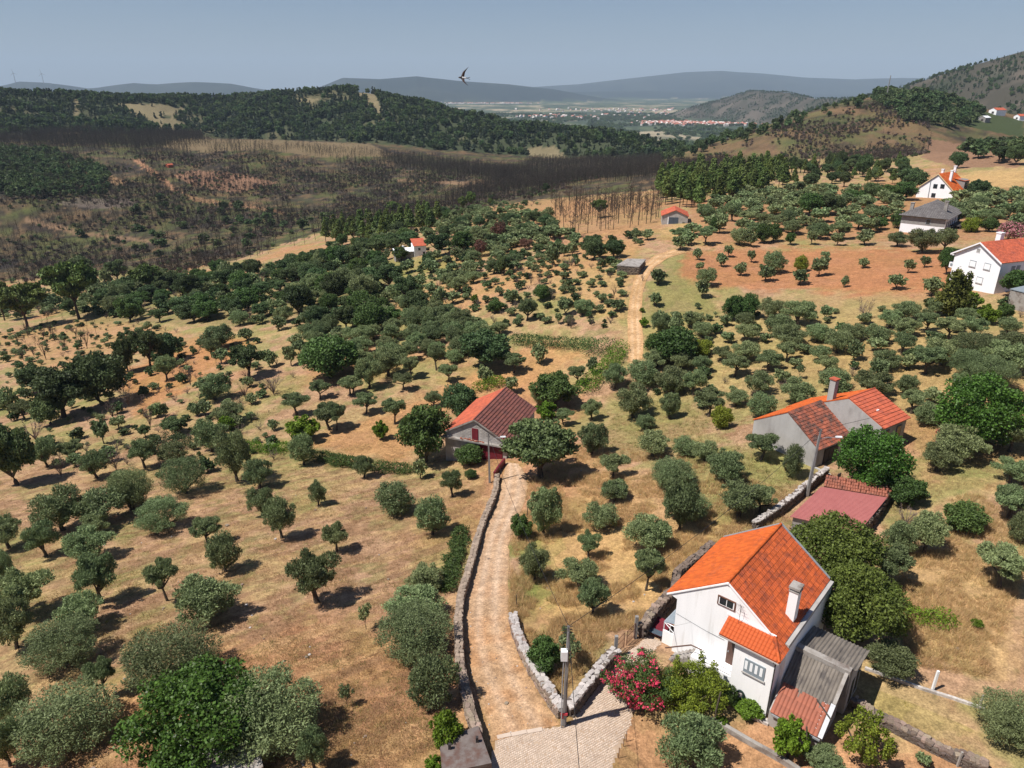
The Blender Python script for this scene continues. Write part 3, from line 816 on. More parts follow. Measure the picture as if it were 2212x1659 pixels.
for k in range(6): m.tube([(-.72 + k * .13, -1.75 + k * .07, 7.75), (-.72 + k * .13, -1.2 + k * .07, 7.75)], .008, 4)
m.tube([(-.35, -1.3, 7.1), (-.3, -.85, 7.25)], .01, 4)
m.build('antenna', MT['blackmetal'], wh)
m = MB(); m.tube([(-1.6, -4.55, 5.5), (-1.3, -4.62, 5.3), (-1.3, -4.62, -1.0)], .045, 6); m.build('downpipe', MT['blackmetal'], wh)
m = MB(); m.tube([(-.02, 3.8, 4.2), (-.02, 1.2, 3.95), (-.05, -.3, 3.98)], .012, 4); m.build('wall_cable', MT['cable'], wh)
# porch glimpsed behind its left side
pc = MB().box(.4, .52, 3.87, 5.0, -.5, 1.6).build('porch_wall', MT['white'], wh)
m = MB()
for a, b in (((.45, 3.9, 2.4), (.45, 4.95, 2.4)), ((.45, 4.95, 1.6), (.45, 4.95, 2.4)), ((.45, 3.9, 1.65), (.45, 4.95, 2.38)), ((.45, 4.95, 2.42), (3.4, 4.95, 2.42)), ((.45, 4.4, 1.6), (.45, 4.4, 2.4))):
    m.tube([a, b], .04, 4)
m.build('porch_frame', MT['lampwhite'], wh)
MB().slab((.4, 5.0, 2.44), (.4, 3.88, 2.75), (3.4, 3.88, 2.75), (3.4, 5.0, 2.44), .04).build('porch_roof', MT['greypaint'], wh)

# maroon corrugated gate roof by the house's left side, with a wheelbarrow-like dark cart is left out
def wloc(b, p):   # a house-local point in world space
    a = b.rotation_euler.z
    return Vector((b.location.x + p[0] * math.cos(a) - p[1] * math.sin(a), b.location.y + p[0] * math.sin(a) + p[1] * math.cos(a), b.location.z + p[2]))

# garden hose on a reel on the white wall
hr_ = empty('garden_hose', wloc(wh, (-1.22, -2.55, .45)), R3(49.1))
tag(hr_, 'coiled dark green hose hanging on the white house front below the shuttered window', 'hose')
m = MB()
for r_, dx in ((.30, -.07), (.36, -.1), (.42, -.07), (.36, -.15)):
    m.tube([(dx, r_ * .8 * math.cos(t), .55 + r_ * 1.15 * math.sin(t) - (.1 if r_ > .4 else 0)) for t in np.linspace(0, 2 * math.pi, 25)], .045, 6)
m.build('coil', MT['hose'], hr_)
MB().box(-.12, .01, -.12, .12, .44, .68).build('bracket', MT['palestone'], hr_)

# ---- lean-to sheds along the white house's right wall
def corrugated(mb, O, U, V, wid, length, pitch=.25, amp=.045, th=.0):
    O, U, V = Vector(O), Vector(U).normalized(), Vector(V).normalized()
    n = U.cross(V)
    k = int(wid / pitch * 6)
    vs_ = []
    for i in range(k + 1):
        u = wid * i / k
        h = amp * math.sin(2 * math.pi * u / pitch)
        vs_ += [O + U * u + n * h, O + U * u + V * length + n * h]
    n0 = len(vs_)
    for i in range(k + 1):
        u = wid * i / k
        h = amp * math.sin(2 * math.pi * u / pitch) - .03
        vs_ += [O + U * u + n * h, O + U * u + V * length + n * h]
    fs_ = []
    for i in range(k):
        a = 2 * i
        fs_ += [(a, a + 2, a + 3, a + 1), (n0 + a + 1, n0 + a + 3, n0 + a + 2, n0 + a), (n0 + a, n0 + a + 2, a + 2, a), (a + 1, a + 3, n0 + a + 3, n0 + a + 1)]
    return mb.add(vs_, fs_)
ls = empty('lean_to_shed', wloc(wh, (.2, -6.8, .1)), R3(49.1))
tag(ls, 'lean-to shed with red tiles below and grey corrugated sheet above, against the white house', 'shed')
# local origin = house (.2,-6.8); house z .75 is local .65
def lp(x, y, z): return (x - .2, y + 6.8, z - .1)
m = MB()
m.hexa([lp(-1.6, -8.4, -1.5), lp(-1.6, -4.85, -1.5), lp(2.3, -4.85, -1.5), lp(2.3, -8.4, -1.5), lp(-1.6, -8.4, 1.35), lp(-1.6, -4.85, 1.35), lp(2.3, -4.85, 4.0), lp(2.3, -8.4, 4.0)])
m.build('wall', MT['grey_render'], ls)
MB().box(*(lambda a, b: (a[0], b[0], a[1], b[1], a[2], b[2]))(lp(-1.63, -8.2, 1.0), lp(-1.603, -5.2, 1.3))).build('front_opening', MT['bluedoor'], ls)
V3 = Vector((3.95, 0, 2.7)).normalized(); LL = math.hypot(3.95, 2.7)
sr = MB(); corrugated(sr, lp(-.2, -4.9, 2.40), (0, -1, 0), V3, 3.6, LL * .63, .25); sroof = sr.build('sheet_roof', MT['fibre'], ls)
tl_ = MB().slab(lp(-1.75, -4.95, 1.38), lp(-1.75, -8.5, 1.38), lp(.05, -8.5, 2.6), lp(.05, -4.95, 2.6), .05).build('tile_roof', MT['shedtile'], ls)
ST = tile_unit(.27, .78, .07, .03, MT['shedtile'])
for j in range(3):
    for i in range(12):
        if j == 2 and (i + 1) % 5 == 0: continue
        o = link_mesh('tile', ST, tl_)
        o.matrix_local = frame_matrix(Vector(lp(-1.78, -5.0 - i * .275 - .0, 1.40)) + V3 * (.78 * j) + Vector((0, 0, .01)), (0, -1, 0), V3)
MB().box(*(lambda a, b: (a[0], b[0], a[1], b[1], a[2], b[2]))(lp(-1.88, -8.5, 1.2), lp(-1.77, -5.1, 1.33))).build('gutter', MT['metal'], ls)
m = MB(); m.slab(lp(-1.78, -8.32, 1.47), lp(-1.78, -8.62, 1.45), lp(.3, -8.62, 2.86), lp(.3, -8.32, 2.88), .1); m.build('verge_flashing', MT['metal'], ls)
m = MB(); m.hexa([lp(.32, -8.62, 2.7), lp(2.3, -8.62, 4.0), lp(2.3, -8.38, 4.0), lp(.32, -8.38, 2.7), lp(.32, -8.62, 2.9), lp(2.3, -8.62, 4.25), lp(2.3, -8.38, 4.25), lp(.32, -8.38, 2.9)]); m.build('verge_coping', MT['concrete'], ls)
us = empty('corrugated_shed', wloc(wh, (4.5, -7, .1)), R3(49.1))
tag(us, 'grey flat shed with corrugated roof and beige front parapet behind the white house lean-to', 'shed')
def up(x, y, z): return (x - 4.5, y + 7, z - .1)
m = MB(); m.hexa([up(2.9, -8.75, -1.5), up(2.9, -4.85, -1.5), up(6.0, -4.85, -1.5), up(6.0, -8.75, -1.5), up(2.9, -8.75, 4.1), up(2.9, -4.85, 4.1), up(6.0, -4.85, 3.65), up(6.0, -8.75, 3.65)][::1]); m.build('wall', MT['grey_render'], us)
MB().box(*(lambda a, b: (a[0], b[0], a[1], b[1], a[2], b[2]))(up(2.35, -8.7, 2.0), up(2.897, -4.83, 4.42))).build('parapet', MT['concrete'], us)
m = MB(); corrugated(m, up(2.92, -4.85, 4.3), (0, -1, 0), (3.3, 0, -.5), 4.15, 3.35, .27); m.f = [tuple(reversed(f)) for f in m.f]; m.build('sheet_roof', MT['fibre'], us)
for x in (3.6, 4.9): MB().box(*(lambda a, b: (a[0], b[0], a[1], b[1], a[2], b[2]))(up(x, -8.775, .5), up(x + .7, -8.755, 2.6))).build('opening', MT['glass'], us)
ladder = empty('ladder', wloc(wh, (-1.5, -8.05, 1.62)), R3(49.1)); tag(ladder, 'thin metal ladder lying on the red lean-to tiles', 'ladder')
m = MB()
for dy in (-.16, .16): m.tube([(0, dy, .0), (1.75, dy, 1.2)], .016, 4)
m.build('rails', MT['palestone'], ladder)
for k in range(7):
    m = MB(); t = .12 + k * .25; m.tube([(t, -.2, t * .684 + .02), (t, .2, t * .684 + .02)], .016, 4); m.build('rung', MT['lampwhite'], ladder)
m = MB(); a = wloc(wh, (.1, -7.4, 2.75)); b = wloc(wh, (-.6, -8.7, 2.3)); m.tube([a, b], .06, 6)
tag(m.build('wooden_beam', MT['darkwood']), 'grey wooden beam laid diagonally over the lean-to roof edge', 'beam')

# ---- barn with maroon doors, at the end of the lane
bn = empty('stone_barn', (-5.5, 94.9, -9.5), R3(69.2))
tag(bn, 'grey block barn with maroon doors and one orange, one brown roof slope', 'barn')
m = MB(); gable_walls(m, 0, 12.6, 5.0, 5.0, 6.34 - .56 * 5, 6.34 - .56 * 5, 6.34, -3); m.build('wall', MT['block'], bn)
rl, rr = roof_slabs(bn, -.25, 12.8, 5.25, 5.35, 6.45, .56, .56, MT['redtile'], MT['maroontile'])
cb, sb = math.cos(math.atan(.56)), math.sin(math.atan(.56))
m = MB(); tiled(m, (12.8, 5.25, 6.45 - .56 * 5.25), (-1, 0, 0), (0, -cb, sb), 13.05, 5.25 / cb, .27, .42, jit=.1); m.build('tiles', MT['redtile'], rl, kind='stuff')
m = MB(); tiled(m, (-.25, -5.35, 6.45 - .56 * 5.35), (1, 0, 0), (0, cb, sb), 13.05, 5.35 / cb, .3, .52, hump=.05, lift=.13, jit=.14); m.build('tiles', MT['maroontile'], rr, kind='stuff')
m = MB(); m.tube([(-.3, 0, 6.47), (12.85, 0, 6.47)], .14, 8); m.build('ridge_tiles', MT['maroontile'], bn, kind='stuff')
m = MB()
for s, y in ((1, 5.25), (-1, 5.35)):
    m.hexa([(-.32, 0, 6.2), (-.253, 0, 6.2), (-.253, s * y, 6.2 - .56 * y), (-.32, s * y, 6.2 - .56 * y), (-.32, 0, 6.43), (-.253, 0, 6.43), (-.253, s * y, 6.43 - .56 * y), (-.32, s * y, 6.43 - .56 * y)])
m.build('gable_verge', MT['concrete'], bn)
MB().box(-.62, -.003, -5.1, 5.25, 2.72, 2.95).build('ledge', MT['concrete'], bn)
m = MB()
for j in range(14):                       # pale blocks of the gable, laid as courses with joints
    z = 2.98 + j * .235
    half = (6.1 - z) / .56 - .25
    n_ = int(half / .26)
    for i in range(-n_, n_):
        y = i * .52 + (.26 if j % 2 else 0)
        if abs(y) > half or abs(y + .5) > half: continue
        if 2.9 < z < 4.95 and y + .5 > -.62 and y < .62: continue
        m.box(-.03, -.002, y + .01, y + .5, z + .008, z + .225)
m.build('blocks', MT['block'], bn, kind='stuff')
d = MB().box(-.07, .02, -.5, .5, 2.96, 4.85).build('loft_door', MT['maroon'], bn)
for k in range(2): MB().box(-.085, -.072, -.45 + k * .48, -.03 + k * .48, 3.02, 4.78).build('plank', MT['maroon'], d)
d = MB().box(-.06, .02, -4.4, -.7, -1.5, 2.4).build('double_door', MT['maroon'], bn)
for k in range(8): MB().box(-.085, -.062, -4.36 + k * .46, -3.93 + k * .46, -1.4, 2.35).build('plank', MT['maroon'], d)
MB().box(-.1, -.087, -4.3, -.8, .55, .75).build('rail', MT['maroon'], d)
pt = empty('tile_pile', wloc(bn, (-.35, -.3, 2.96)), R3(69)); tag(pt, 'spare red roof tiles stacked on the barn ledge under the loft door', 'tile pile')
for k in range(14):
    m = MB(); x = random.uniform(-.15, .12); y = -1.2 + k * .28; m.box(x - .12, x + .12, y - .1, y + .12, .003 + .0, random.uniform(.06, .25)); m.build('tile', MT['shedtile'] if k % 3 else MT['oldtile'], pt)

# ---- grey farmhouse on the right with two roof levels
fh = empty('grey_farmhouse', (35.1, 82.1, -2), R3(33))
tag(fh, 'long grey rendered farmhouse with stepped red tiled roofs and a chimney', 'house')
m = MB(); gable_walls(m, 0, 6.8, 4.85, 4.85, 5.94 - .62 * 4.85, 5.94 - .62 * 4.85, 5.94); m.build('wall', MT['grey_render'], fh)
rl, rr = roof_slabs(fh, -.05, 6.8, 5.0, 5.15, 6.0, .62, .62, MT['orange2'], MT['oldtile'])
cb, sb = math.cos(math.atan(.62)), math.sin(math.atan(.62))
m = MB(); tiled(m, (6.8, 5.0, 6 - 3.1), (-1, 0, 0), (0, -cb, sb), 6.85, 5 / cb, .25, .42); m.build('tiles', MT['orange'], rl, kind='stuff')
m = MB(); tiled(m, (-.05, -5.15, 6 - .62 * 5.15), (1, 0, 0), (0, cb, sb), 6.85, 5.15 / cb, .27, .46, hump=.05, lift=.07, jit=.14); m.build('tiles', MT['oldtile'], rr, kind='stuff')
m = MB(); m.prism([(-8.55, -2), (4.85, -2), (4.85, 3.05), (-3.6, 7.5), (-8.55, 5.45)], 6.803, 12.4); m.build('rear_wall', MT['grey_render'], fh)
s1, s2 = .53, .41
rl2 = MB().slab((12.6, 5.0, 3.05), (6.78, 5.0, 3.05), (6.78, -3.6, 7.62), (12.6, -3.6, 7.62), .1).build('rear_roof_left_slope', MT['orange'], fh)
rr2 = MB().slab((6.85, -8.9, 5.42), (12.6, -8.9, 5.42), (12.6, -3.6, 7.62), (6.85, -3.6, 7.62), .1).build('rear_roof_right_slope', MT['redtile'], fh)
c1 = Vector((0, -8.6, 4.57)).normalized(); c2 = Vector((0, 5.3, 2.2)).normalized()
m = MB(); tiled(m, (12.6, 5.0, 3.06), (-1, 0, 0), c1, 5.8, 9.74, .25, .42); m.build('tiles', MT['orange'], rl2, kind='stuff')
m = MB(); tiled(m, (6.85, -8.9, 5.43), (1, 0, 0), c2, 5.75, 5.74, .27, .50, hump=.05, lift=.08, jit=.05); m.build('tiles', MT['redtile'], rr2, kind='stuff')
MB().box(8.6, 9.1, -6.6, -6.3, 6.42, 6.56).build('skylight', MT['lampwhite'], fh)
m = MB(); m.tube([(6.8, -3.6, 7.66), (12.6, -3.6, 7.66)], .12, 7); m.build('ridge_tiles', MT['redtile'], fh, kind='stuff')
ch = MB().box(6.85, 7.6, -1.5, -.7, 5.5, 9.2).build('chimney', MT['grey_render'], fh)
MB().box(6.75, 7.7, -1.6, -.6, 9.203, 9.38).build('chimney_cap', MT['redtile'], ch)
d = MB().box(1.6, 4.4, -4.92, -4.85, -1, 2.3).build('door', MT['darkwood'], fh)
for k in range(3): MB().box(1.65 + k * .92, 2.5 + k * .92, -4.96, -4.923, -.9, 2.25).build('plank', MT['darkwood'], d)
MB().box(6.2, 6.79, -4.9, -4.85, -1, 2.4).build('passage_door', MT['darkwood'], fh)
for x in (8.2, 10.9):
    w_ = MB().box(x - .55, x + .55, -8.6, -8.53, 3.1, 4.75).build('window', MT['bluedoor'], fh)
    MB().box(x - .42, x + .42, -8.625, -8.602, 3.25, 4.6).build('pane', MT['glass'], w_)
m = MB(); m.box(.0, .3, -8.2, -4.9, -2, .25); tag(m.build('yard_wall', MT['grey_render']), 'low grey yard wall beside the farmhouse door', 'wall')
o = bpy.data.objects['yard_wall']; o.matrix_world = Matrix.Translation(fh.location) @ Matrix.Rotation(R3(33), 4, 'Z')
gt = empty('plank_gate', wloc(fh, (.2, -8.3, .2)), R3(-42)); tag(gt, 'grey wooden plank gate between the farmhouse yard wall and the fig tree', 'gate')
for k in range(7): MB().box(-.05, .05, -.3 - k * .45, -.02 - k * .45 - .0, -1.2, .9 + (k % 3) * .12).build('plank', MT['darkwood'], gt)

# ruined hut beside it
hu = empty('ruined_hut', (53.5, 80.2, -.6), R3(33)); tag(hu, 'small ruined stone hut with a sagging broken tile roof beside the farmhouse', 'hut')
m = MB().box(0, 3.4, -3.2, 0, -2, 2.1); m.build('wall', MT['darkstone'], hu)
MB().box(-.03, .0, -2.3, -1.3, -1.2, 1.7).build('doorway', MT['glass'], hu)
m = MB(); m.slab((-.2, -3.4, 2.0), (3.6, -3.4, 2.05), (3.6, .2, 2.95), (-.2, .2, 2.75), .12); hroof = m.build('roof', MT['oldtile'], hu)
m = MB(); tiled(m, (-.25, -3.5, 2.06), (1, 0, .02), Vector((0, 3.7, .86)), 3.9, 3.8, .28, .5, hump=.09, lift=.1, jit=.6); m.build('tiles', MT['shedtile'], hroof, kind='stuff')

# ---- maroon sheet-roofed stone shed
ms = empty('maroon_roofed_shed', (35.2, 65, -1.8), 0); tag(ms, 'stone shed under a flat maroon corrugated sheet roof with old tiles behind', 'shed')
P4 = [Vector((34.49, 68.8, 0)), Vector((40.93, 66.85, 0)), Vector((35.12, 60.69, 0)), Vector((28.95, 63.04, 0))]
ctr = Vector((35.2, 65, 0)); Q = [p - ctr for p in P4]
zt = [2.75, 2.55, 2.3, 2.6]
def shrink(q, k=.94): return q * k
m = MB(); ring = [shrink(Q[k]) for k in (3, 2, 1, 0)]
m.hexa([Vector((q.x, q.y, -1.2)) for q in ring] + [Vector((q.x, q.y, zt[k] - .1)) for q, k in zip(ring, (3, 2, 1, 0))]); m.build('wall', MT['grey_render'], ms)
m = MB(); a, b = shrink(Q[2], .96), shrink(Q[1], .96)
NS = 230
R_ = random.Random(5)
for k in range(NS):
    t = R_.random(); p = a.lerp(b, t); z = R_.uniform(-1.0, 2.2); s_ = R_.uniform(.12, .24)
    m.add([(p.x + dx * s_ + R_.uniform(-.05, .05), p.y + dy * s_ + R_.uniform(-.05, .05), z + dz * s_ * .7) for dz in (-1, 1) for dy in (-1, 1) for dx in (-1, 1)], [(0, 2, 3, 1), (4, 5, 7, 6), (0, 1, 5, 4), (2, 6, 7, 3), (0, 4, 6, 2), (1, 3, 7, 5)])
m.build('stones', MT['darkstone'], ms, kind='stuff')
# box-rib sheets, laid side by side
U_ = (Q[2] - Q[3]); Ln = U_.length
top0 = [Vector((q.x, q.y, z)) for q, z in zip(Q, zt)]
for s in range(6):
    m = MB(); n_ = 5
    for i in range(n_):
        t0, t1 = (s + i / n_) / 6, (s + (i + .45) / n_) / 6; t2 = (s + (i + 1) / n_) / 6
        for (ta, tb, h) in ((t0, t1, .05), (t1, t2, .0)):
            A_, B_ = top0[3].lerp(top0[0], ta), top0[3].lerp(top0[0], tb)
            C_, D_ = top0[2].lerp(top0[1], tb), top0[2].lerp(top0[1], ta)
            up_ = Vector((0, 0, h))
            m.hexa([A_ - Vector((0, 0, .03)), D_ - Vector((0, 0, .03)), C_ - Vector((0, 0, .03)), B_ - Vector((0, 0, .03)), A_ + up_, D_ + up_, C_ + up_, B_ + up_])
    m.build('roof_sheet', MT['sheet_maroon'], ms)
m = MB(); a, b = top0[0] + Vector((.5, .35, -.25)), top0[1] + Vector((.1, .1, -.1)); c_ = top0[1] + Vector((1.9, 2.3, .0)); d_ = top0[0] + Vector((1.4, 2.2, .1))
m.slab(a, b, c_, d_, .12); tr = m.build('tile_roof', MT['oldtile'], ms)
m = MB(); tiled(m, a + Vector((0, 0, .03)), b - a, (d_ - a), (b - a).length, 2.2, .27, .5, hump=.08, lift=.08, jit=.4); m.build('tiles', MT['shedtile'], tr, kind='stuff')
m = MB(); m.hexa([(a.x, a.y, -1), (b.x, b.y, -1), (c_.x, c_.y, -1), (d_.x, d_.y, -1), (a.x, a.y, a.z - .12), (b.x, b.y, b.z - .12), (c_.x, c_.y, c_.z - .12), (d_.x, d_.y, d_.z - .12)]); m.build('rear_wall', MT['darkstone'], ms)

# ---- white gabled house at the right edge
rh = empty('white_gabled_house', (92.6, 140.1, 5), R3(20.5)); tag(rh, 'white house with shuttered gable windows and coral roof at the right edge', 'house')
m = MB(); gable_walls(m, 0, 14, 5, 5, 8.8 - .58 * 5, 8.8 - .58 * 5, 8.8, -3); m.build('wall', MT['white2'], rh)
rl, rr = roof_slabs(rh, -.4, 14, 5.6, 5.3, 8.95, .58, .58, MT['redtile'], MT['redtile'])
cb, sb = math.cos(math.atan(.58)), math.sin(math.atan(.58))
m = MB(); tiled(m, (-.4, -5.3, 8.97 - .58 * 5.3), (1, 0, 0), (0, cb, sb), 14.4, 5.3 / cb, .36, .42, jit=.15); m.build('tiles', MT['redtile'], rr, kind='stuff')
m = MB(); tiled(m, (14, 5.6, 8.97 - .58 * 5.6), (-1, 0, 0), (0, -cb, sb), 14.4, 5.6 / cb, .36, .42, jit=.1); m.build('tiles', MT['redtile'], rl, kind='stuff')
m = MB()
for s, y in ((1, 5.7), (-1, 5.35)):
    m.hexa([(-.5, 0, 8.7), (-.403, 0, 8.7), (-.403, s * y, 8.7 - .58 * y), (-.5, s * y, 8.7 - .58 * y), (-.5, 0, 8.98), (-.403, 0, 8.98), (-.403, s * y, 8.98 - .58 * y), (-.5, s * y, 8.98 - .58 * y)])
m.build('verge', MT['white2'], rh)
MB().box(-.4, 14, 5.003, 5.75, 5.35, 5.62).build('eave_box', MT['white2'], rh)
w_ = MB().box(-.06, .0, -.15, .65, 6.85, 7.75).build('attic_window', MT['lampwhite'], rh)
for k in range(4): MB().box(-.075, -.062, -.1 + k * .18, .04 + k * .18, 6.92, 7.68).build('louvre', MT['pole'], w_)
for y, z in ((.75, 3.9), (-2.35, 4.0), (-1.5, 1.05)):
    w_ = MB().box(-.05, .0, y - .68, y + .68, z, z + 1.25).build('window', MT['greypaint'], rh)
    MB().box(-.065, -.052, y - .6, y + .6, z + .06, z + 1.1).build('shutter', MT['lampwhite'], w_)
    MB().box(-.14, -.002, y - .75, y + .75, z - .09, z - .004).build('sill', MT['grey_render'], w_)
for x in (3.6, 5.0):
    MB().box(x - .5, x + .5, -5.05, -5.0, 3.6, 5.0).build('window', MT['greypaint'], rh)
bl = MB().box(.5, 2.2, 5.003, 6.2, 2.6, 2.8).box(.5, 2.2, 6.15, 6.2, 2.803, 3.7).box(.5, .55, 5.003, 6.15, 2.803, 3.7).build('balcony', MT['lampwhite'], rh)
MB().box(.42, .5, 5.3, 5.9, 3.0, 3.5).build('grille', MT['greypaint'], bl)
ch = MB().box(6.2, 7.2, .9, 1.9, 7.5, 10.0).build('chimney', MT['white2'], rh); MB().box(6.1, 7.3, .8, 2.0, 10.003, 10.2).build('chimney_cap', MT['lampwhite'], ch)
tb = empty('concrete_tank_house', (97.6, 124.5, 4), R3(28)); tag(tb, 'stained grey concrete outbuilding cut by the right edge below the white gabled house', 'outbuilding')
MB().box(-5.5, 4, -6, 4.5, -3, 4.0).build('wall', MT['concrete'], tb)
MB().slab((-5.6, -6.1, 4.05), (4.1, -6.1, 4.05), (4.1, 4.6, 4.35), (-5.6, 4.6, 4.35), .14).build('roof', MT['greypaint'], tb)
MB().box(-5.55, -5.5, -5.6, -4.3, -.5, 1.6).build('door', MT['lampwhite'], tb)

# ---- grey hip-roofed house
gh = empty('grey_roofed_house', (124, 204.2, 3), R3(48.5)); tag(gh, 'white bungalow with a grey hipped roof and two chimneys', 'house')
MB().box(.8, 18.5, .8, 12.4, -3, 4.4).build('wall', MT['white2'], gh)
MB().box(.76, .797, .85, 12.35, 2.1, 4.3).build('grey_band', MT['pole'], gh)
cz = [(0, 0, 4.4), (19.5, 0, 4.4), (19.5, 13.2, 4.4), (0, 13.2, 4.4), (7.5, 6.6, 8.1), (13, 6.6, 8.1)]
m = MB(); m.add([Vector(c) for c in cz], [(0, 1, 5, 4), (1, 2, 5), (2, 3, 4, 5), (3, 0, 4), (3, 2, 1, 0)]); gr = m.build('roof', MT['slate'], gh)
m = MB(); hh_ = math.hypot(6.6, 3.7)
tiled(m, (0, 0, 4.42), (1, 0, 0), (0, 6.6, 3.7), 19.5, hh_, .6, .55, hump=.1, lift=.06, skip=lambda u, v: u < v / hh_ * 7.5 or u > 19.5 - v / hh_ * 6.5)
h2 = math.hypot(7.5, 3.7)
tiled(m, (0, 13.2, 4.42), (0, -1, 0), (7.5, 0, 3.7), 13.2, h2, .6, .55, hump=.1, lift=.06, skip=lambda u, v: u < v / h2 * 6.6 or u > 13.2 - v / h2 * 6.6)
m.build('tiles', MT['slate'], gr, kind='stuff')
for x, y, h_ in ((6, 2.2, 8.6), (4, 10.6, 7.6)): 
    c_ = MB().box(x, x + .9, y, y + .9, 4.5, h_).build('chimney', MT['concrete'], gh); MB().box(x - .1, x + 1, y - .1, y + 1, h_ + .003, h_ + .15).build('chimney_cap', MT['concrete'], c_)
w_ = MB().box(.70, .755, 4.6, 5.9, 2.5, 3.9).build('window', MT['greypaint'], gh); MB().box(.685, .698, 4.75, 5.75, 2.6, 3.8).build('pane', MT['glass'], w_)
for x in (2.2, 4.6, 6.8, 9.5, 12.5): MB().box(x, x + .9, .72, .795, .6, 3.4).build('window', MT['bluedoor'], gh)
m = MB().box(8, 18, -2.0, .79, 1.6, 1.8)
for x in (8.2, 11.5, 14.8, 17.8): m.box(x - .12, x + .12, -1.95, -1.7, -2, 2.6)
m.build('veranda', MT['darkwood'], gh)

# ---- far white house with dormer
tw_ = empty('far_white_house', (158.8, 274.2, 3), R3(38)); tag(tw_, 'farthest large white house with orange roof, dormer and three chimneys', 'house')
m = MB(); gable_walls(m, 0, 13.2, 6.5, 6.5, 9.4 - .86 * 6.5, 9.4 - .86 * 6.5, 9.4, -3); m.build('wall', MT['white2'], tw_)
rl, rr = roof_slabs(tw_, -.3, 13.6, 7.0, 7.0, 9.6, .86, .86, MT['orange'], MT['orange'])
c3_ = math.cos(math.atan(.86)); s3_ = math.sin(math.atan(.86))
m = MB(); tiled(m, (-.3, -7.0, 9.62 - .86 * 7.0), (1, 0, 0), (0, c3_, s3_), 13.9, 7.0 / c3_, .6, .7, jit=.05); m.build('tiles', MT['orange'], rr, kind='stuff')
m = MB()
for s in (1, -1): m.hexa([(-.45, 0, 9.3), (-.303, 0, 9.3), (-.303, s * 7, 9.3 - .86 * 7), (-.45, s * 7, 9.3 - .86 * 7), (-.45, 0, 9.62), (-.303, 0, 9.62), (-.303, s * 7, 9.62 - .86 * 7), (-.45, s * 7, 9.62 - .86 * 7)])
m.build('verge', mat('yellow_trim', (.62, .48, .28), rough=.8), tw_)
m = MB(); m.tube([(-.12, 1.9, -1), (-.12, 2.3, 8.0)], .13, 6); m.build('flue_pipe', MT['greypaint'], tw_)
for y, z in ((.3, 4.2), (-2.2, 4.4), (.3, .9)):
    w_ = MB().box(-.06, .0, y - .75, y + .75, z, z + 1.6).build('window', MT['bluedoor'], tw_); MB().box(-.075, -.062, y - .6, y + .6, z + .1, z + 1.5).build('pane', MT['glass'], w_)
dm = MB().prism([(-6.6, 4.1), (-2.2, 7.5), (-5.6, 7.5), (-6.6, 7.0)], 7.8, 11.6).build('dormer', MT['pole'], tw_)
for x in (8.9, 10.4): MB().box(x - .4, x + .4, -6.65, -6.6, 4.9, 6.6).build('window', MT['glass'], dm)
MB().slab((7.5, -6.8, 7.05), (11.9, -6.8, 7.05), (11.9, -2.3, 7.75), (7.5, -2.3, 7.75), .1).build('dormer_roof', MT['orange'], dm)
for x, y, h_ in ((3.2, -3.4, 10.6), (12.5, -.6, 11.4), (5, .6, 10.6)):
    c_ = MB().box(x, x + .8, y, y + .8, 6, h_).build('chimney', MT['white2'], tw_); MB().box(x - .12, x + .92, y - .12, y + .92, h_ + .003, h_ + .25).build('chimney_cap', MT['lampwhite'], c_)
m = MB().box(8, 13.4, -9, -6.51, -2, .2).box(8, 13.4, -9.0, -6.9, 2.6, 2.8)
for x in (8.2, 10.6, 13.1): m.box(x - .15, x + .15, -8.9, -8.6, .203, 2.597)
m.build('porch', MT['concrete'], tw_)

# ---- orange-roofed block shed
os_ = empty('orange_roofed_shed', (54, 238.6, 0), R3(80)); tag(os_, 'small grey block shed with orange gable roof and dark double door', 'shed')
m = MB(); gable_walls(m, 0, 9.5, 4.2, 4.2, 4.65 - .43 * 4.2, 4.65 - .43 * 4.2, 4.65, -2); m.build('wall', MT['block'], os_)
rl, rr = roof_slabs(os_, -.3, 9.8, 4.5, 4.5, 4.8, .43, .43, MT['redtile'], MT['redtile'])
for r_, O_, U1, V1 in ((rl, (9.8, 4.5, 4.82 - .43 * 4.5), (-1, 0, 0), (0, -1, .43)), (rr, (-.3, -4.5, 4.82 - .43 * 4.5), (1, 0, 0), (0, 1, .43))):
    m = MB(); tiled(m, O_, U1, V1, 10.1, 4.9, .5, .55); m.build('tiles', MT['redtile'], r_, kind='stuff')
d = MB().box(-.06, .0, -1.1, 2.0, -1, 2.45).build('double_door', MT['bluedoor'], os_)
MB().box(-.075, -.062, .43, .47, -1, 2.4).build('seam', MT['glass'], d)
MB().box(-.1, -.0, 2.03, 2.35, -1, 2.5).build('post', MT['lampwhite'], os_)
MB().box(-.06, .0, -3.3, -2.5, -1, .9).build('small_door', MT['glass'], os_)

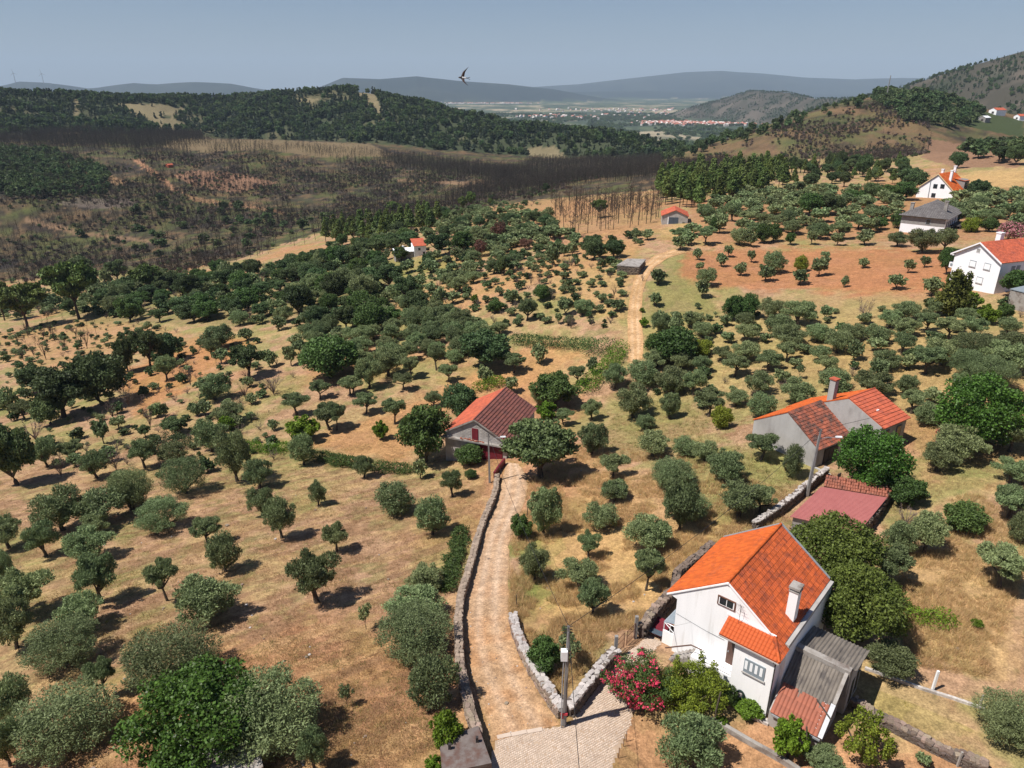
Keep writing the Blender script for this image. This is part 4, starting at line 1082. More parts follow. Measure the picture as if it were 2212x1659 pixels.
# ---- flat-roofed stone shelter by the path
fs = empty('flat_stone_shelter', (31, 181.3, -1), 0); tag(fs, 'low dry stone shelter with a flat grey concrete roof beside the dirt path', 'shelter')
q = [Vector((a - 31, b - 181.3, 0)) for a, b in ((26.6, 178.4), (32, 176.5), (35.2, 185), (30.5, 186))]
m = MB(); m.hexa([v * .96 + Vector((0, 0, -2)) for v in q] + [v * .96 + Vector((0, 0, 1.3)) for v in q]); m.build('wall', MT['darkstone'], fs)
m = MB(); m.hexa([v + Vector((0, 0, 1.303)) for v in q] + [v + Vector((0, 0, 1.5)) for v in q]); m.build('roof_slab', MT['concrete'], fs)
m = MB()
for k in range(260):
    e = R_.choice((0, 1, 0)); a, b = q[e] * .965, q[e + 1] * .965; p = a.lerp(b, R_.random()); z = R_.uniform(-1, 1.2); s_ = R_.uniform(.1, .25)
    m.box(p.x - s_, p.x + s_, p.y - s_ * .6, p.y + s_ * .6, z - s_ * .5, z + s_ * .5)
m.build('stones', MT['stone'], fs, kind='stuff')

# ---- small white house down in the valley
vh = empty('valley_cottage', (-35.5, 250.5, -13), R3(18)); tag(vh, 'small white cottage with red roof and white lean-to among dark trees below', 'cottage')
MB().box(.5, 4.8, -2, 3.5, -2, 3.9).build('wall', MT['white2'], vh)
m = MB(); m.slab((.3, -2.3, 3.85), (5.0, -2.3, 3.85), (5.0, 3.7, 5.4), (.3, 3.7, 5.4), .12); m.build('roof', MT['redtile'], vh)
MB().box(-6, .497, -1.5, 2.8, -2, 1.9).build('lean_to_wall', MT['concrete'], vh)
MB().slab((-6.3, -1.8, 1.95), (.49, -1.8, 2.0), (.49, 3.0, 2.5), (-6.3, 3.0, 2.45), .12).build('lean_to_roof', MT['lampwhite'], vh)
MB().box(2.0, 2.8, -2.05, -2.0, 2.2, 3.1).build('window', MT['glass'], vh)
MB().box(3.6, 4.4, -2.05, -2.0, -.5, 1.6).build('door', MT['darkwood'], vh)
m = MB(); m.box(-3.2, -2.4, 1.8, 2.5, 2.3, 3.3); m.build('chimney', MT['white2'], vh)

# ---- houses far off on the right and the tiny red hut on the burnt hill
def far_house(name, px, py, w, d_, h, az_, wallm, roofm, label):
    p = ground(px, py)[0]
    b = empty(name, p, R3(az_)); tag(b, label, 'house' if 'hut' not in name else 'hut')
    MB().prism([(-w / 2, -2), (w / 2, -2), (w / 2, h), (0, h + w * .22), (-w / 2, h)], 0, d_).build('wall', wallm, b)
    m = MB(); m.slab((d_ + .3, w / 2 + .4, h - .1), (-.3, w / 2 + .4, h - .1), (-.3, 0, h + w * .22 + .15), (d_ + .3, 0, h + w * .22 + .15), .15)
    m.slab((-.3, -w / 2 - .4, h - .1), (d_ + .3, -w / 2 - .4, h - .1), (d_ + .3, 0, h + w * .22 + .15), (-.3, 0, h + w * .22 + .15), .15); m.build('roof', roofm, b)
    MB().box(-.06, 0, -w * .2, w * .1, .2, h * .6).build('door', MT['darkwood'], b)
    return b
far_house('hillside_house', 2143, 246, 9, 14, 4, 20, MT['white2'], MT['redtile'], 'far white house with red roof on the green saddle at the right')
far_house('roadside_house', 2120, 262, 7, 9, 3.5, 30, MT['pole'], MT['lampwhite'], 'far low house with a pale roof below the green saddle at the right')
far_house('edge_house', 2195, 258, 8, 10, 3.5, 10, MT['white2'], MT['redtile'], 'far house with a red roof at the right edge under the bare mountain')
far_house('red_hut', 361, 362, 4, 6, 2.6, 60, MT['redtile'], MT['redtile'], 'tiny red hut alone on the burnt terraces across the valley')
# ------------------------------------------------------------------ lanes, walls, posts and wires
def z8(pts): return [(707.8 + .36 * x, 1061.8 + .36 * y) for x, y in pts]
def z5(pts): return [(707.8 + .36 * x, 530.9 + .36 * y) for x, y in pts]
def z6(pts): return [(1415.7 + .36 * x, 530.9 + .36 * y) for x, y in pts]
def z9(pts): return [(1415.7 + .36 * x, 1061.8 + .36 * y) for x, y in pts]
def gp(pts): return ground([p[0] for p in pts], [p[1] for p in pts])
def resample(P, step):
    P = np.asarray(P, float)
    d = np.concatenate([[0], np.cumsum(np.hypot(*np.diff(P[:, :2], axis=0).T))])
    n = max(2, int(d[-1] / step) + 1)
    s = np.linspace(0, d[-1], n)
    return np.stack([np.interp(s, d, P[:, k]) for k in range(P.shape[1])], 1)

LANE_L = z8([(985,1500),(960,1400),(905,1250),(850,1100),(812,950),(805,800),(825,650),(865,500),(915,330),(955,200),(1005,80),(1030,0)]) + z5([(1040,1425),(1058,1360),(1070,1300)])
LANE_R = z8([(1400,1400),(1345,1330),(1290,1250),(1230,1130),(1170,1020),(1130,900),(1100,800),(1092,660),(1085,560),(1090,450),(1085,330),(1110,240),(1160,120),(1195,30)]) + z5([(1200,1430),(1195,1390),(1150,1310)])
PATH_L = z5([(1800,700),(1802,640),(1800,560),(1800,400),(1815,300),(1840,200),(1870,140),(1960,60),(2080,20)])
PATH_R = z5([(1890,680),(1893,620),(1893,560),(1885,400),(1890,280),(1915,200),(1960,130),(2050,70),(2160,40)])
COB = z8([(960,1760),(975,1640),(1010,1480),(1300,1428),(1455,1395),(1500,1330),(1560,1240),(1640,1130),(1700,1050),(1745,1020),(1850,930),(1930,860),(2010,900),(1900,1000),(1850,1100),(1850,1270),(1815,1390),(1770,1500),(1700,1660),(1680,1780)])
gml = gm
def strip(name, Lp, Rp, lift, m, colf, step=.25, nac=14):
    L_, R_ = resample(gp(Lp), step), None
    a, b = gp(Lp), gp(Rp)
    n = max(2, int(np.hypot(*np.diff(a[:, :2], axis=0).T).sum() / step))
    def even(P):
        d = np.concatenate([[0], np.cumsum(np.hypot(*np.diff(P[:, :2], axis=0).T))]); s = np.linspace(0, d[-1], n)
        return np.stack([np.interp(s, d, P[:, k]) for k in (0, 1)], 1)
    A_, B_ = even(a), even(b)
    t = np.linspace(0, 1, nac)
    X = A_[:, None] * (1 - t)[None, :, None] + B_[:, None] * t[None, :, None]
    X += ((fbm(X[..., 0] * 1.3, X[..., 1] * 1.3, 3) - .5) * .35)[..., None] * ((t < .01) | (t > .99))[None, :, None]
    Z_ = H(X[..., 0], X[..., 1]) + lift
    col = colf(X[..., 0], X[..., 1], np.broadcast_to(t, X.shape[:2]))
    ii = np.arange(n * nac).reshape(n, nac)
    q = np.stack([ii[:-1, :-1], ii[:-1, 1:], ii[1:, 1:], ii[1:, :-1]], -1).reshape(-1, 4)
    me = fast_mesh(name, np.concatenate([X, Z_[..., None]], -1).reshape(-1, 3), q, m, smooth=True)
    ca = me.color_attributes.new('cover', 'FLOAT_COLOR', 'POINT')
    ca.data.foreach_set('color', np.concatenate([col.reshape(-1, 3), np.ones((n * nac, 1))], 1).astype(np.float32).ravel())
    return tag(link_mesh(name, me), kind='structure')
def dirt(x, y, t):
    C = np.empty(x.shape + (3,)); C[:] = (.40, .25, .14)
    n = fbm(x / 1.5, y / 1.5, 4); n2 = fbm(x / .5, y / .5, 3)
    C = lerp(C, (.36, .20, .10), smooth(.45, .65, n))
    far = smooth(46, 62, y)
    tr = np.exp(-((t - .33) / .09) ** 2) + np.exp(-((t - .68) / .09) ** 2)
    C = lerp(C, (.54, .40, .29), np.clip(tr * (.5 + .5 * far), 0, 1) * (.6 + .4 * n2))
    C = lerp(C, (.41, .29, .20), far * .5)
    C = lerp(C, (.30, .19, .09), smooth(.8, 1, np.abs(t * 2 - 1)) * .6)
    return C * (.85 + .3 * n2[..., None])
def path(x, y, t):
    C = np.empty(x.shape + (3,)); C[:] = (.43, .26, .13)
    n = fbm(x / 3, y / 3, 4)
    tr = np.exp(-((t - .3) / .1) ** 2) + np.exp(-((t - .68) / .1) ** 2)
    C = lerp(C, (.52, .36, .22), np.clip(tr, 0, 1) * .8)
    C = lerp(C, (.33, .2, .09), smooth(.5, .7, n) * .6)
    return C
lane = strip('dirt_lane', LANE_L, LANE_R, .03, gml, dirt)
farpath = strip('dirt_path', PATH_L, PATH_R, .07, gml, path, step=1.0, nac=10)

# cobbled paving: a bed and every cobble standing proud of it
cw = gp(COB)
cxy = [tuple(p[:2]) for p in cw]
lo, hi = cw[:, :2].min(0), cw[:, :2].max(0)
gs = .2
GX, GY = np.meshgrid(np.arange(lo[0], hi[0], gs), np.arange(lo[1], hi[1], gs))
cells = inpoly(GX + gs / 2, GY + gs / 2, cxy)
vmap, vv, ff = {}, [], []
for j, i in zip(*np.nonzero(cells)):
    q = []
    for a, b in ((0, 0), (1, 0), (1, 1), (0, 1)):
        k = (i + a, j + b)
        if k not in vmap: vmap[k] = len(vv); vv.append((lo[0] + k[0] * gs, lo[1] + k[1] * gs))
        q.append(vmap[k])
    ff.append(tuple(q))
vv = np.array(vv); vz = H(vv[:, 0], vv[:, 1]) + .012
bedm = mat('sandy_joints', (.42, .32, .235), (.36, .26, .185), scale=2, rough=.97)
cob = tag(link_mesh('cobbled_lane', fast_mesh('cobbled_lane', np.column_stack([vv, vz]), ff, bedm)), kind='structure')
an = math.radians(35); ca_, sa_ = math.cos(an), math.sin(an)
sp_ = .155
rr_ = np.arange(-40, 40, sp_)
UX, UY = np.meshgrid(rr_, rr_)
UX = UX + (np.arange(len(rr_)) % 2)[:, None] * sp_ * .5
ctrx, ctry = (lo + hi) / 2
wx, wy = ctrx + UX * ca_ - UY * sa_, ctry + UX * sa_ + UY * ca_
m_ = inpoly(wx + (fbm(wx, wy, 2) - .5) * .8, wy, cxy) & (rng.random(wx.shape) > .05)
wx, wy = wx[m_], wy[m_]
nb = len(wx); hw = sp_ * .43 * rng.uniform(.8, 1.05, nb)
wz = H(wx, wy) + .03 + rng.uniform(-.012, .014, nb)
an_ = an + rng.normal(0, .08, nb)
dx, dy = np.cos(an_) * hw, np.sin(an_) * hw
corners = [(-1, -1), (1, -1), (1, 1), (-1, 1)]
V = np.zeros((nb, 8, 3))
for k, (a, b) in enumerate(corners):
    for l, (sc_, zz) in enumerate(((1.0, -.05), (.82, 0.0))):
        V[:, k + 4 * l, 0] = wx + (a * dx - b * dy) * sc_; V[:, k + 4 * l, 1] = wy + (a * dy + b * dx) * sc_; V[:, k + 4 * l, 2] = wz + zz
fq = np.array([(4, 5, 6, 7), (0, 1, 5, 4), (1, 2, 6, 5), (2, 3, 7, 6), (3, 0, 4, 7)])
FF = (fq[None] + (np.arange(nb) * 8)[:, None, None]).reshape(-1, 4)
link_mesh('cobbles', fast_mesh('cobbles', V.reshape(-1, 3), FF, MT['cobble']), cob)['kind'] = 'stuff'
# flush kerb slabs where dirt meets cobbles
ks = gp(z8([(1015,1476),(1100,1460),(1195,1443),(1290,1428)]))
for a, b in zip(ks[:-1], ks[1:]):
    d = (b - a); L1 = np.hypot(d[0], d[1]); az_ = math.atan2(d[1], d[0])
    M_ = Matrix.Translation(Vector(((a[0] + b[0]) / 2, (a[1] + b[1]) / 2, (a[2] + b[2]) / 2 + .02))) @ Matrix.Rotation(az_, 4, 'Z')
    MB().box(-L1 / 2 + .02, L1 / 2 - .02, -.16, .16, -.1, .045, M=M_).build('kerb_stone', MT['cobble'], cob)

# dry stone walls, stone by stone
def stone_mesh(seed, m):
    g = np.random.default_rng(seed)
    v, f = [], []
    c = .24
    for sx in (-1, 1):
        for sy in (-1, 1):
            for sz in (-1, 1):
                j = g.normal(size=3) * .10
                for ax in range(3):
                    p = np.array((sx, sy, sz), float); p[ax] *= 1 - 2 * c * g.uniform(.6, 1.4)
                    v.append((p + j) * .5)
    bm_ = __import__('bmesh').new()
    vs_ = [bm_.verts.new(p) for p in v]
    __import__('bmesh').ops.convex_hull(bm_, input=vs_)
    me = bpy.data.meshes.new('stone'); bm_.to_mesh(me); bm_.free(); me.materials.append(m)
    return me
STONES = {k: [stone_mesh(s + 10 * i, MT[k]) for s in range(6)] for i, k in enumerate(('stone', 'palestone', 'darkstone'))}
def stone_wall(pts, width, height, label, facem='stone', capm='stone', near=280, course=.21, slen=.33, sides=(1, -1), z_off=0.0, cat='wall', name='dry_stone_wall', height2=None):
    P = resample(pts, .25)
    root = empty(name, tuple(P[len(P) // 2]))
    tag(root, label, cat)
    o0 = Vector(P[len(P) // 2])
    T = np.gradient(P[:, :2], axis=0); T /= np.linalg.norm(T, axis=1)[:, None]
    Nn = np.stack([-T[:, 1], T[:, 0]], 1)
    hh_ = height + (fbm(P[:, 0] * .7, P[:, 1] * .7, 2) - .5) * .35
    if height2 is not None: hh_ = hh_ + np.linspace(0, height2 - height, len(P))
    # core
    n = len(P); vs_, fs_ = [], []
    for i in range(n):
        for s in (-1, 1):
            for zz in (-.6, hh_[i] - .16):
                vs_.append((P[i, 0] + Nn[i, 0] * s * (width / 2 - .16) - o0.x, P[i, 1] + Nn[i, 1] * s * (width / 2 - .16) - o0.y, P[i, 2] + zz + z_off - o0.z))
    for i in range(n - 1):
        a = 4 * i; b = a + 4
        fs_ += [(a, b, b + 1, a + 1), (a + 3, b + 3, b + 2, a + 2), (a + 1, b + 1, b + 3, a + 3)]
    fs_ += [(0, 1, 3, 2), (4 * n - 4, 4 * n - 2, 4 * n - 1, 4 * n - 3)]
    link_mesh('core', fast_mesh('core', vs_, fs_, MT['darkstone']), root)
    g = random.Random(int(abs(P[0, 0] * 100)) + n)
    st = []
    total = n * .25
    def at(s):
        f_ = min(max(s / .25, 0), n - 1.001); i = int(f_); t = f_ - i
        return P[i] * (1 - t) + P[i + 1] * t, T[i], Nn[i], hh_[i] * (1 - t) + hh_[i + 1] * t
    for s_ in sides:
        z = -.1; j = 0
        while z < height + .3:
            s = g.random() * slen
            while s < total:
                l_ = slen * g.uniform(.55, 1.35)
                p, t, nn, h_ = at(s + l_ / 2)
                if z + course * .6 < h_ - .05:
                    st.append((Vector((p[0] + nn[0] * s_ * (width / 2 - .12 + g.uniform(-.05, .05)), p[1] + nn[1] * s_ * (width / 2 - .12), p[2] + z + course / 2 + z_off)), math.atan2(t[1], t[0]), (l_ * 1.02, .32, course * g.uniform(.85, 1.15)), facem))
                s += l_
            z += course * .95; j += 1
    k = max(2, round(width / .28)); 
    for q in range(k):
        s = -g.random() * .3
        while s < total:
            l_ = .32 * g.uniform(.55, 1.5)
            p, t, nn, h_ = at(s + l_ / 2)
            off = (q + .5) / k * width - width / 2 + g.uniform(-.06, .06)
            st.append((Vector((p[0] + nn[0] * off, p[1] + nn[1] * off, p[2] + h_ - .10 + g.uniform(-.06, .08) + z_off)), math.atan2(t[1], t[0]) + g.uniform(-.5, .5), (l_ * 1.05, width / k * g.uniform(.85, 1.25), .22 * g.uniform(.7, 1.4)), capm))
            s += l_
    e = Vector((0, 0, EYE))
    st.sort(key=lambda q: (q[0] - e).length)
    rest = MB()
    for i, (p, a, sc_, mk) in enumerate(st):
        me = STONES[mk][g.randrange(6)]
        M_ = Matrix.Translation(p - o0) @ Matrix.Rotation(a + g.uniform(-.12, .12), 4, 'Z') @ Matrix.Rotation(g.uniform(-.1, .1), 4, 'X') @ Matrix.Diagonal((*sc_, 1))
        if i < near:
            o = link_mesh('stone', me, root); o.matrix_local = M_
        else:
            rest.add([M_ @ v.co for v in me.vertices], [tuple(f.vertices) for f in me.polygons], 0 if mk == facem else 1)
    if rest.v: rest.build('more_stones', [MT[facem], MT[capm]], root, kind='stuff')
    return root
W1 = gp(z8([(905,1500),(855,1350),(825,1220),(795,1080),(788,900),(785,780),(802,650),(842,520),(893,330),(940,180),(990,70),(1012,0)]) + z5([(1012,1440),(1018,1400)]))
stone_wall(W1, .62, .95, 'long dry stone wall along the left side of the dirt lane', near=290, height2=.75)
W2 = gp(z8([(1112,770),(1135,870),(1180,985),(1240,1105),(1310,1215),(1365,1300),(1400,1345)]))
stone_wall(W2, .7, .75, 'low lichen pale dry stone wall curving from the lane fork, left arm of the V', capm='palestone', near=290, height2=1.05)
W2b = gp(z8([(1445,1345),(1500,1280),(1590,1165),(1665,1075),(1722,1015)]))
stone_wall(W2b, .7, 1.25, 'dry stone wall rising from the lane fork to the gate, right arm of the V', facem='darkstone', capm='palestone', near=290)
W3 = gp(z8([(1880,880),(1960,770),(2080,650)]) + z9([(120,560),(330,380)]))
stone_wall(W3, .7, 1.5, 'dark dry stone wall behind the left side of the white house', facem='darkstone', capm='stone', near=200)
W3b = gp(z9([(590,235),(680,175),(760,120),(815,75),(880,20),(960,-45),(1015,-90)]))
stone_wall(W3b, .6, 1.2, 'stone wall climbing beside the maroon roofed shed to the farmhouse gate', facem='darkstone', capm='palestone', near=160)
W4 = gp(z9([(1185,1290),(1350,1390),(1550,1490),(1750,1590),(1960,1680)]))
stone_wall(W4, .7, .75, 'low crumbling terrace wall right of the lean-to shed', facem='darkstone', capm='stone', near=240, sides=(-1,1))
def ribbon_wall(name, pts, w, h, m, label, base=-.5):
    P = resample(gp(pts), 1.0)
    mb = MB()
    o0 = P[len(P) // 2]
    for a, b in zip(P[:-1], P[1:]):
        d = np.array((b[0] - a[0], b[1] - a[1])); d /= np.linalg.norm(d); nn = np.array((-d[1], d[0])) * w / 2
        c = [(a[0] - nn[0], a[1] - nn[1]), (b[0] - nn[0], b[1] - nn[1]), (b[0] + nn[0], b[1] + nn[1]), (a[0] + nn[0], a[1] + nn[1])]
        zz = [a[2], b[2], b[2], a[2]]
        mb.hexa([(x - o0[0], y - o0[1], z + base - o0[2]) for (x, y), z in zip(c, zz)] + [(x - o0[0], y - o0[1], z + h - o0[2]) for (x, y), z in zip(c, zz)])
    o = mb.build(name, m); o.location = o0
    return tag(o, label, 'wall' if 'wall' in name else 'kerb')
ribbon_wall('garden_wall', z9([(330,1385),(420,1430),(590,1530),(720,1600),(860,1690)]), .3, .45, MT['concrete'], 'low concrete garden wall below the white house')
ribbon_wall('white_kerb', z9([(1255,1065),(1400,1115),(1620,1195),(1800,1250),(1970,1310)]), .22, .22, MT['palestone'], 'white concrete kerb edging the yard at the right')
ribbon_wall('house_kerb', z9([(470,1290),(560,1340),(680,1395)]), .5, .22, MT['palestone'], 'pale concrete kerb at the foot of the white house front')
ribbon_wall('ramp_wall', z5([(1062,1310),(1030,1350),(1000,1395)]), .25, 1.0, MT['maroon'], 'maroon painted ramp wall leading to the barn doors')
# terrace pier with two pipe stubs at the bottom edge
pr_ = gp(z8([(675,1560),(905,1480),(985,1700),(690,1760)]))
m = MB(); m.hexa([(p[0] - pr_[0, 0], p[1] - pr_[0, 1], -1.0) for p in (pr_[3], pr_[2], pr_[1], pr_[0])] + [(p[0] - pr_[0, 0], p[1] - pr_[0, 1], 1.15) for p in (pr_[3], pr_[2], pr_[1], pr_[0])])
pier = m.build('stone_pier', MT['darkconcrete']); pier.location = tuple(pr_[0]); tag(pier, 'broad lichen dark concrete tank top at the bottom edge beside the lane', 'tank')
for dx_, dy_ in ((.75, -.75), (2.55, -.2)):
    m = MB(); m.box(dx_ - .09, dx_ + .09, dy_ - .09, dy_ + .09, 1.153, 1.6); m.build('pipe_stub', MT['blackmetal'], pier)
ru = gp([(345,1659),(415,1640),(560,1630),(575,1690),(470,1760),(345,1760)])
rb = empty('ruined_building', tuple(ru[2])); tag(rb, 'roofless stone ruin with a whitewashed wall end beneath the bottom fig tree', 'ruin')
def loc2(p, z): return (p[0] - ru[2, 0], p[1] - ru[2, 1], z)
m = MB(); a, b, c_ = ru[1], ru[2], ru[3]
m.hexa([loc2(q, -1) for q in (ru[4], c_, b, a)] + [loc2(q, 1.9 if i else 1.5) for i, q in enumerate((ru[4], c_, b, a))]); m.build('wall_top', MT['concrete'], rb)
m = MB(); m.tube([loc2(ru[0], 1.6), loc2(ru[1], 2.1)], .16, 6); m.build('beam', MT['bark'], rb)
m = MB(); m.hexa([loc2(q, -1) for q in (ru[4], ru[1] - np.array((.05, .05, 0)), ru[1] - np.array((.4, -.3, 0)), ru[5])] + [loc2(q, 1.3) for q in (ru[4], ru[1] - np.array((.05, .05, 0)), ru[1] - np.array((.4, -.3, 0)), ru[5])]); m.build('wall', MT['white'], rb)

# posts, gate and fences
def post(px, py, h, m, label, w=.11, name='fence_post', lean=(0, 0), rnd=False, grp=None):
    p = gp([(px, py)])[0]
    mb = MB()
    if rnd: mb.tube([(0, 0, -.3), (lean[0] * .4, lean[1] * .6, h * .5), (lean[0], lean[1], h)], [w * .5, w * .5, w * .4], 6)
    else: mb.hexa([(-w / 2, -w / 2, -.3), (w / 2, -w / 2, -.3), (w / 2, w / 2, -.3), (-w / 2, w / 2, -.3)] + [(x + lean[0], y + lean[1], h) for x, y in ((-w / 2, -w / 2), (w / 2, -w / 2), (w / 2, w / 2), (-w / 2, w / 2))])
    o = mb.build(name, m); o.location = tuple(p)
    return tag(o, label, 'post', grp)
(px1, py1), (px2, py2) = z8([(1725,990)])[0], z8([(1845,880)])[0]
post(px1, py1, 2.1, MT['pole'], 'square concrete gate post at the end of the V wall', .26, 'gate_post')
post(px2, py2, 2.3, MT['pole'], 'square concrete gate post against the dark wall behind the house', .26, 'gate_post')
ga, gb = gp([(px1, py1)])[0], gp([(px2, py2)])[0]
gate = empty('iron_gate', tuple(ga)); tag(gate, 'rusty iron double gate standing between two square concrete posts', 'gate')
dv = Vector(gb - ga); 
for k0, k1 in ((.04, .42), (.55, .94)):
    leaf = MB()
    a, b = dv * k0, dv * k1
    for z in (.25, 1.0, 1.55): leaf.tube([a + Vector((0, 0, z)), b + Vector((0, 0, z + .1))], .025, 4)
    leaf.tube([a + Vector((0, 0, .1)), a + Vector((0, 0, 1.6))], .03, 4); leaf.tube([b + Vector((0, 0, .1)), b + Vector((0, 0, 1.7))], .03, 4)
    lf = leaf.build('gate_leaf', MT['rust'], gate)
    bars = MB()
    for q in np.linspace(.12, .88, 7):
        c_ = a.lerp(b, q); bars.tube([c_ + Vector((0, 0, .25)), c_ + Vector((0, 0, 1.55))], .012, 4)
    bars.build('bars', MT['rust'], lf)
# pieces by the gate: a laid-flat clothes airer and a maroon awning strip
aw_ = empty('maroon_awning', wloc(wh, (1.4, 6.1, -.6)), R3(49.1)); tag(aw_, 'low maroon and grey awning beside the porch left of the white house', 'awning')
MB().slab((-1.0, .9, 1.15), (-1.0, -1.0, 1.4), (1.2, -1.0, 1.4), (1.2, .9, 1.15), .05).build('canvas', MT['maroon'], aw_)
MB().slab((-1.02, .5, 1.25), (-1.02, -1.02, 1.45), (-.45, -1.02, 1.46), (-.45, .5, 1.26), .04).build('grey_panel', MT['bluedoor'], aw_)
for x, y in ((-.95, .85), (1.15, .85), (-.95, -.95), (1.15, -.95)): MB().box(x - .03, x + .03, y - .03, y + .03, -.3, 1.12).build('leg', MT['blackmetal'], aw_)
# wooden and metal fence posts
for i, (x, y) in enumerate(((1198,150),(1147,290),(1133,690),(1175,880))):
    a, b = z8([(x, y)])[0]
    post(a, b, 1.35, MT['darkwood'], ['dark fence post beside the round green bush near the barn', 'dark fence post in front of the round green bush by the lane', 'dark fence post in tall grass halfway along the lane', 'dark fence post inside the left arm of the V wall'][i], .1, rnd=True, grp='fence posts along the lane')
for i, (x, y, h, w, mm, lb) in enumerate(((1660,1195,1.9,.16,MT['lampwhite'],'tall white concrete post on the white kerb'), (1940,1300,1.2,.13,MT['palestone'],'short pale concrete post at the far end of the white kerb'),
      (1810,1650,1.3,.12,MT['concrete'],'grey post in the crumbling terrace wall at the bottom right'), (345,1430,3.1,.13,MT['bark'],'crooked pale vine pole at the left corner of the garden wall'), (905,1640,3.1,.13,MT['bark'],'crooked vine pole in front of the lean-to shed'))):
    a, b = z9([(x, y)])[0]
    post(a, b, h, mm, lb, w, 'vine_pole' if i > 2 else 'concrete_post', lean=(.35, .5) if i == 3 else ((-.3, .4) if i == 4 else (.08, .05)), rnd=i > 2)
for i, (x, y) in enumerate(((1775,1530),(1790,1500),(1745,1600))):
    a, b = z8([(x, y)])[0]; post(a, b, 1.0, MT['rust'], 'thin rusty stake at the edge of the cobbled lane, ' + ('middle one', 'farthest', 'nearest the camera')[i], .05, 'stake', rnd=True, grp='rusty stakes')

# utility poles
def utility_pole(px, py, h, w, label, lean=(0, 0), lamp=None, box=False):
    p = gp([(px, py)])[0]
    b = empty('utility_pole', tuple(p)); tag(b, label, 'utility pole', None)
    T_ = Vector((lean[0], lean[1], h))
    m = MB(); m.hexa([(-w / 2, -w / 2, -.6), (w / 2, -w / 2, -.6), (w / 2, w / 2, -.6), (-w / 2, w / 2, -.6)] + [(T_.x + x * .55, T_.y + y * .55, h) for x, y in ((-w / 2, -w / 2), (w / 2, -w / 2), (w / 2, w / 2), (-w / 2, w / 2))])
    m.build('shaft', MT['pole'], b)
    m = MB()
    for k in range(3): m.tube([T_ * (1 - .03 * k) + Vector((-.28, 0, 0)), T_ * (1 - .03 * k) + Vector((.28, 0, 0))], .03, 5)
    m.build('insulator_bracket', MT['blackmetal'], b)
    if lamp:
        q = T_ * .86; e = q + Vector(lamp)
        m = MB(); m.tube([q, q.lerp(e, .5) + Vector((0, 0, .12)), e], .03, 5); ar = m.build('lamp_arm', MT['metal'], b)
        d = Vector((lamp[0], lamp[1], 0)).normalized(); n2 = Vector((-d.y, d.x, 0))
        m = MB(); f0 = e - d * .1; f1 = e + d * .62
        m.hexa([f0 - n2 * .1, f1 - n2 * .14, f1 + n2 * .14, f0 + n2 * .1, f0 - n2 * .07 + Vector((0, 0, .16)), f1 - n2 * .09 + Vector((0, 0, .13)), f1 + n2 * .09 + Vector((0, 0, .13)), f0 + n2 * .07 + Vector((0, 0, .16))]); m.build('lamp_head', MT['lampwhite'], ar)
    if box:
        m = MB(); m.box(-.42, .02, -.52, -.14, 6.35, 7.15); m.build('meter_box', MT['lampwhite'], b)
        m = MB(); m.tube([(-.2, -.3, 6.4), (-.25, -.26, 4.5), (-.22, -.3, .0)], .045, 5); m.tube([(.02, -.25, 8.6), (-.05, -.28, 6.9)], .03, 5); m.build('conduit', MT['metal'], b)
        m = MB(); m.box(-.3, .2, -.25, -.2, 1.15, 1.35); m.box(-.27, -.1, -.27, -.255, .85, 1.15); m.build('warning_tape', MT['redtape'], b)
    return b, Vector(p) + T_
c0 = z8([(1418,1400)])[0]
pole_c, top_c = utility_pole(c0[0], c0[1], 8.9, .30, 'concrete utility pole with a white meter box at the lane fork', (.06, 0), None, True)
pole_b, top_b = utility_pole(1058, 1043, 7.6, .3, 'concrete pole with a white street lamp in front of the barn', (-.12, 0), (1.7, .3, .35))
pole_f, top_f = utility_pole(1742, 1072, 8.6, .34, 'leaning concrete pole with a white street lamp in front of the farmhouse', (.35, .2), (2.0, .1, .15))
pole_h, top_h = utility_pole(1913, 217, 24, 1.0, 'tall pale pole standing alone on the crest of the right hill', (.6, 0))
def cable(a, b, sag, label, r=.013):
    a, b = Vector(a), Vector(b)
    m = MB(); m.tube([a.lerp(b, t) - Vector((0, 0, 4 * sag * t * (1 - t))) for t in np.linspace(0, 1, 24)], r, 4, cap=False)
    return tag(m.build('overhead_cable', MT['cable']), label, 'cable')
cable(top_c, top_b, 1.2, 'overhead cable from the lane fork pole to the barn lamp post', .02)
cable(top_c, top_f, 1.0, 'overhead cable from the lane fork pole to the farmhouse lamp post', .024)
cable(top_c, Vector((3.6, 14, 8.0)), 1.2, 'black overhead cable running from the lane fork pole off the bottom edge', .02)
cable(top_f, Vector((92, 100, 10)), 1.6, 'overhead cable from the farmhouse lamp post off to the right', .024)
cable(top_c - Vector((0, 0, .3)), wloc(wh, (-.1, 2.5, 4.1)), .5, 'thin house cable from the lane fork pole to the white house', .008)
# ------------------------------------------------------------------ vegetation: building blocks
class Leaves:
    def __init__(self): self.v, self.f, self.m = [], [], []; self.n = 0
    def add(self, verts, faces, mi):
        verts = np.asarray(verts, np.float32).reshape(-1, 3)
        for f in faces: self.f.append(tuple(i + self.n for i in f))
        self.v.append(verts); self.n += len(verts); self.m += [mi] * len(faces)
    def quads(self, P, mi):
        """P (n,4,3)"""
        n = len(P)
        self.v.append(P.reshape(-1, 3).astype(np.float32))
        ii = (np.arange(n * 4).reshape(n, 4) + self.n)
        self.f += [tuple(r) for r in ii.tolist()]
        self.n += n * 4; self.m += [mi] * n
    def mesh(self, name, mats):
        return fast_mesh(name, np.concatenate(self.v), self.f, mats, self.m)

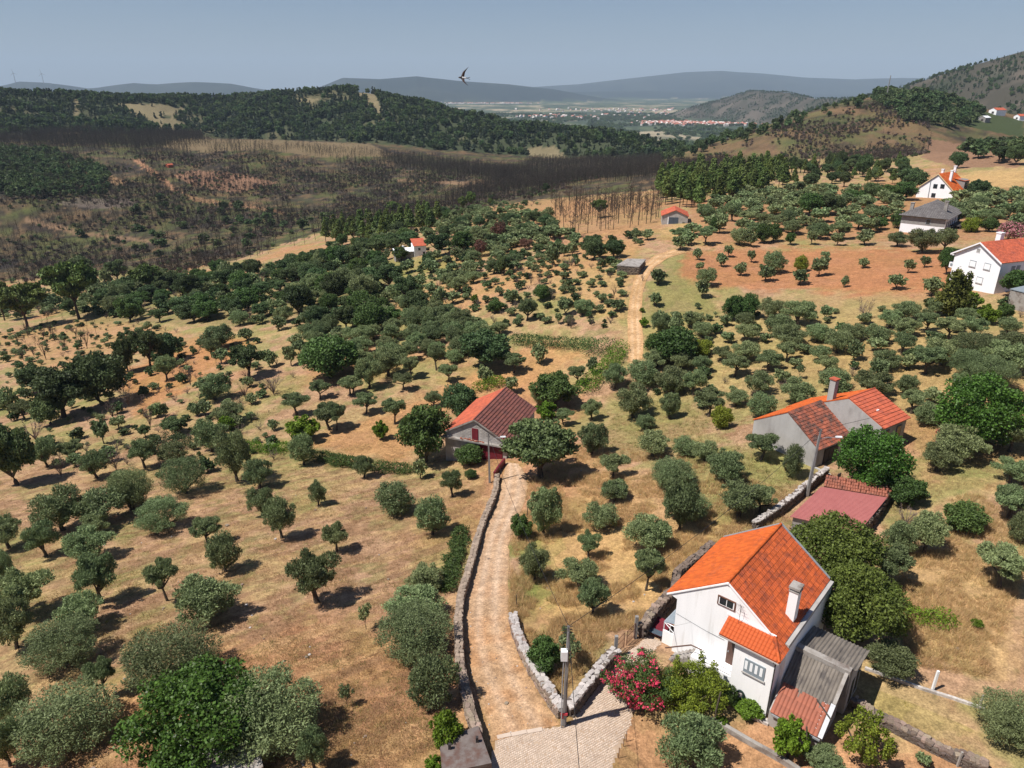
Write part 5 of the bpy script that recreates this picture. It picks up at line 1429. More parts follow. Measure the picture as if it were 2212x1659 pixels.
def leaf_quads(g, blobs, n, lw, ll, thick=.45, up=.15, droop=0.0, fill=0.12, zmin=.03, feather=0.0):
    """small leaf clumps over lumpy crowns; blobs: (cx,cy,cz, rx,ry,rz)"""
    B = np.array(blobs, float)
    area = (B[:, 3] * B[:, 4] + B[:, 4] * B[:, 5] + B[:, 3] * B[:, 5])
    pick = g.choice(len(B), n, p=area / area.sum())
    d = g.normal(size=(n, 3)); d[:, 2] += up
    d /= np.linalg.norm(d, axis=1)[:, None]
    rr = 1 - thick * g.random(n) ** 2.2
    deep = g.random(n) < fill
    rr[deep] *= g.random(deep.sum()) * .6 + .3
    ph = g.random((len(B), 3)) * 6.28
    lump = 1 + .13 * np.sin(d[:, 0] * 5 + ph[pick, 0]) * np.sin(d[:, 1] * 5 + ph[pick, 1]) + .10 * np.sin(d[:, 2] * 7 + ph[pick, 2]) + .07 * g.normal(size=n)
    P = B[pick, :3] + d * B[pick, 3:] * (rr * lump)[:, None]
    # drop most of what sits deep inside a neighbouring lump
    keep = np.ones(n, bool)
    for k in range(len(B)):
        q = (P - B[k, :3]) / B[k, 3:]
        inside = ((q ** 2).sum(1) < .45) & (pick != k)
        keep &= ~(inside & (g.random(n) < .8))
    keep &= P[:, 2] > zmin
    P, d = P[keep], d[keep]; n = len(P)
    ax = d * .55 + g.normal(size=(n, 3)) * .6; ax[:, 2] += feather - droop
    ax /= np.linalg.norm(ax, axis=1)[:, None]
    nm = d * .8 + g.normal(size=(n, 3)) * .5
    sd = np.cross(ax, nm); sd /= np.linalg.norm(sd, axis=1)[:, None] + 1e-9
    s = (.65 + .7 * g.random(n))[:, None]
    a, b = ax * ll * s, sd * lw * .5 * s
    return np.stack([P - a * .5, P + b, P + a * .5, P - b], 1)

def limb(L_, pts, rad, sides=5, mi=0):
    mb = MB().tube(pts, rad, sides, cap=False)
    L_.add(np.array(mb.v, np.float32), mb.f, mi)

def crown_blobs(g, z0, z1, k, rx=.5, spread=.62, rb=(.17, .27), flat=.9):
    """k lumps spread over an ellipsoid between heights z0 and z1, width about 2*rx"""
    cz, hz_ = (z0 + z1) / 2, (z1 - z0) / 2
    out = []
    for i in range(k):
        a = i * 2.399 + g.random() * .8
        t = 1 - 2 * (i + .5) / k
        t += g.normal() * .1
        r_ = math.sqrt(max(0, 1 - t * t))
        b = g.uniform(*rb)
        q = spread * g.uniform(.75, 1.15)
        out.append((math.cos(a) * r_ * rx * q, math.sin(a) * r_ * rx * q, cz + t * hz_ * .62, b, b * g.uniform(.8, 1.1), b * flat * g.uniform(.85, 1.2) * hz_ * 2.0))
    for i in range(k):      # stray tufts that break the outline
        a = g.random() * 6.28; t = g.uniform(-.75, .95); r_ = math.sqrt(max(0, 1 - t * t)); b = g.uniform(.05, .12)
        out.append((math.cos(a) * r_ * rx * .92, math.sin(a) * r_ * rx * .92, cz + t * hz_ * .88, b, b, b * hz_ * 2.4))
    out.append((0, 0, cz, rx * .5, rx * .5, hz_ * .66))
    return out

def make_tree(seed, leafm, barkm, z0, k, n, lw, ll, feather=0.0, trunk=.045, spread=.62, rb=(.17, .27), limbs=3, rx=.5, lean=.0, flat=.9, droop=0.0, blobs=None, z1=.97):
    """unit tree: about 1 wide and 1 tall; returns (trunk mesh, crown mesh, one joined mesh)"""
    g = np.random.default_rng(seed)
    bl = blobs or crown_blobs(g, z0, z1, k, rx, spread, rb, flat)
    Q = leaf_quads(g, bl, n, lw, ll, droop=droop, feather=feather)
    mid = Q.mean(1); ctr = mid[:, :2].mean(0)
    kx = .5 / np.percentile(np.hypot(mid[:, 0] - ctr[0], mid[:, 1] - ctr[1]), 95); kz = .98 / np.percentile(mid[:, 2], 99.3)
    def norm(P): return (np.asarray(P, float) - (ctr[0], ctr[1], 0)) * (kx, kx, kz)
    Q = norm(Q); bl = [tuple(norm(b[:3])) + tuple(b[3:]) for b in bl]
    c = Leaves(); c.quads(Q, 0)
    t = Leaves()
    fork = (g.normal() * .03 + lean, g.normal() * .03, max(.10, z0 * .75))
    limb(t, [(0, 0, -.06), (fork[0] * .5 + g.normal() * .01, fork[1] * .5, fork[2] * .5), fork], [trunk * 1.35, trunk, trunk * .8], 6)
    for i in range(limbs):
        b = bl[int(g.integers(0, len(bl) - 1))]
        e = np.array(b[:3]); s = np.array(fork)
        mid = s * .5 + e * .5 + g.normal(size=3) * .04
        limb(t, [tuple(s), tuple(mid), tuple(e)], [trunk * .75, trunk * .5, trunk * .2], 5)
    j = Leaves(); j.quads(Q, 1)
    j.v.append(np.concatenate(t.v)); j.f += [tuple(i + j.n for i in f) for f in t.f]; j.m += [0] * len(t.f)
    return (t.mesh('trunk', barkm), c.mesh('crown', leafm), j.mesh('tree', [barkm, leafm]))

def make_bare(seed, m, branches=14, twigs=7, rad=.012, h0=.15, spread=.45, tw=.005, stem=True):
    g = np.random.default_rng(seed)
    L_ = Leaves()
    ends = []
    if stem:
        limb(L_, [(0, 0, -.05), (g.normal() * .02, g.normal() * .02, h0), (g.normal() * .04, g.normal() * .04, .55)], [rad * 1.7, rad * 1.2, rad * .6], 5)
    for i in range(branches):
        a = i * 2.399 + g.random()
        s = np.array((0, 0, h0 * (.3 + 1.4 * g.random())))
        e = np.array((math.cos(a) * spread * g.uniform(.4, 1), math.sin(a) * spread * g.uniform(.4, 1), g.uniform(.5, 1.0)))
        mid = s * .55 + e * .45 + g.normal(size=3) * .05
        limb(L_, [tuple(s), tuple(mid), tuple(e)], [rad, rad * .6, rad * .25], 4)
        for k in range(twigs):
            q = mid + (e - mid) * g.random()
            v = (e - s) / np.linalg.norm(e - s) * .6 + g.normal(size=3) * .5
            v /= np.linalg.norm(v); ln = g.uniform(.08, .24)
            w = np.cross(v, g.normal(size=3)); w /= np.linalg.norm(w) + 1e-9
            L_.add([q - w * tw, q + w * tw, q + v * ln], [(0, 1, 2)], 0)
    return L_.mesh('branches', m)

def make_burnt(seed, m, n=11, rad=.011):
    g = np.random.default_rng(seed)
    L_ = Leaves()
    lx, ly = g.normal() * .05, g.normal() * .05
    limb(L_, [(0, 0, -.08), (lx * .5, ly * .5, .5), (lx, ly, 1.0)], [rad * 1.3, rad, rad * .35], 5)
    for i in range(n):
        z = g.uniform(.25, .92); a = i * 2.4 + g.random(); l_ = (1.15 - z) * .34 * g.uniform(.5, 1.1) + .04
        p = np.array((lx * z, ly * z, z)); e = p + np.array((math.cos(a) * l_, math.sin(a) * l_, l_ * g.uniform(.3, 1.0)))
        limb(L_, [tuple(p), tuple(e)], [rad * .5, rad * .25], 3)
        for k in range(5):
            q = p + (e - p) * g.uniform(.3, 1.0); v = g.normal(size=3) * .5 + (0, 0, .5); v /= np.linalg.norm(v); ln = g.uniform(.06, .15)
            w = np.cross(v, g.normal(size=3)); w /= np.linalg.norm(w) + 1e-9
            L_.add([q - w * .005, q + w * .005, q + v * ln], [(0, 1, 2)], 0)
    return L_.mesh('burnt_tree', m)

def make_pine(seed, leafm, barkm, n, low=.4, far=False, w=.36):
    g = np.random.default_rng(seed)
    bl = []
    k = 8 if not far else 5
    for i in range(k):
        z = low + (.96 - low) * (i + .4) / k
        r_ = w * .5 * (1.05 - (z - low) / (1 - low) * .8)
        a = i * 2.4
        o = r_ * .55
        bl.append((math.cos(a) * o, math.sin(a) * o, z, r_ * .9, r_ * .9, .085))
        if not far: bl.append((-math.cos(a) * o * .9, -math.sin(a) * o * .9, z + .02, r_ * .75, r_ * .75, .07))
    Q = leaf_quads(g, bl, n, .05 if not far else .14, .09 if not far else .2, up=.4)
    c = Leaves(); c.quads(Q, 0)
    t = Leaves(); limb(t, [(0, 0, -.05), (g.normal() * .01, 0, .5), (0, 0, .93)], [.017, .013, .004], 5)
    j = Leaves(); j.quads(Q, 1)
    j.v.append(np.concatenate(t.v)); j.f += [tuple(i + j.n for i in f) for f in t.f]; j.m += [0] * len(t.f)
    return (t.mesh('trunk', barkm), c.mesh('crown', leafm), j.mesh('tree', [barkm, leafm]))

BK = MT['bark']
PROTO = {}
PROTO['o'] = [make_tree(11, MT['olive'], BK, .22, 9, 10500, .02, .06, .55, trunk=.05, limbs=4),
              make_tree(12, MT['olive'], BK, .30, 11, 10500, .02, .06, .55, trunk=.05, limbs=5, rb=(.15, .25)),
              make_tree(13, MT['olive'], BK, .16, 8, 10500, .02, .06, .55, trunk=.05, limbs=3, spread=.7),
              make_tree(14, MT['olive'], BK, .26, 7, 10500, .02, .06, .55, trunk=.055, limbs=4, spread=.78, rb=(.18, .26)),
              make_tree(15, MT['olive'], BK, .12, 12, 10500, .02, .06, .55, trunk=.05, limbs=3, rb=(.16, .22)),
              make_tree(16, MT['olive'], BK, .34, 8, 10500, .02, .06, .55, trunk=.05, limbs=6, spread=.75, rb=(.15, .23), lean=.06),
              make_tree(17, MT['olive'], BK, .08, 9, 10500, .02, .06, .55, trunk=.05, limbs=3, spread=.55, rb=(.2, .28))]
PROTO['u'] = [make_tree(21 + i, MT['olive'], BK, .44, 7, 11000, .021, .058, .5, trunk=.042, limbs=6, spread=.75, rb=(.15, .24), lean=.07 * (-1) ** i) for i in range(4)]   # parasol-shaped olives on a clear trunk
PROTO['O'] = [make_tree(31, MT['olive'], BK, .10, 16, 24000, .011, .036, .5, trunk=.035, limbs=5, rb=(.14, .23), spread=.72),
              make_tree(32, MT['olive'], BK, .14, 20, 24000, .011, .036, .5, trunk=.035, limbs=6, rb=(.13, .21), spread=.78)]                      # broad old olives, finer leaves
PROTO['s'] = [make_tree(41 + i, MT['olive'], BK, .35, 5, 900, .045, .1, trunk=.02, limbs=5, spread=.6, rb=(.13, .22)) for i in range(2)]           # thin saplings
PROTO['k'] = [make_tree(51, MT['oak'], BK, .28, 10, 11000, .034, .055, limbs=5), make_tree(52, MT['oak'], BK, .2, 12, 11000, .034, .055, limbs=4, spread=.75, rb=(.15, .22)),
              make_tree(53, MT['oak'], BK, .34, 9, 9500, .034, .055, limbs=6, spread=.8, rb=(.14, .23)), make_tree(54, MT['oak'], BK, .14, 9, 11000, .034, .055, limbs=3)]
PROTO['f'] = [make_tree(61, MT['fig'], BK, .06, 26, 24000, .022, .03, limbs=4, rb=(.12, .2), spread=.8), make_tree(62, MT['fig'], BK, .08, 20, 22000, .023, .032, limbs=4, rb=(.13, .22), spread=.75)]
PROTO['g'] = [make_tree(71, MT['leafy'], BK, .12, 12, 11000, .032, .054, limbs=3), make_tree(72, MT['leafy'], BK, .2, 10, 10500, .032, .054, limbs=4, spread=.75), make_tree(73, MT['leafy'], BK, .08, 9, 10500, .032, .054, limbs=3, spread=.7)]
PROTO['l'] = [make_tree(81, MT['lime'], BK, .06, 10, 5500, .05, .08, limbs=2), make_tree(82, MT['lime'], BK, .05, 12, 5000, .05, .085, limbs=3, spread=.85, rb=(.11, .18))]
PROTO['c'] = [make_tree(91, MT['citrus'], BK, .05, 9, 10000, .032, .05, limbs=2, spread=.6), make_tree(92, MT['citrus'], BK, .05, 14, 5000, .03, .048, limbs=6, spread=.95, rb=(.08, .15))]
PROTO['y'] = [make_tree(101, MT['cherry'], BK, .10, 22, 22000, .02, .034, limbs=5, rb=(.12, .2), spread=.82), make_tree(102, MT['cherry'], BK, .12, 18, 22000, .02, .034, limbs=5, rb=(.13, .21), spread=.8)]
PROTO['n'] = [make_tree(111, MT['cypress'], BK, .03, 0, 6500, .04, .07, limbs=1, blobs=[(0, 0, .3, .4, .4, .28), (.2, .05, .35, .24, .24, .3), (-.22, -.05, .4, .2, .2, .35), (0, .1, .6, .2, .2, .36), (.24, 0, .62, .1, .1, .26), (-.1, 0, .66, .1, .1, .3)])]
PROTO['r'] = [make_tree(121, MT['rusty'], MT['scorched'], .2, 8, 2600, .04, .07, limbs=6, spread=.8), make_tree(122, MT['rusty'], MT['scorched'], .15, 9, 2600, .04, .07, limbs=6, spread=.8)]
PROTO['p'] = [make_pine(131, MT['pine'], MT['pinebark'], 2300, .38), make_pine(132, MT['pine'], MT['pinebark'], 2300, .3, w=.42), make_pine(133, MT['pine'], MT['pinebark'], 2000, .48, w=.33)]
PROTO['P'] = [make_tree(141, MT['pine'], MT['pinebark'], .42, 12, 7000, .04, .07, trunk=.03, limbs=7, spread=.8, rb=(.14, .22), flat=.7)]       # broad mature pine
PROTO['b'] = [(make_bare(151 + i, MT['twig'], 16, 16, .011, .1, .45, .006),) * 3 for i in range(3)]
PROTO['d'] = [(make_bare(161 + i, MT['scorched'], 10, 5, .014, .22, .38, .004),) * 3 for i in range(3)]
PROTO['x'] = [(make_burnt(171 + i, MT['char']),) * 3 for i in range(5)]
PROTO['X'] = [(make_burnt(181 + i, MT['scorched'], 12),) * 3 for i in range(4)]
FARP = [make_pine(191 + i, MT['farpine'], MT['pinebark'], 110, .12, True, .42)[2] for i in range(3)]
FARB = [make_tree(195 + i, MT['oak'], BK, .1, 6, 420, .14, .2, limbs=1)[2] for i in range(2)]
FARO = [make_tree(197 + i, MT['olive'], BK, .2, 7, 900, .09, .15, limbs=2)[2] for i in range(3)]

KIND = {   # kind letter: object name, category, look, group
 'o': ('olive_tree', 'olive tree'), 'u': ('olive_tree', 'olive tree'), 'O': ('olive_tree', 'olive tree'), 's': ('olive_sapling', 'young olive'),
 'k': ('oak_tree', 'oak'), 'f': ('fig_tree', 'fig tree'), 'g': ('leafy_tree', 'leafy tree'), 'l': ('leafy_bush', 'bush'), 'c': ('citrus_tree', 'citrus tree'),
 'y': ('cherry_tree', 'cherry tree'), 'n': ('conifer', 'conifer'), 'r': ('scorched_tree', 'scorched tree'), 'p': ('pine_tree', 'pine'), 'P': ('pine_tree', 'pine'),
 'b': ('bare_shrub', 'bare shrub'), 'd': ('bare_tree', 'bare tree'), 'x': ('burnt_tree', 'burnt tree'), 'X': ('burnt_tree', 'burnt tree'),
}
LOOK = {'o': 'bushy grey green olive', 'u': 'parasol shaped olive', 'O': 'broad old olive', 's': 'spindly young olive', 'k': 'dark green oak', 'f': 'dense bright green fig',
        'g': 'leafy green tree', 'l': 'lime green bush', 'c': 'yellow green citrus', 'y': 'tawny green cherry tree', 'n': 'golden green conifer', 'r': 'scorched rusty tree', 'p': 'tall green pine',
        'P': 'broad crowned pine', 'b': 'leafless grey brown shrub', 'd': 'leafless scorched tree', 'x': 'charred bare trunk', 'X': 'charred brown bare trunk'}
PLANTS = []      # (kind, base, width, height, px, py, wpx)
_cnt = {}
def plant(kind, p, w, h, px, py, share=None):
    PLANTS.append(dict(k=kind, p=tuple(float(c) for c in p), w=float(w), h=float(h), px=float(px), py=float(py), share=share,
                       wpx=w * F / max(1.0, math.hypot(p[0], p[1], p[2] - EYE))))

def boxes_to_plants(kind_boxes, ox, oy):
    """each entry: x0,y0,x1,y1 (extent read off an enlarged view; 0.36 grid units per step), kind"""
    bs = [(ox + .36 * a, oy + .36 * b, ox + .36 * c, oy + .36 * d, k) for a, b, c, d, k in kind_boxes]
    mids = [((a + c) / 2, d) for a, b, c, d, k in bs]
    G0 = ground([m[0] for m in mids], [m[1] for m in mids])
    dist = np.linalg.norm(G0 - np.array((0, 0, EYE)), axis=1)
    elev = np.arcsin((EYE - G0[:, 2]) / dist)
    base, hs_ = [], []
    for (a, b, c, d, k), e in zip(bs, elev):
        w, h = c - a, d - b
        if k in 'us':
            H_ = (h - .5 * w * math.sin(e)) / math.cos(e); H_ = min(max(H_, .85 * w), 2.0 * w)
            base.append(d - w * math.sin(e) * .06)
        else:
            H_ = math.sqrt(max(h * h - (w * math.sin(e) * .92) ** 2, 0)) / math.cos(e); H_ = min(max(H_, (.52 if e > .7 else .74) * w), 1.8 * w)
            base.append((b + d) / 2 + .5 * min(H_, (.6 if k in 'fO' and e > .5 else 9) * w) * math.cos(e))
        if k in 'fO' and e > .5: H_ = min(H_, .60 * w)
        hs_.append(H_)
    # upright things lean away from the vertical through the lens: the foot lies nearer the middle than the crown
    feet = [m[0] + (1106 - m[0]) * (by - (b + d) / 2) / (4516 - by) for m, by, (a, b, c, d, k) in zip(mids, base, bs)]
    G1 = ground(feet, base)
    for (a, b, c, d, k), g_, by, H_ in zip(bs, G1, base, hs_):
        D = np.linalg.norm(g_ - np.array((0, 0, EYE)))
        plant(k, g_, (c - a) * D / F * (.85 if k in 'fOn' else .9), H_ * D / F * (.8 if k == 'n' else .95), (a + c) / 2, by)

def stuff_mesh_points(name, pts, protos, label, cat=None):
    """many small far things as ONE object: points with a size, a turn and a prototype number, instanced by geometry nodes"""
    P = np.array(pts, float)
    me = bpy.data.meshes.new(name)
    me.vertices.add(len(P)); me.vertices.foreach_set('co', P[:, :3].astype(np.float32).ravel())
    a = me.attributes.new('size', 'FLOAT_VECTOR', 'POINT')
    a.data.foreach_set('vector', np.stack([P[:, 3], P[:, 3], P[:, 4]], 1).astype(np.float32).ravel())
    g = np.random.default_rng(len(P))
    a = me.attributes.new('turn', 'FLOAT_VECTOR', 'POINT')
    a.data.foreach_set('vector', np.stack([g.normal(size=len(P)) * .03, g.normal(size=len(P)) * .03, g.random(len(P)) * 6.28], 1).astype(np.float32).ravel())
    a = me.attributes.new('pick', 'INT', 'POINT')
    a.data.foreach_set('value', g.integers(0, len(protos), len(P)).astype(np.int32))
    o = link_mesh(name, me)
    ng = bpy.data.node_groups.new(name, 'GeometryNodeTree')
    ng.interface.new_socket('Geometry', in_out='INPUT', socket_type='NodeSocketGeometry')
    ng.interface.new_socket('Geometry', in_out='OUTPUT', socket_type='NodeSocketGeometry')
    N, L = ng.nodes, ng.links
    gi, go = N.new('NodeGroupInput'), N.new('NodeGroupOutput')
    ip = N.new('GeometryNodeInstanceOnPoints')
    L.new(gi.outputs[0], ip.inputs['Points'])
    ji = N.new('GeometryNodeJoinGeometry')
    for k, pm in enumerate(reversed(protos)):
        po = bpy.data.objects.new(name + '_pattern', pm)
        oi = N.new('GeometryNodeObjectInfo'); oi.inputs['Object'].default_value = po
        oi.inputs['As Instance'].default_value = True
        L.new(oi.outputs['Geometry'], ji.inputs[0])
    L.new(ji.outputs[0], ip.inputs['Instance'])
    ip.inputs['Pick Instance'].default_value = True
    def attr(nm, ty):
        n = N.new('GeometryNodeInputNamedAttribute'); n.data_type = ty; n.inputs['Name'].default_value = nm
        return next(s for s in n.outputs if s.enabled)
    L.new(attr('pick', 'INT'), ip.inputs['Instance Index'])
    L.new(attr('size', 'FLOAT_VECTOR'), ip.inputs['Scale'])
    rt = N.new('FunctionNodeEulerToRotation')
    L.new(attr('turn', 'FLOAT_VECTOR'), rt.inputs[0]); L.new(rt.outputs[0], ip.inputs['Rotation'])
    L.new(ip.outputs[0], go.inputs[0])
    md = o.modifiers.new('scatter', 'NODES'); md.node_group = ng
    return tag(o, label, cat, kind='stuff')

# ------------------------------------------------------------------ vegetation: individual plants, read field by field
boxes_to_plants([  # left field, near
 (230,10,480,245,'o'),(450,10,720,200,'o'),(500,150,640,270,'o'),(680,-60,860,120,'o'),(815,0,1115,300,'O'),(170,205,330,395,'o'),(400,250,640,420,'o'),(-60,180,120,350,'o'),
 (-60,390,65,580,'o'),(470,400,690,680,'o'),(-10,510,265,760,'o'),(-40,690,160,950,'o'),(370,650,610,850,'o'),(190,760,570,1120,'O'),(540,1010,680,1240,'u'),(760,840,1280,1240,'O'),
 (120,1240,640,1580,'O'),(-60,1170,150,1420,'o'),(-60,1400,100,1680,'o'),(895,400,1060,660,'u'),(1060,540,1400,790,'o'),(1240,260,1430,490,'o'),(1150,135,1320,320,'u'),
 (1480,-20,1640,150,'o'),(1580,40,1770,290,'o'),(1930,190,2090,370,'o'),(1740,375,2030,690,'o'),(820,1090,1560,1720,'f'),(1290,1110,1900,1640,'O'),(1790,1470,1970,1700,'o'),
 (2140,660,2240,830,'s'),(2030,1150,2120,1290,'s'),(1850,-60,1960,85,'o')], 0, 1061.8)
boxes_to_plants([  # either side of the lane
 (280,-60,520,150,'o'),(520,30,730,270,'o'),(470,440,690,620,'o'),(345,590,690,800,'o'),(290,650,750,1070,'O'),(490,1010,780,1310,'o'),
 (1200,-20,1410,270,'o'),(1150,330,1330,550,'o'),(1500,240,1640,410,'o'),(1390,400,1640,610,'o'),(1500,540,1690,760,'o'),(1780,180,2060,350,'o'),(1830,330,2010,600,'u'),(1640,-60,1810,50,'o'),
 (2010,-60,2230,250,'o'),(1530,90,1750,220,'o'),(1090,140,1230,290,'g'),(1200,900,1400,1100,'g'),(1350,820,1540,1060,'s'),(620,1350,800,1540,'l'),(590,1600,690,1700,'l'),
 (60,1700,180,1760,'g')], 707.8, 1061.8)
boxes_to_plants([  # round the barn and up the path
 (590,570,710,750,'u'),(660,690,780,820,'u'),(890,705,990,825,'u'),(1060,770,1150,885,'u'),(1040,630,1190,765,'u'),(1215,565,1320,710,'u'),(1440,700,1550,840,'u'),(1555,660,1625,770,'u'),
 (430,640,560,800,'u'),(390,780,520,870,'u'),(150,860,300,1010,'u'),(320,890,470,1075,'u'),(580,870,690,970,'o'),(270,1050,370,1165,'l'),(-10,930,100,1110,'u'),(60,760,200,900,'u'),(160,660,320,860,'o'),
 (260,610,460,790,'o'),(410,960,740,1310,'g'),(690,830,900,1060,'k'),(1220,760,1500,975,'g'),(1215,840,1330,960,'o'),(1240,930,1380,1050,'l'),(1355,960,1480,1080,'u'),(1060,1040,1500,1420,'k'),
 (760,1190,940,1320,'g'),(790,500,1100,750,'k'),(150,1255,275,1395,'o'),(505,1280,600,1400,'o'),(680,1340,810,1510,'o'),(820,1340,900,1400,'g'),
 (1520,920,1650,1050,'o'),(1730,830,1950,1040,'o'),(1500,1060,1690,1260,'o'),(1840,1010,1970,1110,'o'),(1990,880,2120,1040,'o'),(1620,1220,1810,1400,'u'),(1640,1420,1810,1540,'o'),
 (1850,1140,2060,1250,'o'),(1930,1240,2210,1500,'O'),(2010,1480,2212,1640,'o'),(1650,700,1800,860,'o'),(1790,680,2000,850,'o'),(1960,720,2180,890,'o'),(1890,640,2050,720,'o'),
 (1140,310,1260,450,'o'),(1060,260,1150,350,'o'),(960,320,1060,405,'g'),(1230,230,1350,330,'g'),(1380,310,1480,420,'o'),(1470,320,1600,415,'o'),(1690,320,1790,390,'o'),(630,240,720,370,'o'),(720,180,850,280,'o'),
 (800,80,905,180,'u'),(700,270,800,350,'o'),(1580,-10,1680,80,'k'),(1700,-20,1780,70,'k'),(1330,15,1380,110,'d'),(1430,50,1500,130,'b'),(1600,130,1680,230,'d'),(1190,140,1250,240,'b'),(1240,150,1300,230,'b'),(1010,50,1080,190,'k'),
 (1940,130,2040,230,'u'),(1945,280,2005,370,'o'),(1940,400,2050,540,'o'),(2020,420,2130,530,'o'),(2130,390,2212,490,'o'),(1900,520,2050,670,'g'),(2030,520,2190,650,'g'),
 (640,200,690,260,'b'),(540,230,575,290,'o'),(430,270,470,310,'o'),(860,290,910,350,'l'),(1420,410,1500,500,'b'),(1560,410,1610,480,'b'),(1360,400,1410,470,'o'),(1310,230,1390,330,'b'),(1680,210,1760,320,'d'),
 (1870,370,1905,400,'l'),(1870,430,1930,490,'l'),(1870,165,1910,215,'b'),(1590,1300,1600,1310,'s')], 707.8, 530.9)
boxes_to_plants([  # red field and the big grove on the right
 (225,15,285,85,'o'),(365,45,435,125,'o'),(410,0,470,70,'o'),(550,30,605,100,'o'),(475,100,550,180,'o'),(650,35,780,165,'o'),(620,110,710,215,'u'),(835,65,915,155,'c'),(820,145,920,235,'o'),(945,65,1035,185,'u'),
 (990,40,1050,80,'o'),(1220,70,1280,135,'u'),(1490,85,1550,165,'u'),(1590,70,1645,130,'o'),(1400,180,1495,265,'o'),(1610,195,1715,300,'o'),(1115,185,1160,250,'o'),(240,100,290,150,'o'),(250,135,370,245,'o'),
 (240,200,330,315,'o'),(-30,130,65,235,'u'),(-40,290,35,360,'o'),(235,335,275,380,'u'),
 (410,300,530,450,'g'),(500,290,620,440,'g'),(620,320,780,445,'o'),(770,330,960,480,'o'),(990,355,1060,440,'u'),(1190,310,1330,440,'b'),(170,395,300,490,'o'),(480,400,600,490,'o'),(480,470,620,580,'o'),(660,445,830,510,'o'),
 (700,490,900,600,'o'),(910,470,1050,580,'o'),(1020,510,1180,650,'o'),(1110,480,1250,570,'o'),(1260,490,1410,590,'o'),(1280,560,1380,640,'o'),(1345,410,1480,480,'o'),(1430,360,1580,440,'o'),(1430,450,1580,550,'o'),
 (1430,530,1550,650,'o'),(1570,400,1690,520,'u'),(1640,330,1760,420,'o'),(1690,450,1840,570,'u'),(1810,385,1930,470,'o'),(1850,440,1980,550,'o'),(2065,440,2180,535,'o'),(2050,360,2140,460,'g'),(1630,520,1730,600,'o'),
 (1550,600,1730,770,'u'),(1640,570,1810,720,'o'),(1800,550,2030,690,'O'),(1780,660,2000,790,'O'),(2050,540,2212,650,'o'),(2000,640,2230,720,'o'),(1900,720,2150,830,'O'),(1780,780,1910,870,'o'),(930,610,1050,690,'o'),
 (970,660,1100,770,'o'),(1165,570,1250,690,'o'),(1310,640,1470,740,'o'),(1290,690,1390,800,'o'),(990,750,1170,870,'o'),(840,700,900,805,'s'),(730,560,860,700,'u'),(605,640,770,740,'o'),(460,580,630,690,'o'),
 (540,750,710,900,'o'),(750,800,950,960,'o'),(400,670,560,790,'u'),(220,660,340,770,'o'),(340,600,470,700,'o'),(560,880,720,1030,'o'),(420,860,560,970,'o'),(240,830,420,1030,'u'),(20,760,170,900,'o'),(160,740,310,900,'o'),
 (40,880,150,1040,'o'),(90,640,240,740,'o'),(-60,620,90,730,'o'),(1200,800,1420,880,'o'),(1450,780,1570,900,'o'),(1480,860,1630,1010,'u'),(1570,950,1730,1080,'o'),(1690,1100,1940,1310,'o'),(1610,1200,1790,1360,'o'),
 (1420,1400,1620,1560,'g'),(2060,1290,2230,1430,'o'),(2050,1440,2230,1640,'u'),(220,470,350,540,'o'),(-20,390,80,520,'o'),(70,410,170,540,'o'),(340,390,380,430,'s'),(-20,530,260,650,'g'),(220,560,350,660,'c'),
 (-20,1250,240,1500,'O'),(220,1180,380,1290,'o'),(320,1230,540,1430,'o'),(380,1420,640,1650,'o'),(560,1420,720,1610,'u'),(50,1440,330,1680,'O'),(550,1110,740,1290,'u'),(770,1180,890,1410,'o'),
 (1720,840,2212,1200,'f'),(1100,1120,1500,1480,'f'),(335,960,465,1100,'c'),(1710,140,1910,410,'n'),(1820,290,1940,400,'l'),(1940,370,2050,470,'l'),(2090,170,2240,310,'g'),(1720,30,1800,175,'g'),
 (2060,1060,2230,1240,'o'),(100,1150,260,1260,'o'),(230,900,330,980,'o')], 1415.7, 530.9)
boxes_to_plants([  # right foreground
 (1380,190,1560,390,'o'),(1540,160,1740,380,'o'),(1290,300,1520,570,'u'),(1960,370,2230,590,'u'),(1750,90,1960,240,'g'),(2060,-20,2230,180,'u'),(2140,150,2260,310,'o'),(1290,930,1530,1130,'o'),(1970,1150,2330,1640,'O'),
 (40,1400,400,1720,'o'),(1130,1370,1400,1640,'c'),(720,1400,900,1610,'l'),(905,1560,1120,1720,'o'),(480,1260,640,1340,'l'),(360,1350,430,1410,'l'),(-50,180,90,350,'o'),(-50,350,40,490,'o'),
 (820,180,1320,600,'y'),(1000,500,1450,940,'y'),(1430,100,1600,200,'b'),(1900,770,1960,820,'l'),(1570,1580,1640,1650,'o'),(390,1180,480,1300,'g')], 1415.7, 1061.8)
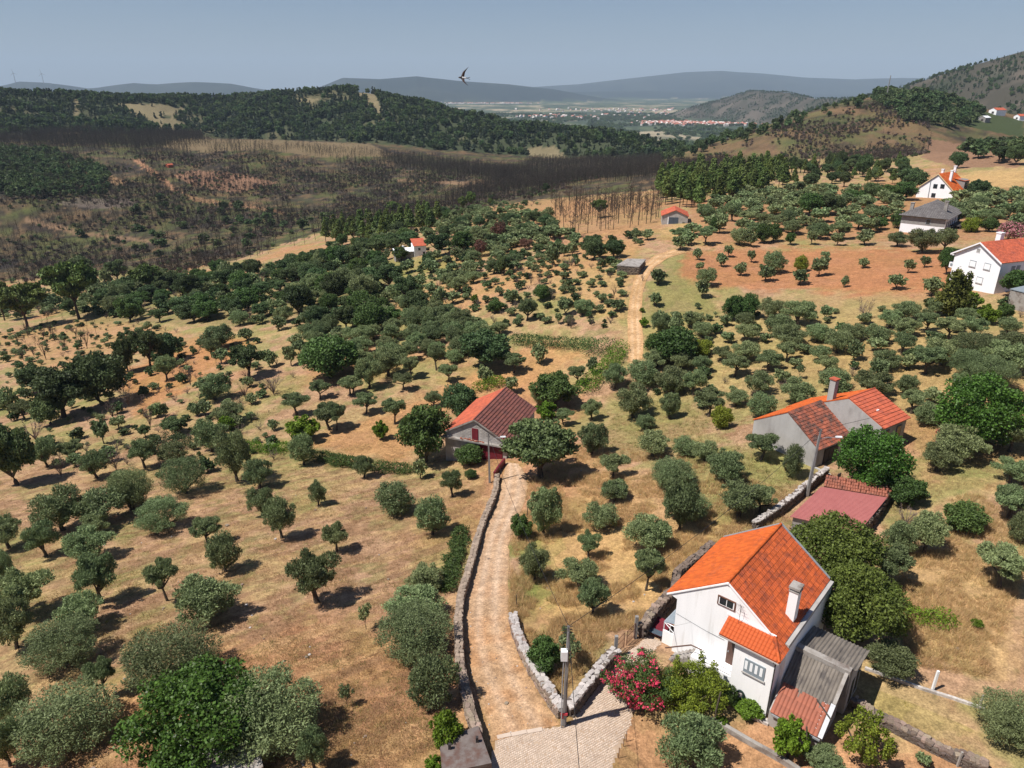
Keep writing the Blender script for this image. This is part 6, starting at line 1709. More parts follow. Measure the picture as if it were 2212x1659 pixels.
boxes_to_plants([  # left middle distance
 (1735,1130,1890,1320,'o'),(1300,1120,1500,1420,'o'),(1460,1280,1630,1460,'o'),(970,1280,1230,1500,'O'),(660,1350,900,1590,'O'),(490,1240,640,1400,'o'),(620,1220,750,1350,'b'),(950,1180,1110,1310,'o'),(780,1170,930,1340,'o'),
 (1160,1050,1350,1240,'o'),(1280,940,1460,1070,'o'),(1310,1020,1410,1110,'l'),(980,1040,1120,1140,'k'),(1720,1030,1920,1170,'l'),(1690,870,1860,1020,'u'),(1870,930,2070,1110,'u'),(1850,790,1980,920,'u'),(1600,1040,1670,1110,'o'),
 (1190,770,1380,930,'o'),(1410,800,1520,930,'d'),(1540,760,1730,890,'b'),(1180,920,1270,1020,'u'),(1380,600,1580,800,'k'),(1800,550,2150,790,'g'),(1210,560,1320,670,'o'),(1280,620,1370,710,'o'),(1570,610,1660,730,'u'),
 (1700,600,1780,720,'o'),(1220,510,1400,590,'o'),(1430,490,1520,570,'u'),(1080,700,1180,840,'b'),(930,670,1050,810,'o'),(800,520,960,740,'k'),(920,540,1080,700,'k'),(450,670,730,960,'k'),(200,770,500,1040,'k'),(200,930,360,1080,'k'),
 (120,740,280,880,'k'),(-10,860,90,1010,'u'),(80,930,190,1040,'u'),(620,910,710,1040,'b'),(700,830,820,970,'b'),(570,1060,650,1190,'o'),(200,1170,330,1330,'o'),(360,1180,490,1290,'u'),(-50,1130,170,1440,'k'),(120,1040,280,1180,'b'),
 (310,1270,400,1390,'b'),(690,550,800,780,'k'),(640,1140,750,1230,'b'),(850,970,930,1090,'b'),(460,450,550,630,'d'),(220,540,300,690,'d'),(280,440,350,590,'d'),(130,470,190,550,'d'),(100,600,160,690,'d'),(170,590,220,670,'d'),
 (310,140,570,440,'P'),(20,270,250,500,'P'),(800,130,960,300,'P'),(420,80,540,190,'k'),(600,150,660,250,'o'),(640,100,750,220,'k'),(-60,250,60,450,'P'),(480,640,520,720,'d'),(1440,740,1520,800,'b'),(960,940,1010,1040,'o'),
 (1600,980,1625,1005,'b'),(2040,760,2180,900,'u'),(830,1080,900,1150,'k')], 0, 530.9)
boxes_to_plants([  # far groves on the right
 (860,1170,1010,1290,'g'),(980,1180,1130,1290,'k'),(1250,1110,1360,1200,'k'),(1340,1130,1460,1200,'g'),(1430,1120,1560,1190,'g'),(600,1350,690,1460,'g'),(670,1350,760,1450,'g'),(1460,1040,1620,1140,'k'),(1880,1100,1990,1200,'k'),
 (1780,930,1860,1010,'k'),(2030,900,2110,980,'k'),(2120,890,2212,990,'k'),(410,1220,520,1330,'o'),(350,1290,430,1400,'o'),(240,1350,370,1470,'u'),(150,1380,250,1470,'u'),(100,1410,200,1500,'u'),(450,1370,560,1470,'o'),(540,1400,610,1480,'o'),
 (330,1310,390,1400,'g'),(620,1370,660,1430,'o'),(780,1400,840,1470,'g'),(910,1390,970,1470,'o'),(1060,1400,1130,1475,'o'),(1530,1390,1680,1520,'o'),(1690,1390,1800,1510,'o'),(1210,1390,1310,1470,'o'),(1400,1400,1510,1480,'o'),
 (1710,1500,1800,1600,'g'),(1420,1280,1500,1370,'g'),(1300,1310,1390,1380,'g'),(830,1150,880,1210,'o'),(890,1140,940,1200,'o'),(720,1130,770,1180,'o'),(1140,1160,1250,1220,'g'),(1960,1320,2050,1390,'g'),(1850,1320,1950,1390,'c'),(2070,1370,2180,1440,'b')], 1415.7, 0)
boxes_to_plants([  # valley side and the far middle
 (350,1210,430,1300,'P'),(780,1180,840,1280,'P'),(830,1150,890,1260,'P'),(590,1400,740,1540,'k'),(390,1480,480,1570,'g'),(1530,1430,1660,1560,'k'),(1650,1440,1790,1550,'k'),(980,1330,1080,1440,'r'),(1140,1430,1230,1500,'r'),(870,1440,960,1540,'r'),
 (1050,1280,1130,1350,'k'),(1015,1240,1045,1310,'P'),(930,1270,1000,1320,'o'),(1190,1270,1280,1350,'k'),(1260,1290,1360,1380,'k'),(640,1440,720,1500,'k'),(1440,1450,1500,1530,'o'),(1390,1460,1450,1540,'u'),(1820,1370,1880,1440,'o'),(1880,1380,1960,1440,'o'),
 (1580,1200,1680,1310,'P'),(1290,1100,1330,1170,'k'),(960,1190,990,1240,'P'),(1310,1480,1390,1600,'o'),(800,1560,910,1640,'o'),(1080,1500,1150,1570,'k'),(1010,1540,1100,1650,'k'),(560,1520,640,1620,'k'),(430,1560,520,1640,'o'),(330,1500,380,1560,'o')], 707.8, 0)

# belts sampled on the ground inside a field outline
def scatter(poly, n, r0, r1, mind, seed):
    """n spots inside an outline, at least mind metres apart"""
    g = np.random.default_rng(seed)
    P = np.array(poly, float)
    W_ = ground(P[:, 0], P[:, 1])
    lo, hi = W_[:, :2].min(0) - 2, W_[:, :2].max(0) + 2
    m = max(8000, n * 30)
    q = lo + (hi - lo) * g.random((m, 2))
    z = H(q[:, 0], q[:, 1])
    px, py, d = project(q[:, 0], q[:, 1], z)
    r = np.hypot(q[:, 0], q[:, 1])
    ok = inpoly(px, py, [tuple(p) for p in poly]) & (r > r0) & (r < r1)
    q, z, px, py = q[ok], z[ok], px[ok], py[ok]
    keep = []
    cell = {}
    for i in range(len(q)):
        c = (int(q[i, 0] // mind), int(q[i, 1] // mind))
        near = [j for a in (-1, 0, 1) for b in (-1, 0, 1) for j in cell.get((c[0] + a, c[1] + b), ())]
        if all((q[i, 0] - q[j, 0]) ** 2 + (q[i, 1] - q[j, 1]) ** 2 > mind * mind for j in near):
            keep.append(i); cell.setdefault(c, []).append(i)
            if len(keep) >= n: break
    return q[keep], z[keep], px[keep], py[keep]

TAKEN = np.array([(d['p'][0], d['p'][1], d['w']) for d in PLANTS])
BLOCK = [(b.location.x, b.location.y, r) for b, r in ((wh, 12), (bn, 13), (fh, 14), (ms, 7), (rh, 16), (gh, 24), (tw_, 20), (os_, 11), (fs, 6), (vh, 8), (hu, 4))] + [(-38.5, 244, 8), (-33, 243, 6)]
def free(x, y, w, k=.42):
    if len(TAKEN) and (np.hypot(TAKEN[:, 0] - x, TAKEN[:, 1] - y) < (TAKEN[:, 2] + w) * k).any(): return False
    return all(math.hypot(a - x, b - y) > r * .75 for a, b, r in BLOCK)
STUFF = {}
def belt(kinds, poly, n, r0, r1, mind, wr, hr, seed, share=None, single=True, key=None, gap=.42, clump=0):
    q, z, px, py = scatter(poly, n, r0, r1, mind, seed)
    g = random.Random(seed)
    for i in range(len(q)):
        if clump and float(fbm(np.array([q[i, 0] / 28]), np.array([q[i, 1] / 28]), 3)[0]) < clump * g.uniform(.85, 1.15): continue
        w = g.uniform(*wr); h = w * g.uniform(*hr)
        if not free(q[i, 0], q[i, 1], w, gap): continue
        k = g.choice(kinds)
        if single:
            if -70 < px[i] < 2290: plant(k, (q[i, 0], q[i, 1], z[i]), w, h, px[i], py[i], share)
        else: STUFF.setdefault(key or k, []).append((q[i, 0], q[i, 1], z[i], w, h))
# oak wood on the left slope
belt('kkgko', [(100,650),(330,610),(520,590),(800,565),(880,600),(960,655),(900,700),(780,725),(560,705),(330,700),(200,690)], 125, 120, 340, 4.8, (4.5, 8.5), (.75, 1.1), 1)
belt('ooooo', [(640,720),(900,690),(1080,720),(1060,790),(860,830),(700,800),(640,760)], 60, 100, 220, 3.6, (3.6, 5.4), (.7, 1.0), 2)
belt('ooook', [(860,660),(1000,690),(1100,730),(900,720)], 16, 100, 240, 3.6, (3.5, 5), (.7, 1.0), 3)
# olive groves beyond the red field and by the far houses
belt('ooou', [(1490,470),(1600,425),(1730,412),(1930,432),(1960,500),(1780,528),(1560,530),(1450,520)], 120, 150, 420, 5.5, (4.2, 6.2), (.65, .9), 4)
belt('ooo', [(2040,440),(2212,420),(2212,520),(2060,520)], 46, 140, 420, 4.8, (4.5, 6.5), (.65, .9), 5)
belt('ogo', [(1640,420),(1960,400),(1960,430),(1700,440)], 40, 240, 430, 5.5, (4, 6), (.65, .9), 6, single=False, key='grove')
belt('oook', [(960,450),(1190,470),(1200,520),(1080,560),(960,520)], 130, 200, 420, 4.2, (3.5, 5.5), (.65, .95), 7)
belt('kkgo', [(780,500),(960,470),(1060,520),(980,560),(780,580),(640,590)], 60, 200, 420, 5.5, (5, 8), (.75, 1.0), 8)
belt('oook', [(1100,500),(1300,520),(1180,560),(1080,600),(900,640),(930,560)], 44, 130, 330, 5.0, (3.6, 5.5), (.65, .95), 9)
belt('g', [(-60,610),(420,590),(860,560),(940,640),(700,735),(500,690),(-60,690)], 620, 110, 420, 2.6, (1.6, 4.4), (.7, 1.1), 31, single=False, key='scrub', gap=.25)
belt('g', [(-60,690),(300,700),(560,740),(600,1000),(300,1050),(-60,1000)], 420, 80, 300, 2.2, (.8, 2.6), (.6, 1.0), 32, single=False, key='scrub', gap=.3)
belt('g', [(860,560),(1240,500),(1350,560),(1340,720),(1000,700),(900,640)], 300, 80, 330, 2.4, (.8, 2.6), (.6, .95), 33, single=False, key='scrub', gap=.3)
belt('g', [(640,440),(1180,440),(1190,520),(1330,505),(1430,500),(1340,560),(1080,600),(860,560)], 420, 150, 480, 3.0, (1.2, 3.6), (.6, .95), 34, single=False, key='scrub', gap=.3)
belt('o', [(1400,690),(2212,640),(2212,900),(1980,880),(1620,860),(1400,860)], 90, 70, 200, 3.2, (1.2, 2.6), (.7, 1.0), 35, single=False, key='scrub', gap=.34)
# pines
belt('p', [(1420,400),(1500,378),(1680,372),(1700,412),(1620,428),(1500,455),(1420,440)], 150, 220, 560, 4.0, (9, 12), (.95, 1.2), 10, 'tall pine in the bright green stand behind the orange roofed shed')
belt('p', [(690,480),(930,455),(955,480),(930,510),(800,530),(700,530)], 60, 220, 480, 4.2, (8, 11), (.95, 1.2), 11, 'pine in the dark stand left of the valley cottage')
belt('pk', [(1690,372),(1950,362),(1960,398),(1720,410)], 46, 240, 560, 6, (5, 7), (.9, 1.6), 12)
# charred trunks standing near the shed
belt('xX', [(1185,428),(1430,432),(1440,478),(1330,500),(1230,515),(1205,500)], 190, 200, 420, 2.3, (6, 10), (.7, 1.25), 13, 'charred trunk in the standing burnt trees left of the orange roofed shed', gap=.1)
belt('xX', [(430,585),(700,520),(900,470),(980,440),(1000,400),(760,470),(560,545),(420,570)], 120, 260, 720, 4.0, (6.5, 9.5), (.95, 1.25), 14, 'charred trunk in the black belt along the valley bottom', gap=.1)
belt('dX', [(30,690),(250,690),(200,760),(40,770)], 26, 120, 300, 4.0, (2.6, 4.2), (1.0, 1.7), 15, 'scorched sapling on the dry bank at the left edge', gap=.2)
belt('b', [(120,760),(560,760),(760,850),(420,960),(200,1000),(20,980)], 90, 90, 240, 2.6, (1.4, 2.9), (.6, .9), 16, 'low grey shrub on the rusty dry bank at left', gap=.3)
belt('bo', [(900,600),(1340,560),(1330,700),(960,690)], 60, 110, 240, 3.6, (1.3, 2.8), (.6, .9), 17, 'low shrub on the dry grass slope above the barn', gap=.4)
belt('xx', [(60,470),(420,430),(560,500),(420,560),(60,590)], 70, 330, 640, 6.0, (6, 9), (.95, 1.2), 18, 'burnt trunk scattered on the facing valley slope', gap=.1)
for pp in ([(1150,350),(1440,350),(1700,372),(1600,385),(1300,395),(1120,415),(960,440)], ):
    belt('x', pp, 3600, 330, 1000, 2.6, (6.5, 9.5), (.95, 1.2), 19, single=False, key='burnt', gap=0)
belt('x', [(-100,300),(430,300),(860,335),(1100,370),(1400,352),(1150,430),(960,460),(700,500),(420,590),(-100,620)], 15000, 330, 1250, 3.0, (4, 9.5), (.85, 1.25), 20, single=False, key='burnt', gap=0, clump=.43)
belt('x', [(-100,284),(420,286),(440,300),(330,325),(100,318),(-100,312)], 2600, 500, 1400, 2.6, (8, 11), (.95, 1.2), 21, single=False, key='burnt', gap=0)
belt('x', [(820,335),(1110,370),(1100,395),(860,365)], 1400, 500, 1400, 2.8, (7, 10), (.95, 1.2), 27, single=False, key='burnt', gap=0)
belt('x', [(1440,345),(1700,262),(1900,222),(2010,262),(2010,330),(1850,372),(1560,372)], 4500, 400, 1000, 3.2, (3.5, 7.5), (.85, 1.2), 22, single=False, key='burnt', gap=0, clump=.54)
belt('g', [(0,325),(110,330),(240,380),(230,425),(0,430)], 330, 450, 1200, 6.0, (3.5, 8.5), (.8, 1.2), 23, single=False, key='wood', gap=0)
belt('g', [(1890,205),(2000,205),(2120,240),(2120,262),(2060,280),(1950,262),(1900,225)], 420, 500, 1100, 6, (6, 10), (.8, 1.1), 24, single=False, key='wood', gap=0)
belt('g', [(2080,330),(2212,290),(2212,345),(2120,350)], 60, 400, 1000, 8, (6, 10), (.8, 1.1), 25, single=False, key='wood', gap=0)
belt('g', [(1400,345),(1560,300),(1880,212),(1900,222),(1600,310),(1450,352)], 260, 400, 1000, 6, (5, 8), (.9, 1.3), 26, single=False, key='wood', gap=0)
belt('g', [(350,430),(700,470),(800,480),(420,575),(120,520)], 60, 330, 800, 10, (3, 8), (.7, 1.0), 28, single=False, key='wood', gap=0)

belt('b', [(-100,330),(480,330),(860,350),(1100,372),(1400,352),(1150,430),(960,460),(700,500),(420,590),(-100,620)], 6500, 330, 1250, 2.6, (1.4, 3.4), (.6, 1.0), 41, single=False, key='dead', gap=0, clump=.46)
belt('b', [(1440,345),(1700,262),(1900,222),(2010,262),(2010,330),(1850,372),(1560,372)], 2600, 400, 1000, 2.6, (1.4, 3.4), (.6, 1.0), 42, single=False, key='dead', gap=0, clump=.46)
# the pine forest on the ridge opposite
g = np.random.default_rng(77)
qx = g.uniform(-1500, 560, 130000); qy = g.uniform(760, 1560, 130000)
qz, qw = H(qx, qy, True)
ppx, ppy, pd = project(qx, qy, qz)
Yc = np.interp(qx / qy, RD[0][1], RD[0][3])
ok = (qw == 0) & (qy < Yc + 70) & (ppx > -250) & (ppx < 1620)
dens = .55 + .9 * (fbm(qx / 60 + 3, qy / 60 + 8, 4) - .5)
dens = np.where(fbm(qx / 60 + 3, qy / 60 + 8, 4) > .58, .15, dens)
for c in CLEARINGS: ok &= ~inpoly(ppx, ppy, c) | (g.random(len(qx)) < .012)
ok &= g.random(len(qx)) < dens * .8
fx, fy, fz = qx[ok][:24000], qy[ok][:24000], qz[ok][:24000]
fh_ = g.uniform(6.5, 12, len(fx)) * (.7 + .5 * vnoise(fx / 50, fy / 50))
stuff_mesh_points('pine_forest', np.stack([fx, fy, fz, fh_ * .95, fh_], 1), FARP + [FARB[0]], 'dark pine forest covering the long ridge across the valley', 'forest')
# sparse scrub and trees on the heath hills
qx = g.uniform(100, 2600, 90000); qy = g.uniform(1100, 4700, 90000)
qz, qw = H(qx, qy, True)
ok = ((qw == 2) | (qw == 3)) & (fbm(qx / 60 + 9, qy / 60, 4) > .47)
fx, fy, fz = qx[ok][:16000], qy[ok][:16000], qz[ok][:16000]; fh_ = g.uniform(4, 9, len(fx))
stuff_mesh_points('heath_trees', np.stack([fx, fy, fz, fh_ * .8, fh_], 1), FARP + FARB, 'sparse dark trees over the bare hills on the right', 'woodland')
# woods and hedges on the plain
qx = g.uniform(-900, 2600, 30000); qy = g.uniform(1900, 5200, 30000)
qz, qw = H(qx, qy, True)
ok = (qw < 0) & (fbm(qx / 110, qy / 180, 4) < .5)
fx, fy, fz = qx[ok][:7000], qy[ok][:7000], qz[ok][:7000]; fh_ = g.uniform(6, 12, len(fx))
stuff_mesh_points('valley_woods', np.stack([fx, fy, fz, fh_ * 1.6, fh_], 1), FARB, 'dark woods and hedgerows on the hazy valley floor', 'woodland')
stuff_mesh_points('burnt_forest', STUFF['burnt'], [PROTO['x'][i][2] for i in range(5)], 'charred leafless forest covering the slopes across the valley', 'burnt forest')
SCRUB1 = make_tree(201, MT['twig'], MT['char'], .05, 6, 260, .1, .22, limbs=2)[2]
SCRUB2 = make_tree(202, MT['oak'], MT['char'], .05, 6, 260, .1, .2, limbs=2)[2]
SCRUB3 = make_tree(203, MT['scorched'], MT['char'], .05, 6, 220, .1, .22, limbs=2)[2]
stuff_mesh_points('dead_scrub', STUFF['dead'], [SCRUB1, SCRUB2, SCRUB3, SCRUB3], 'low dead and resprouting scrub over the burnt slopes', 'scrub')
stuff_mesh_points('green_thicket', STUFF['wood'], FARB, 'green woods that escaped the fire on the far slopes', 'woodland')

# ---- turn the records into objects: the 300 largest of a kind one by one, the rest as one grove
LANDMARKS = [('white two storey house', 1620, 1420), ('maroon sheet roofed shed', 1810, 1110), ('grey farmhouse', 1760, 930), ('ruined stone hut', 1990, 940), ('barn with maroon doors', 1040, 940),
 ('fork of the lanes', 1217, 1560), ('white house at right edge', 2130, 590), ('stained grey outbuilding', 2195, 665), ('grey roofed house', 2010, 475), ('farthest white house', 2040, 410), ('orange roofed block shed', 1465, 468),
 ('flat stone shelter', 1362, 575), ('valley cottage', 895, 540), ('farmhouse lamp post', 1745, 1060), ('barn lamp post', 1058, 1035), ('huge fig at the bottom', 420, 1600), ('round lime bush', 655, 935),
 ('golden conifer', 2065, 660), ('huge fig by the farmhouse', 2120, 940), ('cherry tree by the house', 1800, 1300), ('bottom left corner', 0, 1659), ('middle of the left edge', 0, 1000),
 ('oleander in bloom', 1370, 1470), ('top of the straight path', 1385, 600), ('bottom of the straight path', 1375, 770), ('bottom right corner', 2212, 1659), ('white fence post', 2020, 1490), ('stone pier at the bottom', 1000, 1640),
 ('broad pine on the left', 155, 690), ('standing burnt trunks', 1310, 480), ('bright green fig uphill', 715, 760), ('green pine stand', 1550, 410), ('left edge at the bottom', 0, 1300), ('red ploughed field', 1750, 590), ('garden wall at the bottom', 1600, 1620)]
ORD = ['', 'second ', 'third ', 'fourth ', 'fifth ', 'sixth ', 'seventh ', 'eighth ', 'ninth ', 'tenth ', 'eleventh ', 'twelfth ', 'thirteenth ', 'fourteenth ', 'fifteenth ', 'sixteenth ', 'seventeenth ', 'eighteenth ', 'nineteenth ', 'twentieth ',
       'twenty-first ', 'twenty-second ', 'twenty-third ', 'twenty-fourth ', 'twenty-fifth ', 'twenty-sixth ', 'twenty-seventh ', 'twenty-eighth ', 'twenty-ninth ', 'thirtieth ']
for _k in range(31, 100):
    ORD.append({3: 'thirty', 4: 'forty', 5: 'fifty', 6: 'sixty', 7: 'seventy', 8: 'eighty', 9: 'ninety'}[_k // 10] + ('-' + ORD[_k % 10 - 1].strip() if _k % 10 > 1 else ('-first' if _k % 10 else '')) + ' ')
CAPN = {'olive_tree': 300, 'burnt_tree': 300, 'oak_tree': 300, 'pine_tree': 300}
byname = {}
for d in PLANTS: byname.setdefault(KIND[d['k']][0], []).append(d)
groups = {}
for nm, L_ in byname.items():
    L_.sort(key=lambda d: -d['wpx'])
    cap = 290
    rest = L_[cap:]
    if rest:
        pm = {'olive_tree': FARO, 'burnt_tree': [PROTO['x'][i][2] for i in range(3)]}.get(nm, [PROTO[rest[0]['k']][0][2]])
        lab = {'olive_tree': 'small far grey green olives filling the groves beyond the nearer trees', 'burnt_tree': 'small far charred trunks along the valley bottom'}.get(nm, 'small far ' + nm.replace('_', ' ') + 's seen between the larger ones')
        stuff_mesh_points(nm + '_grove', [(*d['p'], d['w'], d['h']) for d in rest], pm, lab, 'grove')
    byname[nm] = L_[:cap]
    for d in byname[nm]:
        if d['share']: continue
        best = min(LANDMARKS, key=lambda l: math.hypot((d['px'] - l[1]), (d['py'] - l[2]) * 1.3))
        dx, dy = d['px'] - best[1], d['py'] - best[2]
        side = ('right of' if dx > 0 else 'left of') if abs(dx) > abs(dy) * 1.2 else ('below' if dy > 0 else 'above')
        d['lm'] = (best[0], side); d['dist'] = math.hypot(dx, dy * 1.3)
        groups.setdefault((KIND[d['k']][1], best[0], side), []).append(d)
for (noun, lm, side), L_ in groups.items():
    L_.sort(key=lambda d: d['dist'])
    for i, d in enumerate(L_):
        rank = ORD[min(i, len(ORD) - 1)]
        look = LOOK[d['k']]
        if len(L_) > 1 or True:
            d['label'] = f"{look}, {rank}nearest {noun} {side} the {lm}"
_c = {}
for nm, L_ in byname.items():
    for d in L_:
        k = d['k']; i = _c.get(k, 0); _c[k] = i + 1
        pr = PROTO[k][(i * 5 + int(d['px'])) % len(PROTO[k])]
        rz = random.uniform(0, 6.28)
        if d['wpx'] > 24 and pr[0] is not pr[2]:
            o = empty(nm, d['p'], rz)
            link_mesh('trunk', pr[0], o); link_mesh('crown', pr[1], o)
        else:
            o = link_mesh(nm, pr[2], None, d['p']); o.rotation_euler = (0, 0, rz)
        o.scale = (d['w'], d['w'], d['h'])
        tag(o, d['share'] or d['label'], KIND[k][1], d['share'] or ({'o': 'olive trees', 'u': 'olive trees', 'O': 'olive trees'}.get(k) or nm.replace('_', ' ') + 's'))

stuff_mesh_points('low_scrub', STUFF['scrub'], FARB + FARO[:2] + [PROTO['b'][0][2]], 'low green and grey scrub filling the gaps of the left slope', 'scrub')
# ------------------------------------------------------------------ hedges, flowers, grasses, bird, far town
def hedge(pts, w, h, kind, label, n_per_m=600, name='hedge', seed=5, leaf=(.11, .2)):
    P = resample(gp(pts), .7)
    o0 = P[len(P) // 2]
    g_ = np.random.default_rng(seed)
    bl = []
    for p in P:
        for q in range(2):
            r_ = w * .5 * g_.uniform(.65, 1.1)
            bl.append((p[0] - o0[0] + g_.normal() * w * .14, p[1] - o0[1] + g_.normal() * w * .14, p[2] - o0[2] + h * g_.uniform(.35, .62), r_, r_, h * g_.uniform(.35, .5)))
    Q = leaf_quads(g_, bl, int(n_per_m * 2.2 * .7 * len(P)), leaf[0], leaf[1], zmin=-99)
    B = np.array(bl)
    # leaves near the ground follow the slope
    L_ = Leaves(); L_.quads(Q, 0)
    root = empty(name, tuple(o0)); tag(root, label, 'hedge')
    link_mesh('foliage', L_.mesh('foliage', MT[kind]), root)
    st = MB()
    for p in P[::2]: st.tube([(p[0] - o0[0], p[1] - o0[1], p[2] - o0[2] - .1), (p[0] - o0[0] + .1, p[1] - o0[1], p[2] - o0[2] + h * .7)], .03, 4)
    st.build('stems', MT['bark'], root)
    return root
hedge(z8([(800,260),(785,330),(762,420),(740,500),(726,580)]), 1.9, 1.1, 'leafy', 'long green bramble hedge spilling over the lane wall', 420, seed=1)
hedge([(0.36 * 1895, 530.9 + .36 * 1275), (0.36 * 2010, 530.9 + .36 * 1300), (0.36 * 2120, 530.9 + .36 * 1325)] + z5([(40,1310),(140,1325),(260,1340),(400,1352),(490,1362)]), 2.2, 1.5, 'leafy', 'green vine row running from the lime bush toward the lane', 330, seed=2, leaf=(.13, .2))
hedge([(.36 * x, 530.9 + .36 * y) for x, y in ((1450, 1215), (1540, 1235), (1640, 1240), (1720, 1235))], 2.6, 1.6, 'lime', 'lime green vine row left of the round lime bush', 300, seed=3, leaf=(.13, .2))
hedge([(.36 * x, 530.9 + .36 * y) for x, y in ((850, 1230), (930, 1215), (1020, 1190), (1130, 1215))], 3.0, 2.2, 'oak', 'dark green clipped hedge left of the lime vine row', 330, seed=4, leaf=(.13, .2))
hedge(z5([(1140,580),(1250,600),(1400,612),(1530,620)]), 3.2, 2.4, 'leafy', 'long dark vine hedge beyond the mown grove, left of the path', 240, seed=5, leaf=(.16, .26))
hedge(z5([(1560,640),(1620,650),(1690,640)]), 4.0, 3.0, 'leafy', 'tall leafy hedge end by the foot of the straight path', 260, seed=6, leaf=(.16, .26))
hedge(z5([(1760,640),(1720,710),(1660,760),(1600,830),(1540,880)]), 3.4, 2.4, 'lime', 'bright lime green hedge running down toward the barn', 260, seed=7, leaf=(.16, .26))
hedge(z9([(1440,700),(1540,745),(1640,775),(1740,795)]), 2.0, 1.0, 'lime', 'creeping green vine on dry grass right of the cherry tree', 260, seed=8)
hedge(z9([(520,1335),(570,1345),(625,1365)]), .5, .4, 'lime', 'strip of low plants at the foot of the white house wall', 300, seed=9)
hedge(z5([(900,870),(960,850),(1030,845)]), 3.0, 2.0, 'lime', 'bright green vines behind the barn roof', 260, seed=12, leaf=(.16, .26))
hedge(z9([(-20,1130),(40,1220),(110,1300),(180,1345)]), 2.2, 1.5, 'citrus', 'yellow green shrub row in front of the white house balcony', 420, seed=10, leaf=(.09, .16))
# oleander in bloom
op = gp(z8([(1865,1215)]))[0]
ol = empty('oleander', tuple(op)); tag(ol, 'oleander bush covered in pink red flowers beside the cobbled lane', 'oleander')
g_ = np.random.default_rng(9)
bl = crown_blobs(g_, .05, .95, 14, .5, .8, (.14, .22))
bl = [(a * 5.4, b * 4.6, c * 3.3, d * 4.6, e * 4.6, f * 3.0) for a, b, c, d, e, f in bl]
L_ = Leaves(); L_.quads(leaf_quads(g_, bl, 9000, .07, .22), 0); link_mesh('foliage', L_.mesh('foliage', MT['leafy']), ol)
fl = leaf_quads(g_, [(a, b, c, d * 1.06, e * 1.06, f * 1.06) for a, b, c, d, e, f in bl], 6500, .13, .15, thick=.06, fill=0)
cc = fl.mean(1); keep = (cc[:, 0] < 1.3) & (fbm(cc[:, 0] * 2.2, cc[:, 2] * 2.2 + cc[:, 1] * 1.7, 2) > .47)
L_ = Leaves(); L_.quads(fl[keep], 0); link_mesh('flowers', L_.mesh('flowers', MT['pink']), ol)
st = MB()
for k in range(9): st.tube([(0, 0, -.1), (math.cos(k) * 1.2, math.sin(k) * 1.2, 2.2)], .035, 4)
st.build('stems', MT['bark'], ol)
yp = gp(z9([(225,1280)]))[0]
ys = empty('yellow_green_shrub', tuple(yp)); tag(ys, 'large yellow green shrub hiding the stairs of the white house', 'shrub')
bl = crown_blobs(g_, .03, .95, 18, .5, .8, (.12, .2)); bl = [(a * 4.9, b * 4.2, c * 3.3, d * 4.3, e * 4.3, f * 3.0) for a, b, c, d, e, f in bl]
bl += [(-1.4, .5, 3.3, .3, .3, .9), (.5, .9, 3.2, .3, .3, 1.0), (1.4, .6, 2.9, .3, .3, .8)]
L_ = Leaves(); L_.quads(leaf_quads(g_, bl, 14000, .08, .17), 0); link_mesh('foliage', L_.mesh('foliage', MT['citrus']), ys)
st = MB()
for k in range(7): st.tube([(0, 0, -.1), (math.cos(k) * 1.4, math.sin(k) * 1.4, 2.3)], .04, 4)
st.build('stems', MT['bark'], ys)
# pale pink oleander tree behind the right-hand house
pp_ = gp([(2190, 520)])[0]
po = empty('pink_flowering_tree', tuple(pp_)); tag(po, 'pale pink flowering tree behind the white house at the right edge', 'flowering tree')
bl = crown_blobs(g_, .1, .95, 12, .5, .8, (.16, .24)); bl = [(a * 8, b * 8, c * 5.2, d * 8, e * 8, f * 5) for a, b, c, d, e, f in bl]
L_ = Leaves(); L_.quads(leaf_quads(g_, bl, 4200, .3, .4), 0); link_mesh('blossom', L_.mesh('blossom', MT['palepink']), po)
L_ = Leaves(); L_.quads(leaf_quads(g_, bl, 1600, .3, .4, thick=.5), 0); link_mesh('foliage', L_.mesh('foliage', MT['leafy']), po)
st = MB(); st.tube([(0, 0, -.2), (0, 0, 2.5)], .15, 5); st.build('trunk', MT['bark'], po)

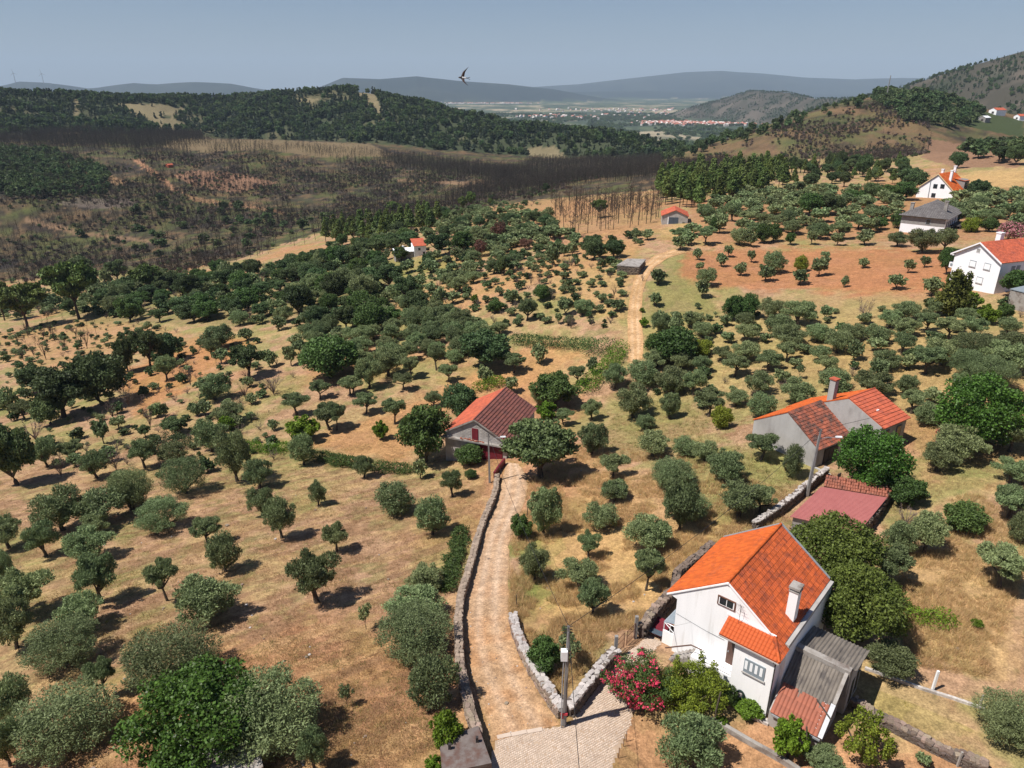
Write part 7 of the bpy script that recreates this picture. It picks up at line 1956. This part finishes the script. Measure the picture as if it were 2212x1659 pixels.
# grass: dry tufts, cut stubble, green tufts, flowering weeds
def tuft(seed, m, n, hgt, spread, w):
    g_ = np.random.default_rng(seed); L_ = Leaves()
    for i in range(n):
        a = g_.random() * 6.28; r_ = spread * math.sqrt(g_.random()); p = np.array((math.cos(a) * r_, math.sin(a) * r_, -.03))
        d = np.array((g_.normal() * .5, g_.normal() * .5, .9)) * hgt * g_.uniform(.5, 1.1)
        s_ = np.array((-math.sin(a * 3), math.cos(a * 3), 0)) * w
        L_.add([p - s_, p + s_, p + d], [(0, 1, 2)], 0)
    return L_.mesh('tuft', m)
def grass_field(name, label, m, polys, n, rmin, rmax, hgt, spread, blades, w, seed, excl=None, clump=.0):
    g_ = np.random.default_rng(seed)
    a = g_.uniform(-.72, .72, n * 3); r_ = np.exp(g_.uniform(math.log(rmin), math.log(rmax), n * 3))
    x, y = r_ * np.sin(a), r_ * np.cos(a); z = H(x, y)
    px, py, d = project(x, y, z)
    ok = np.zeros(len(x), bool)
    for P in polys: ok |= inpoly(px, py, P)
    for P in NOGRASS: ok &= ~inpoly(px, py, P)
    ok &= ~inpoly(x, y, cxy)
    ok &= fbm(x / 2.6 + seed, y / 2.6, 3) > clump
    for bx_, by_, rad in ((wh.location.x + 1, wh.location.y + 3, 6.5), (ms.location.x, ms.location.y, 4), (fh.location.x + 5, fh.location.y + 2, 7), (bn.location.x + 2, bn.location.y + 6, 7)):
        ok &= np.hypot(x - bx_, y - by_) > rad
    x, y, z = x[ok][:n], y[ok][:n], z[ok][:n]
    s_ = g_.uniform(.6, 1.3, len(x))
    stuff_mesh_points(name, np.stack([x, y, z, s_, s_ * g_.uniform(.7, 1.3, len(x))], 1), [tuft(seed * 10 + k, m, blades, hgt, spread, w) for k in range(3)], label, 'grass')
LANEPOLY = LANE_L + LANE_R[::-1]
NOGRASS = [LANEPOLY, PATH_L + PATH_R[::-1], z9([(300,1280),(700,1300),(1000,1560),(880,1659),(600,1560),(330,1440)])]
RIGHTF = [[(1100,1330),(1110,1060),(1250,960),(1450,980),(1700,1060),(1690,1130),(1440,1330),(1330,1400),(1200,1500),(1110,1400)], [(1800,1180),(2260,1000),(2260,1480),(1900,1430),(1870,1300)]]
grass_field('tall_dry_grass', 'tall golden dry grass in the fields right of the lane', MT['drygrass'], RIGHTF, 42000, 38, 100, .62, .22, 13, .012, 3, clump=.44)
grass_field('dry_stubble', 'short brown dry grass over the mown fields', MT['browngrass'], [[(-50,1700),(-50,880),(1000,760),(1080,1000),(1000,1240),(960,1500),(940,1700)], [(1320,760),(2260,700),(2260,1000),(1700,1180),(1250,1100)]], 42000, 33, 150, .22, .3, 12, .014, 4, clump=.42)
grass_field('yellow_stubble', 'yellowish dry grass patches over the fields', MT['drygrass'], [[(-50,1700),(-50,880),(1000,760),(1080,1000),(1000,1240),(960,1500),(940,1700)], [(1320,760),(2260,700),(2260,1000),(1700,1180),(1250,1100)]], 26000, 33, 150, .24, .3, 10, .014, 8, clump=.52)
grass_field('green_grass', 'green grass tufts along the lane and below the farmhouse lamp post', MT['greengrass'], [[(1480,960),(1740,980),(1700,1080),(1540,1140),(1450,1060)], [(1110,1150),(1175,1150),(1190,1300),(1115,1320)], [(1320,860),(1560,880),(1480,1000),(1320,980)], [(1150,1360),(1240,1380),(1230,1460),(1180,1440)]], 9000, 36, 130, .5, .25, 13, .014, 5, clump=.4)
grass_field('field_weeds', 'scattered green weeds among the dry grass', MT['greengrass'], [[(-50,1700),(-50,900),(1000,900),(960,1700)], [(1390,700),(2212,640),(2212,1500),(1390,900)]], 9000, 33, 150, .22, .28, 12, .016, 6, clump=.56)
grass_field('yellow_weeds', 'yellow flowering weeds in the yard behind the terrace wall', MT['yellowgrass'], [z9([(1210,1200),(1420,1140),(1540,1250),(1500,1340),(1350,1330)]), [(60,1150),(300,1150),(260,1350),(60,1330)]], 2200, 33, 80, .3, .25, 12, .016, 7, clump=.45)

# the swift passing in front of the lens
def bird():
    c = on_y(1000, 168, 13.0)
    r_ = empty('swift', tuple(c)); tag(r_, 'dark swift with a white rump flying against the sky', 'bird')
    g = MB()
    xs = [(-.095, .004), (-.085, .012), (-.06, .019), (-.02, .021), (.03, .016), (.07, .010), (.10, .006)]
    V_, F_ = [], []
    for x, q in xs:
        for k in range(8):
            w_ = 2 * math.pi * k / 8; V_.append((x, math.cos(w_) * q, math.sin(w_) * q))
    for i in range(len(xs) - 1):
        for k in range(8): F_.append((i * 8 + k, i * 8 + (k + 1) % 8, (i + 1) * 8 + (k + 1) % 8, (i + 1) * 8 + k))
    F_ += [tuple(range(7, -1, -1)), tuple((len(xs) - 1) * 8 + k for k in range(8))]
    for s in (1, -1):   # sickle wings, thick at the root
        n0 = len(V_)
        st_ = [((-.045, .012, .006), (.025, .012, .004)), ((-.03, .05, .03), (.03, .05, .026)), ((-.005, .10, .062), (.04, .10, .056)), ((.055, .15, .088), (.075, .15, .084)), ((.105, .19, .105), (.108, .19, .104))]
        for a, b in st_:
            for (x, y, z) in (a, b): V_ += [(x, y * s, z * (1 if s > 0 else .75)), (x, y * s, z * (1 if s > 0 else .75) - .004)]
        for i in range(4):
            a = n0 + 4 * i; q = a + 4
            F_ += [(a, q, q + 2, a + 2), (a + 1, a + 3, q + 3, q + 1), (a, a + 1, q + 1, q), (a + 2, q + 2, q + 3, a + 3)]
        F_ += [(n0 + 16, n0 + 17, n0 + 19, n0 + 18)]
    for s in (1, -1):   # forked tail
        n0 = len(V_); V_ += [(.09, 0, .004), (.09, s * .008, -.002), (.15, s * .028, .002), (.148, s * .016, 0), (.09, 0, -.004), (.15, s * .026, -.003)]
        F_ += [(n0, n0 + 1, n0 + 2, n0 + 3), (n0 + 4, n0 + 3, n0 + 5, n0 + 1)]
    mi = [1 if (f[0] // 8 in (3, 4) and f[0] < 48) else 0 for f in F_]
    dk = mat('sooty_feathers', (.022, .02, .022), (.06, .035, .03), scale=14, rough=.7); wt = mat('white_feathers', (.75, .75, .75), rough=.8)
    o = link_mesh('body', fast_mesh('body', V_, F_, [dk, wt], mi, smooth=True), r_)
    r_.rotation_euler = (math.radians(68), math.radians(4), math.radians(8))
    r_.scale = (.8, .8, .8)
bird()

# wind turbines on the blue hills
for px, py, lb in ((34, 180, 'leftmost of two faint wind turbines on the blue hills at upper left'), (95, 182, 'right one of two faint wind turbines on the blue hills at upper left')):
    p = on_y(px, py, 10300.0); p[2] = hz(p[0], p[1])
    t = empty('wind_turbine', tuple(p)); tag(t, lb, 'wind turbine', 'wind turbines on the blue hills')
    m = MB(); m.tube([(0, 0, -20), (0, 0, 120)], [4.5, 2.6], 8); m.build('tower', MT['pole'], t)
    m = MB().box(-2, 2, -5, 4, 119, 125); m.build('nacelle', MT['pole'], t)
    for k in range(3):
        a = math.radians(100 + 120 * k); m = MB(); m.tube([(0, -5.5, 122), (math.cos(a) * 58, -5.5, 122 + math.sin(a) * 58)], [2.6, .6], 5); m.build('blade', MT['pole'], t)

# the towns on the plain: hundreds of tiny houses, one mass
def town(name, label, spots, n, size, seed):
    g_ = random.Random(seed); mb = MB()
    for k in range(n):
        cx, cy, sx, sy = g_.choice(spots)
        x, y = g_.gauss(cx, sx), g_.gauss(cy, sy)
        w, d, h = (g_.uniform(.7, 1.5) * size for _ in range(3)); h *= .6
        a = g_.uniform(0, 3.14); M_ = Matrix.Translation((x, y, hz(x, y))) @ Matrix.Rotation(a, 4, 'Z')
        mb.box(-w / 2, w / 2, -d / 2, d / 2, -6, h, 0, M=M_)
        v = [M_ @ Vector(p) for p in ((-w / 2, -d / 2, h), (w / 2, -d / 2, h), (w / 2, d / 2, h), (-w / 2, d / 2, h), (-w / 2, 0, h + d * .28), (w / 2, 0, h + d * .28))]
        mb.add(v, [(0, 1, 5, 4), (2, 3, 4, 5), (1, 2, 5), (3, 0, 4)], 1 if g_.random() < .75 else 0)
    o = mb.build(name, [mat(name + '_walls', (.66, .6, .56), rough=.9), mat(name + '_roofs', (.36, .14, .1), rough=.9)])
    tag(o, label, 'town', kind='stuff')
t1 = on_y(1480, 272, 3700.); t2 = on_y(1440, 272, 3800.); t3 = on_y(1525, 274, 3650.)
town('valley_town', 'pale red roofed town in the haze of the valley', [(t1[0], t1[1], 120, 90), (t2[0], t2[1], 60, 50), (t3[0], t3[1], 80, 50)], 800, 11, 1)
u1 = on_y(1010, 221, 8600.); u2 = on_y(1090, 222, 8600.); u3 = on_y(1230, 256, 4600.); u4 = on_y(1560, 240, 5200.); u5 = on_y(1350, 236, 6000.)
town('far_village', 'faint white village and farms below the blue mountains', [(u1[0], u1[1], 160, 90), (u2[0], u2[1], 160, 60), (u3[0], u3[1], 160, 150), (u4[0], u4[1], 260, 200), (u5[0], u5[1], 300, 260)], 300, 13, 2)

# loose stones on the lane and in the fields
def pebbles(name, label, polys, n, seed, size):
    g_ = np.random.default_rng(seed)
    a = g_.uniform(-.7, .7, n * 60); r_ = np.exp(g_.uniform(math.log(33), math.log(110), n * 60)); x, y = r_ * np.sin(a), r_ * np.cos(a)
    z = H(x, y); px, py, d = project(x, y, z)
    ok = np.zeros(len(x), bool)
    for P in polys: ok |= inpoly(px, py, P)
    x, y, z = x[ok][:n], y[ok][:n], z[ok][:n]; s_ = size * np.exp(g_.normal(0, .45, len(x)))
    stuff_mesh_points(name, np.stack([x, y, z + .03, s_, s_ * .7], 1), STONES['stone'][:3] + STONES['palestone'][:2], label, 'stones')
pebbles('lane_stones', 'loose stones scattered along the dirt lane', [LANEPOLY], 160, 11, .055)
pebbles('field_stones', 'scattered stones in the dry fields', [[(-50,1700),(-50,1000),(1000,800),(1080,1000),(1000,1240),(960,1500),(940,1700)], RIGHTF[0], RIGHTF[1]], 180, 12, .11)
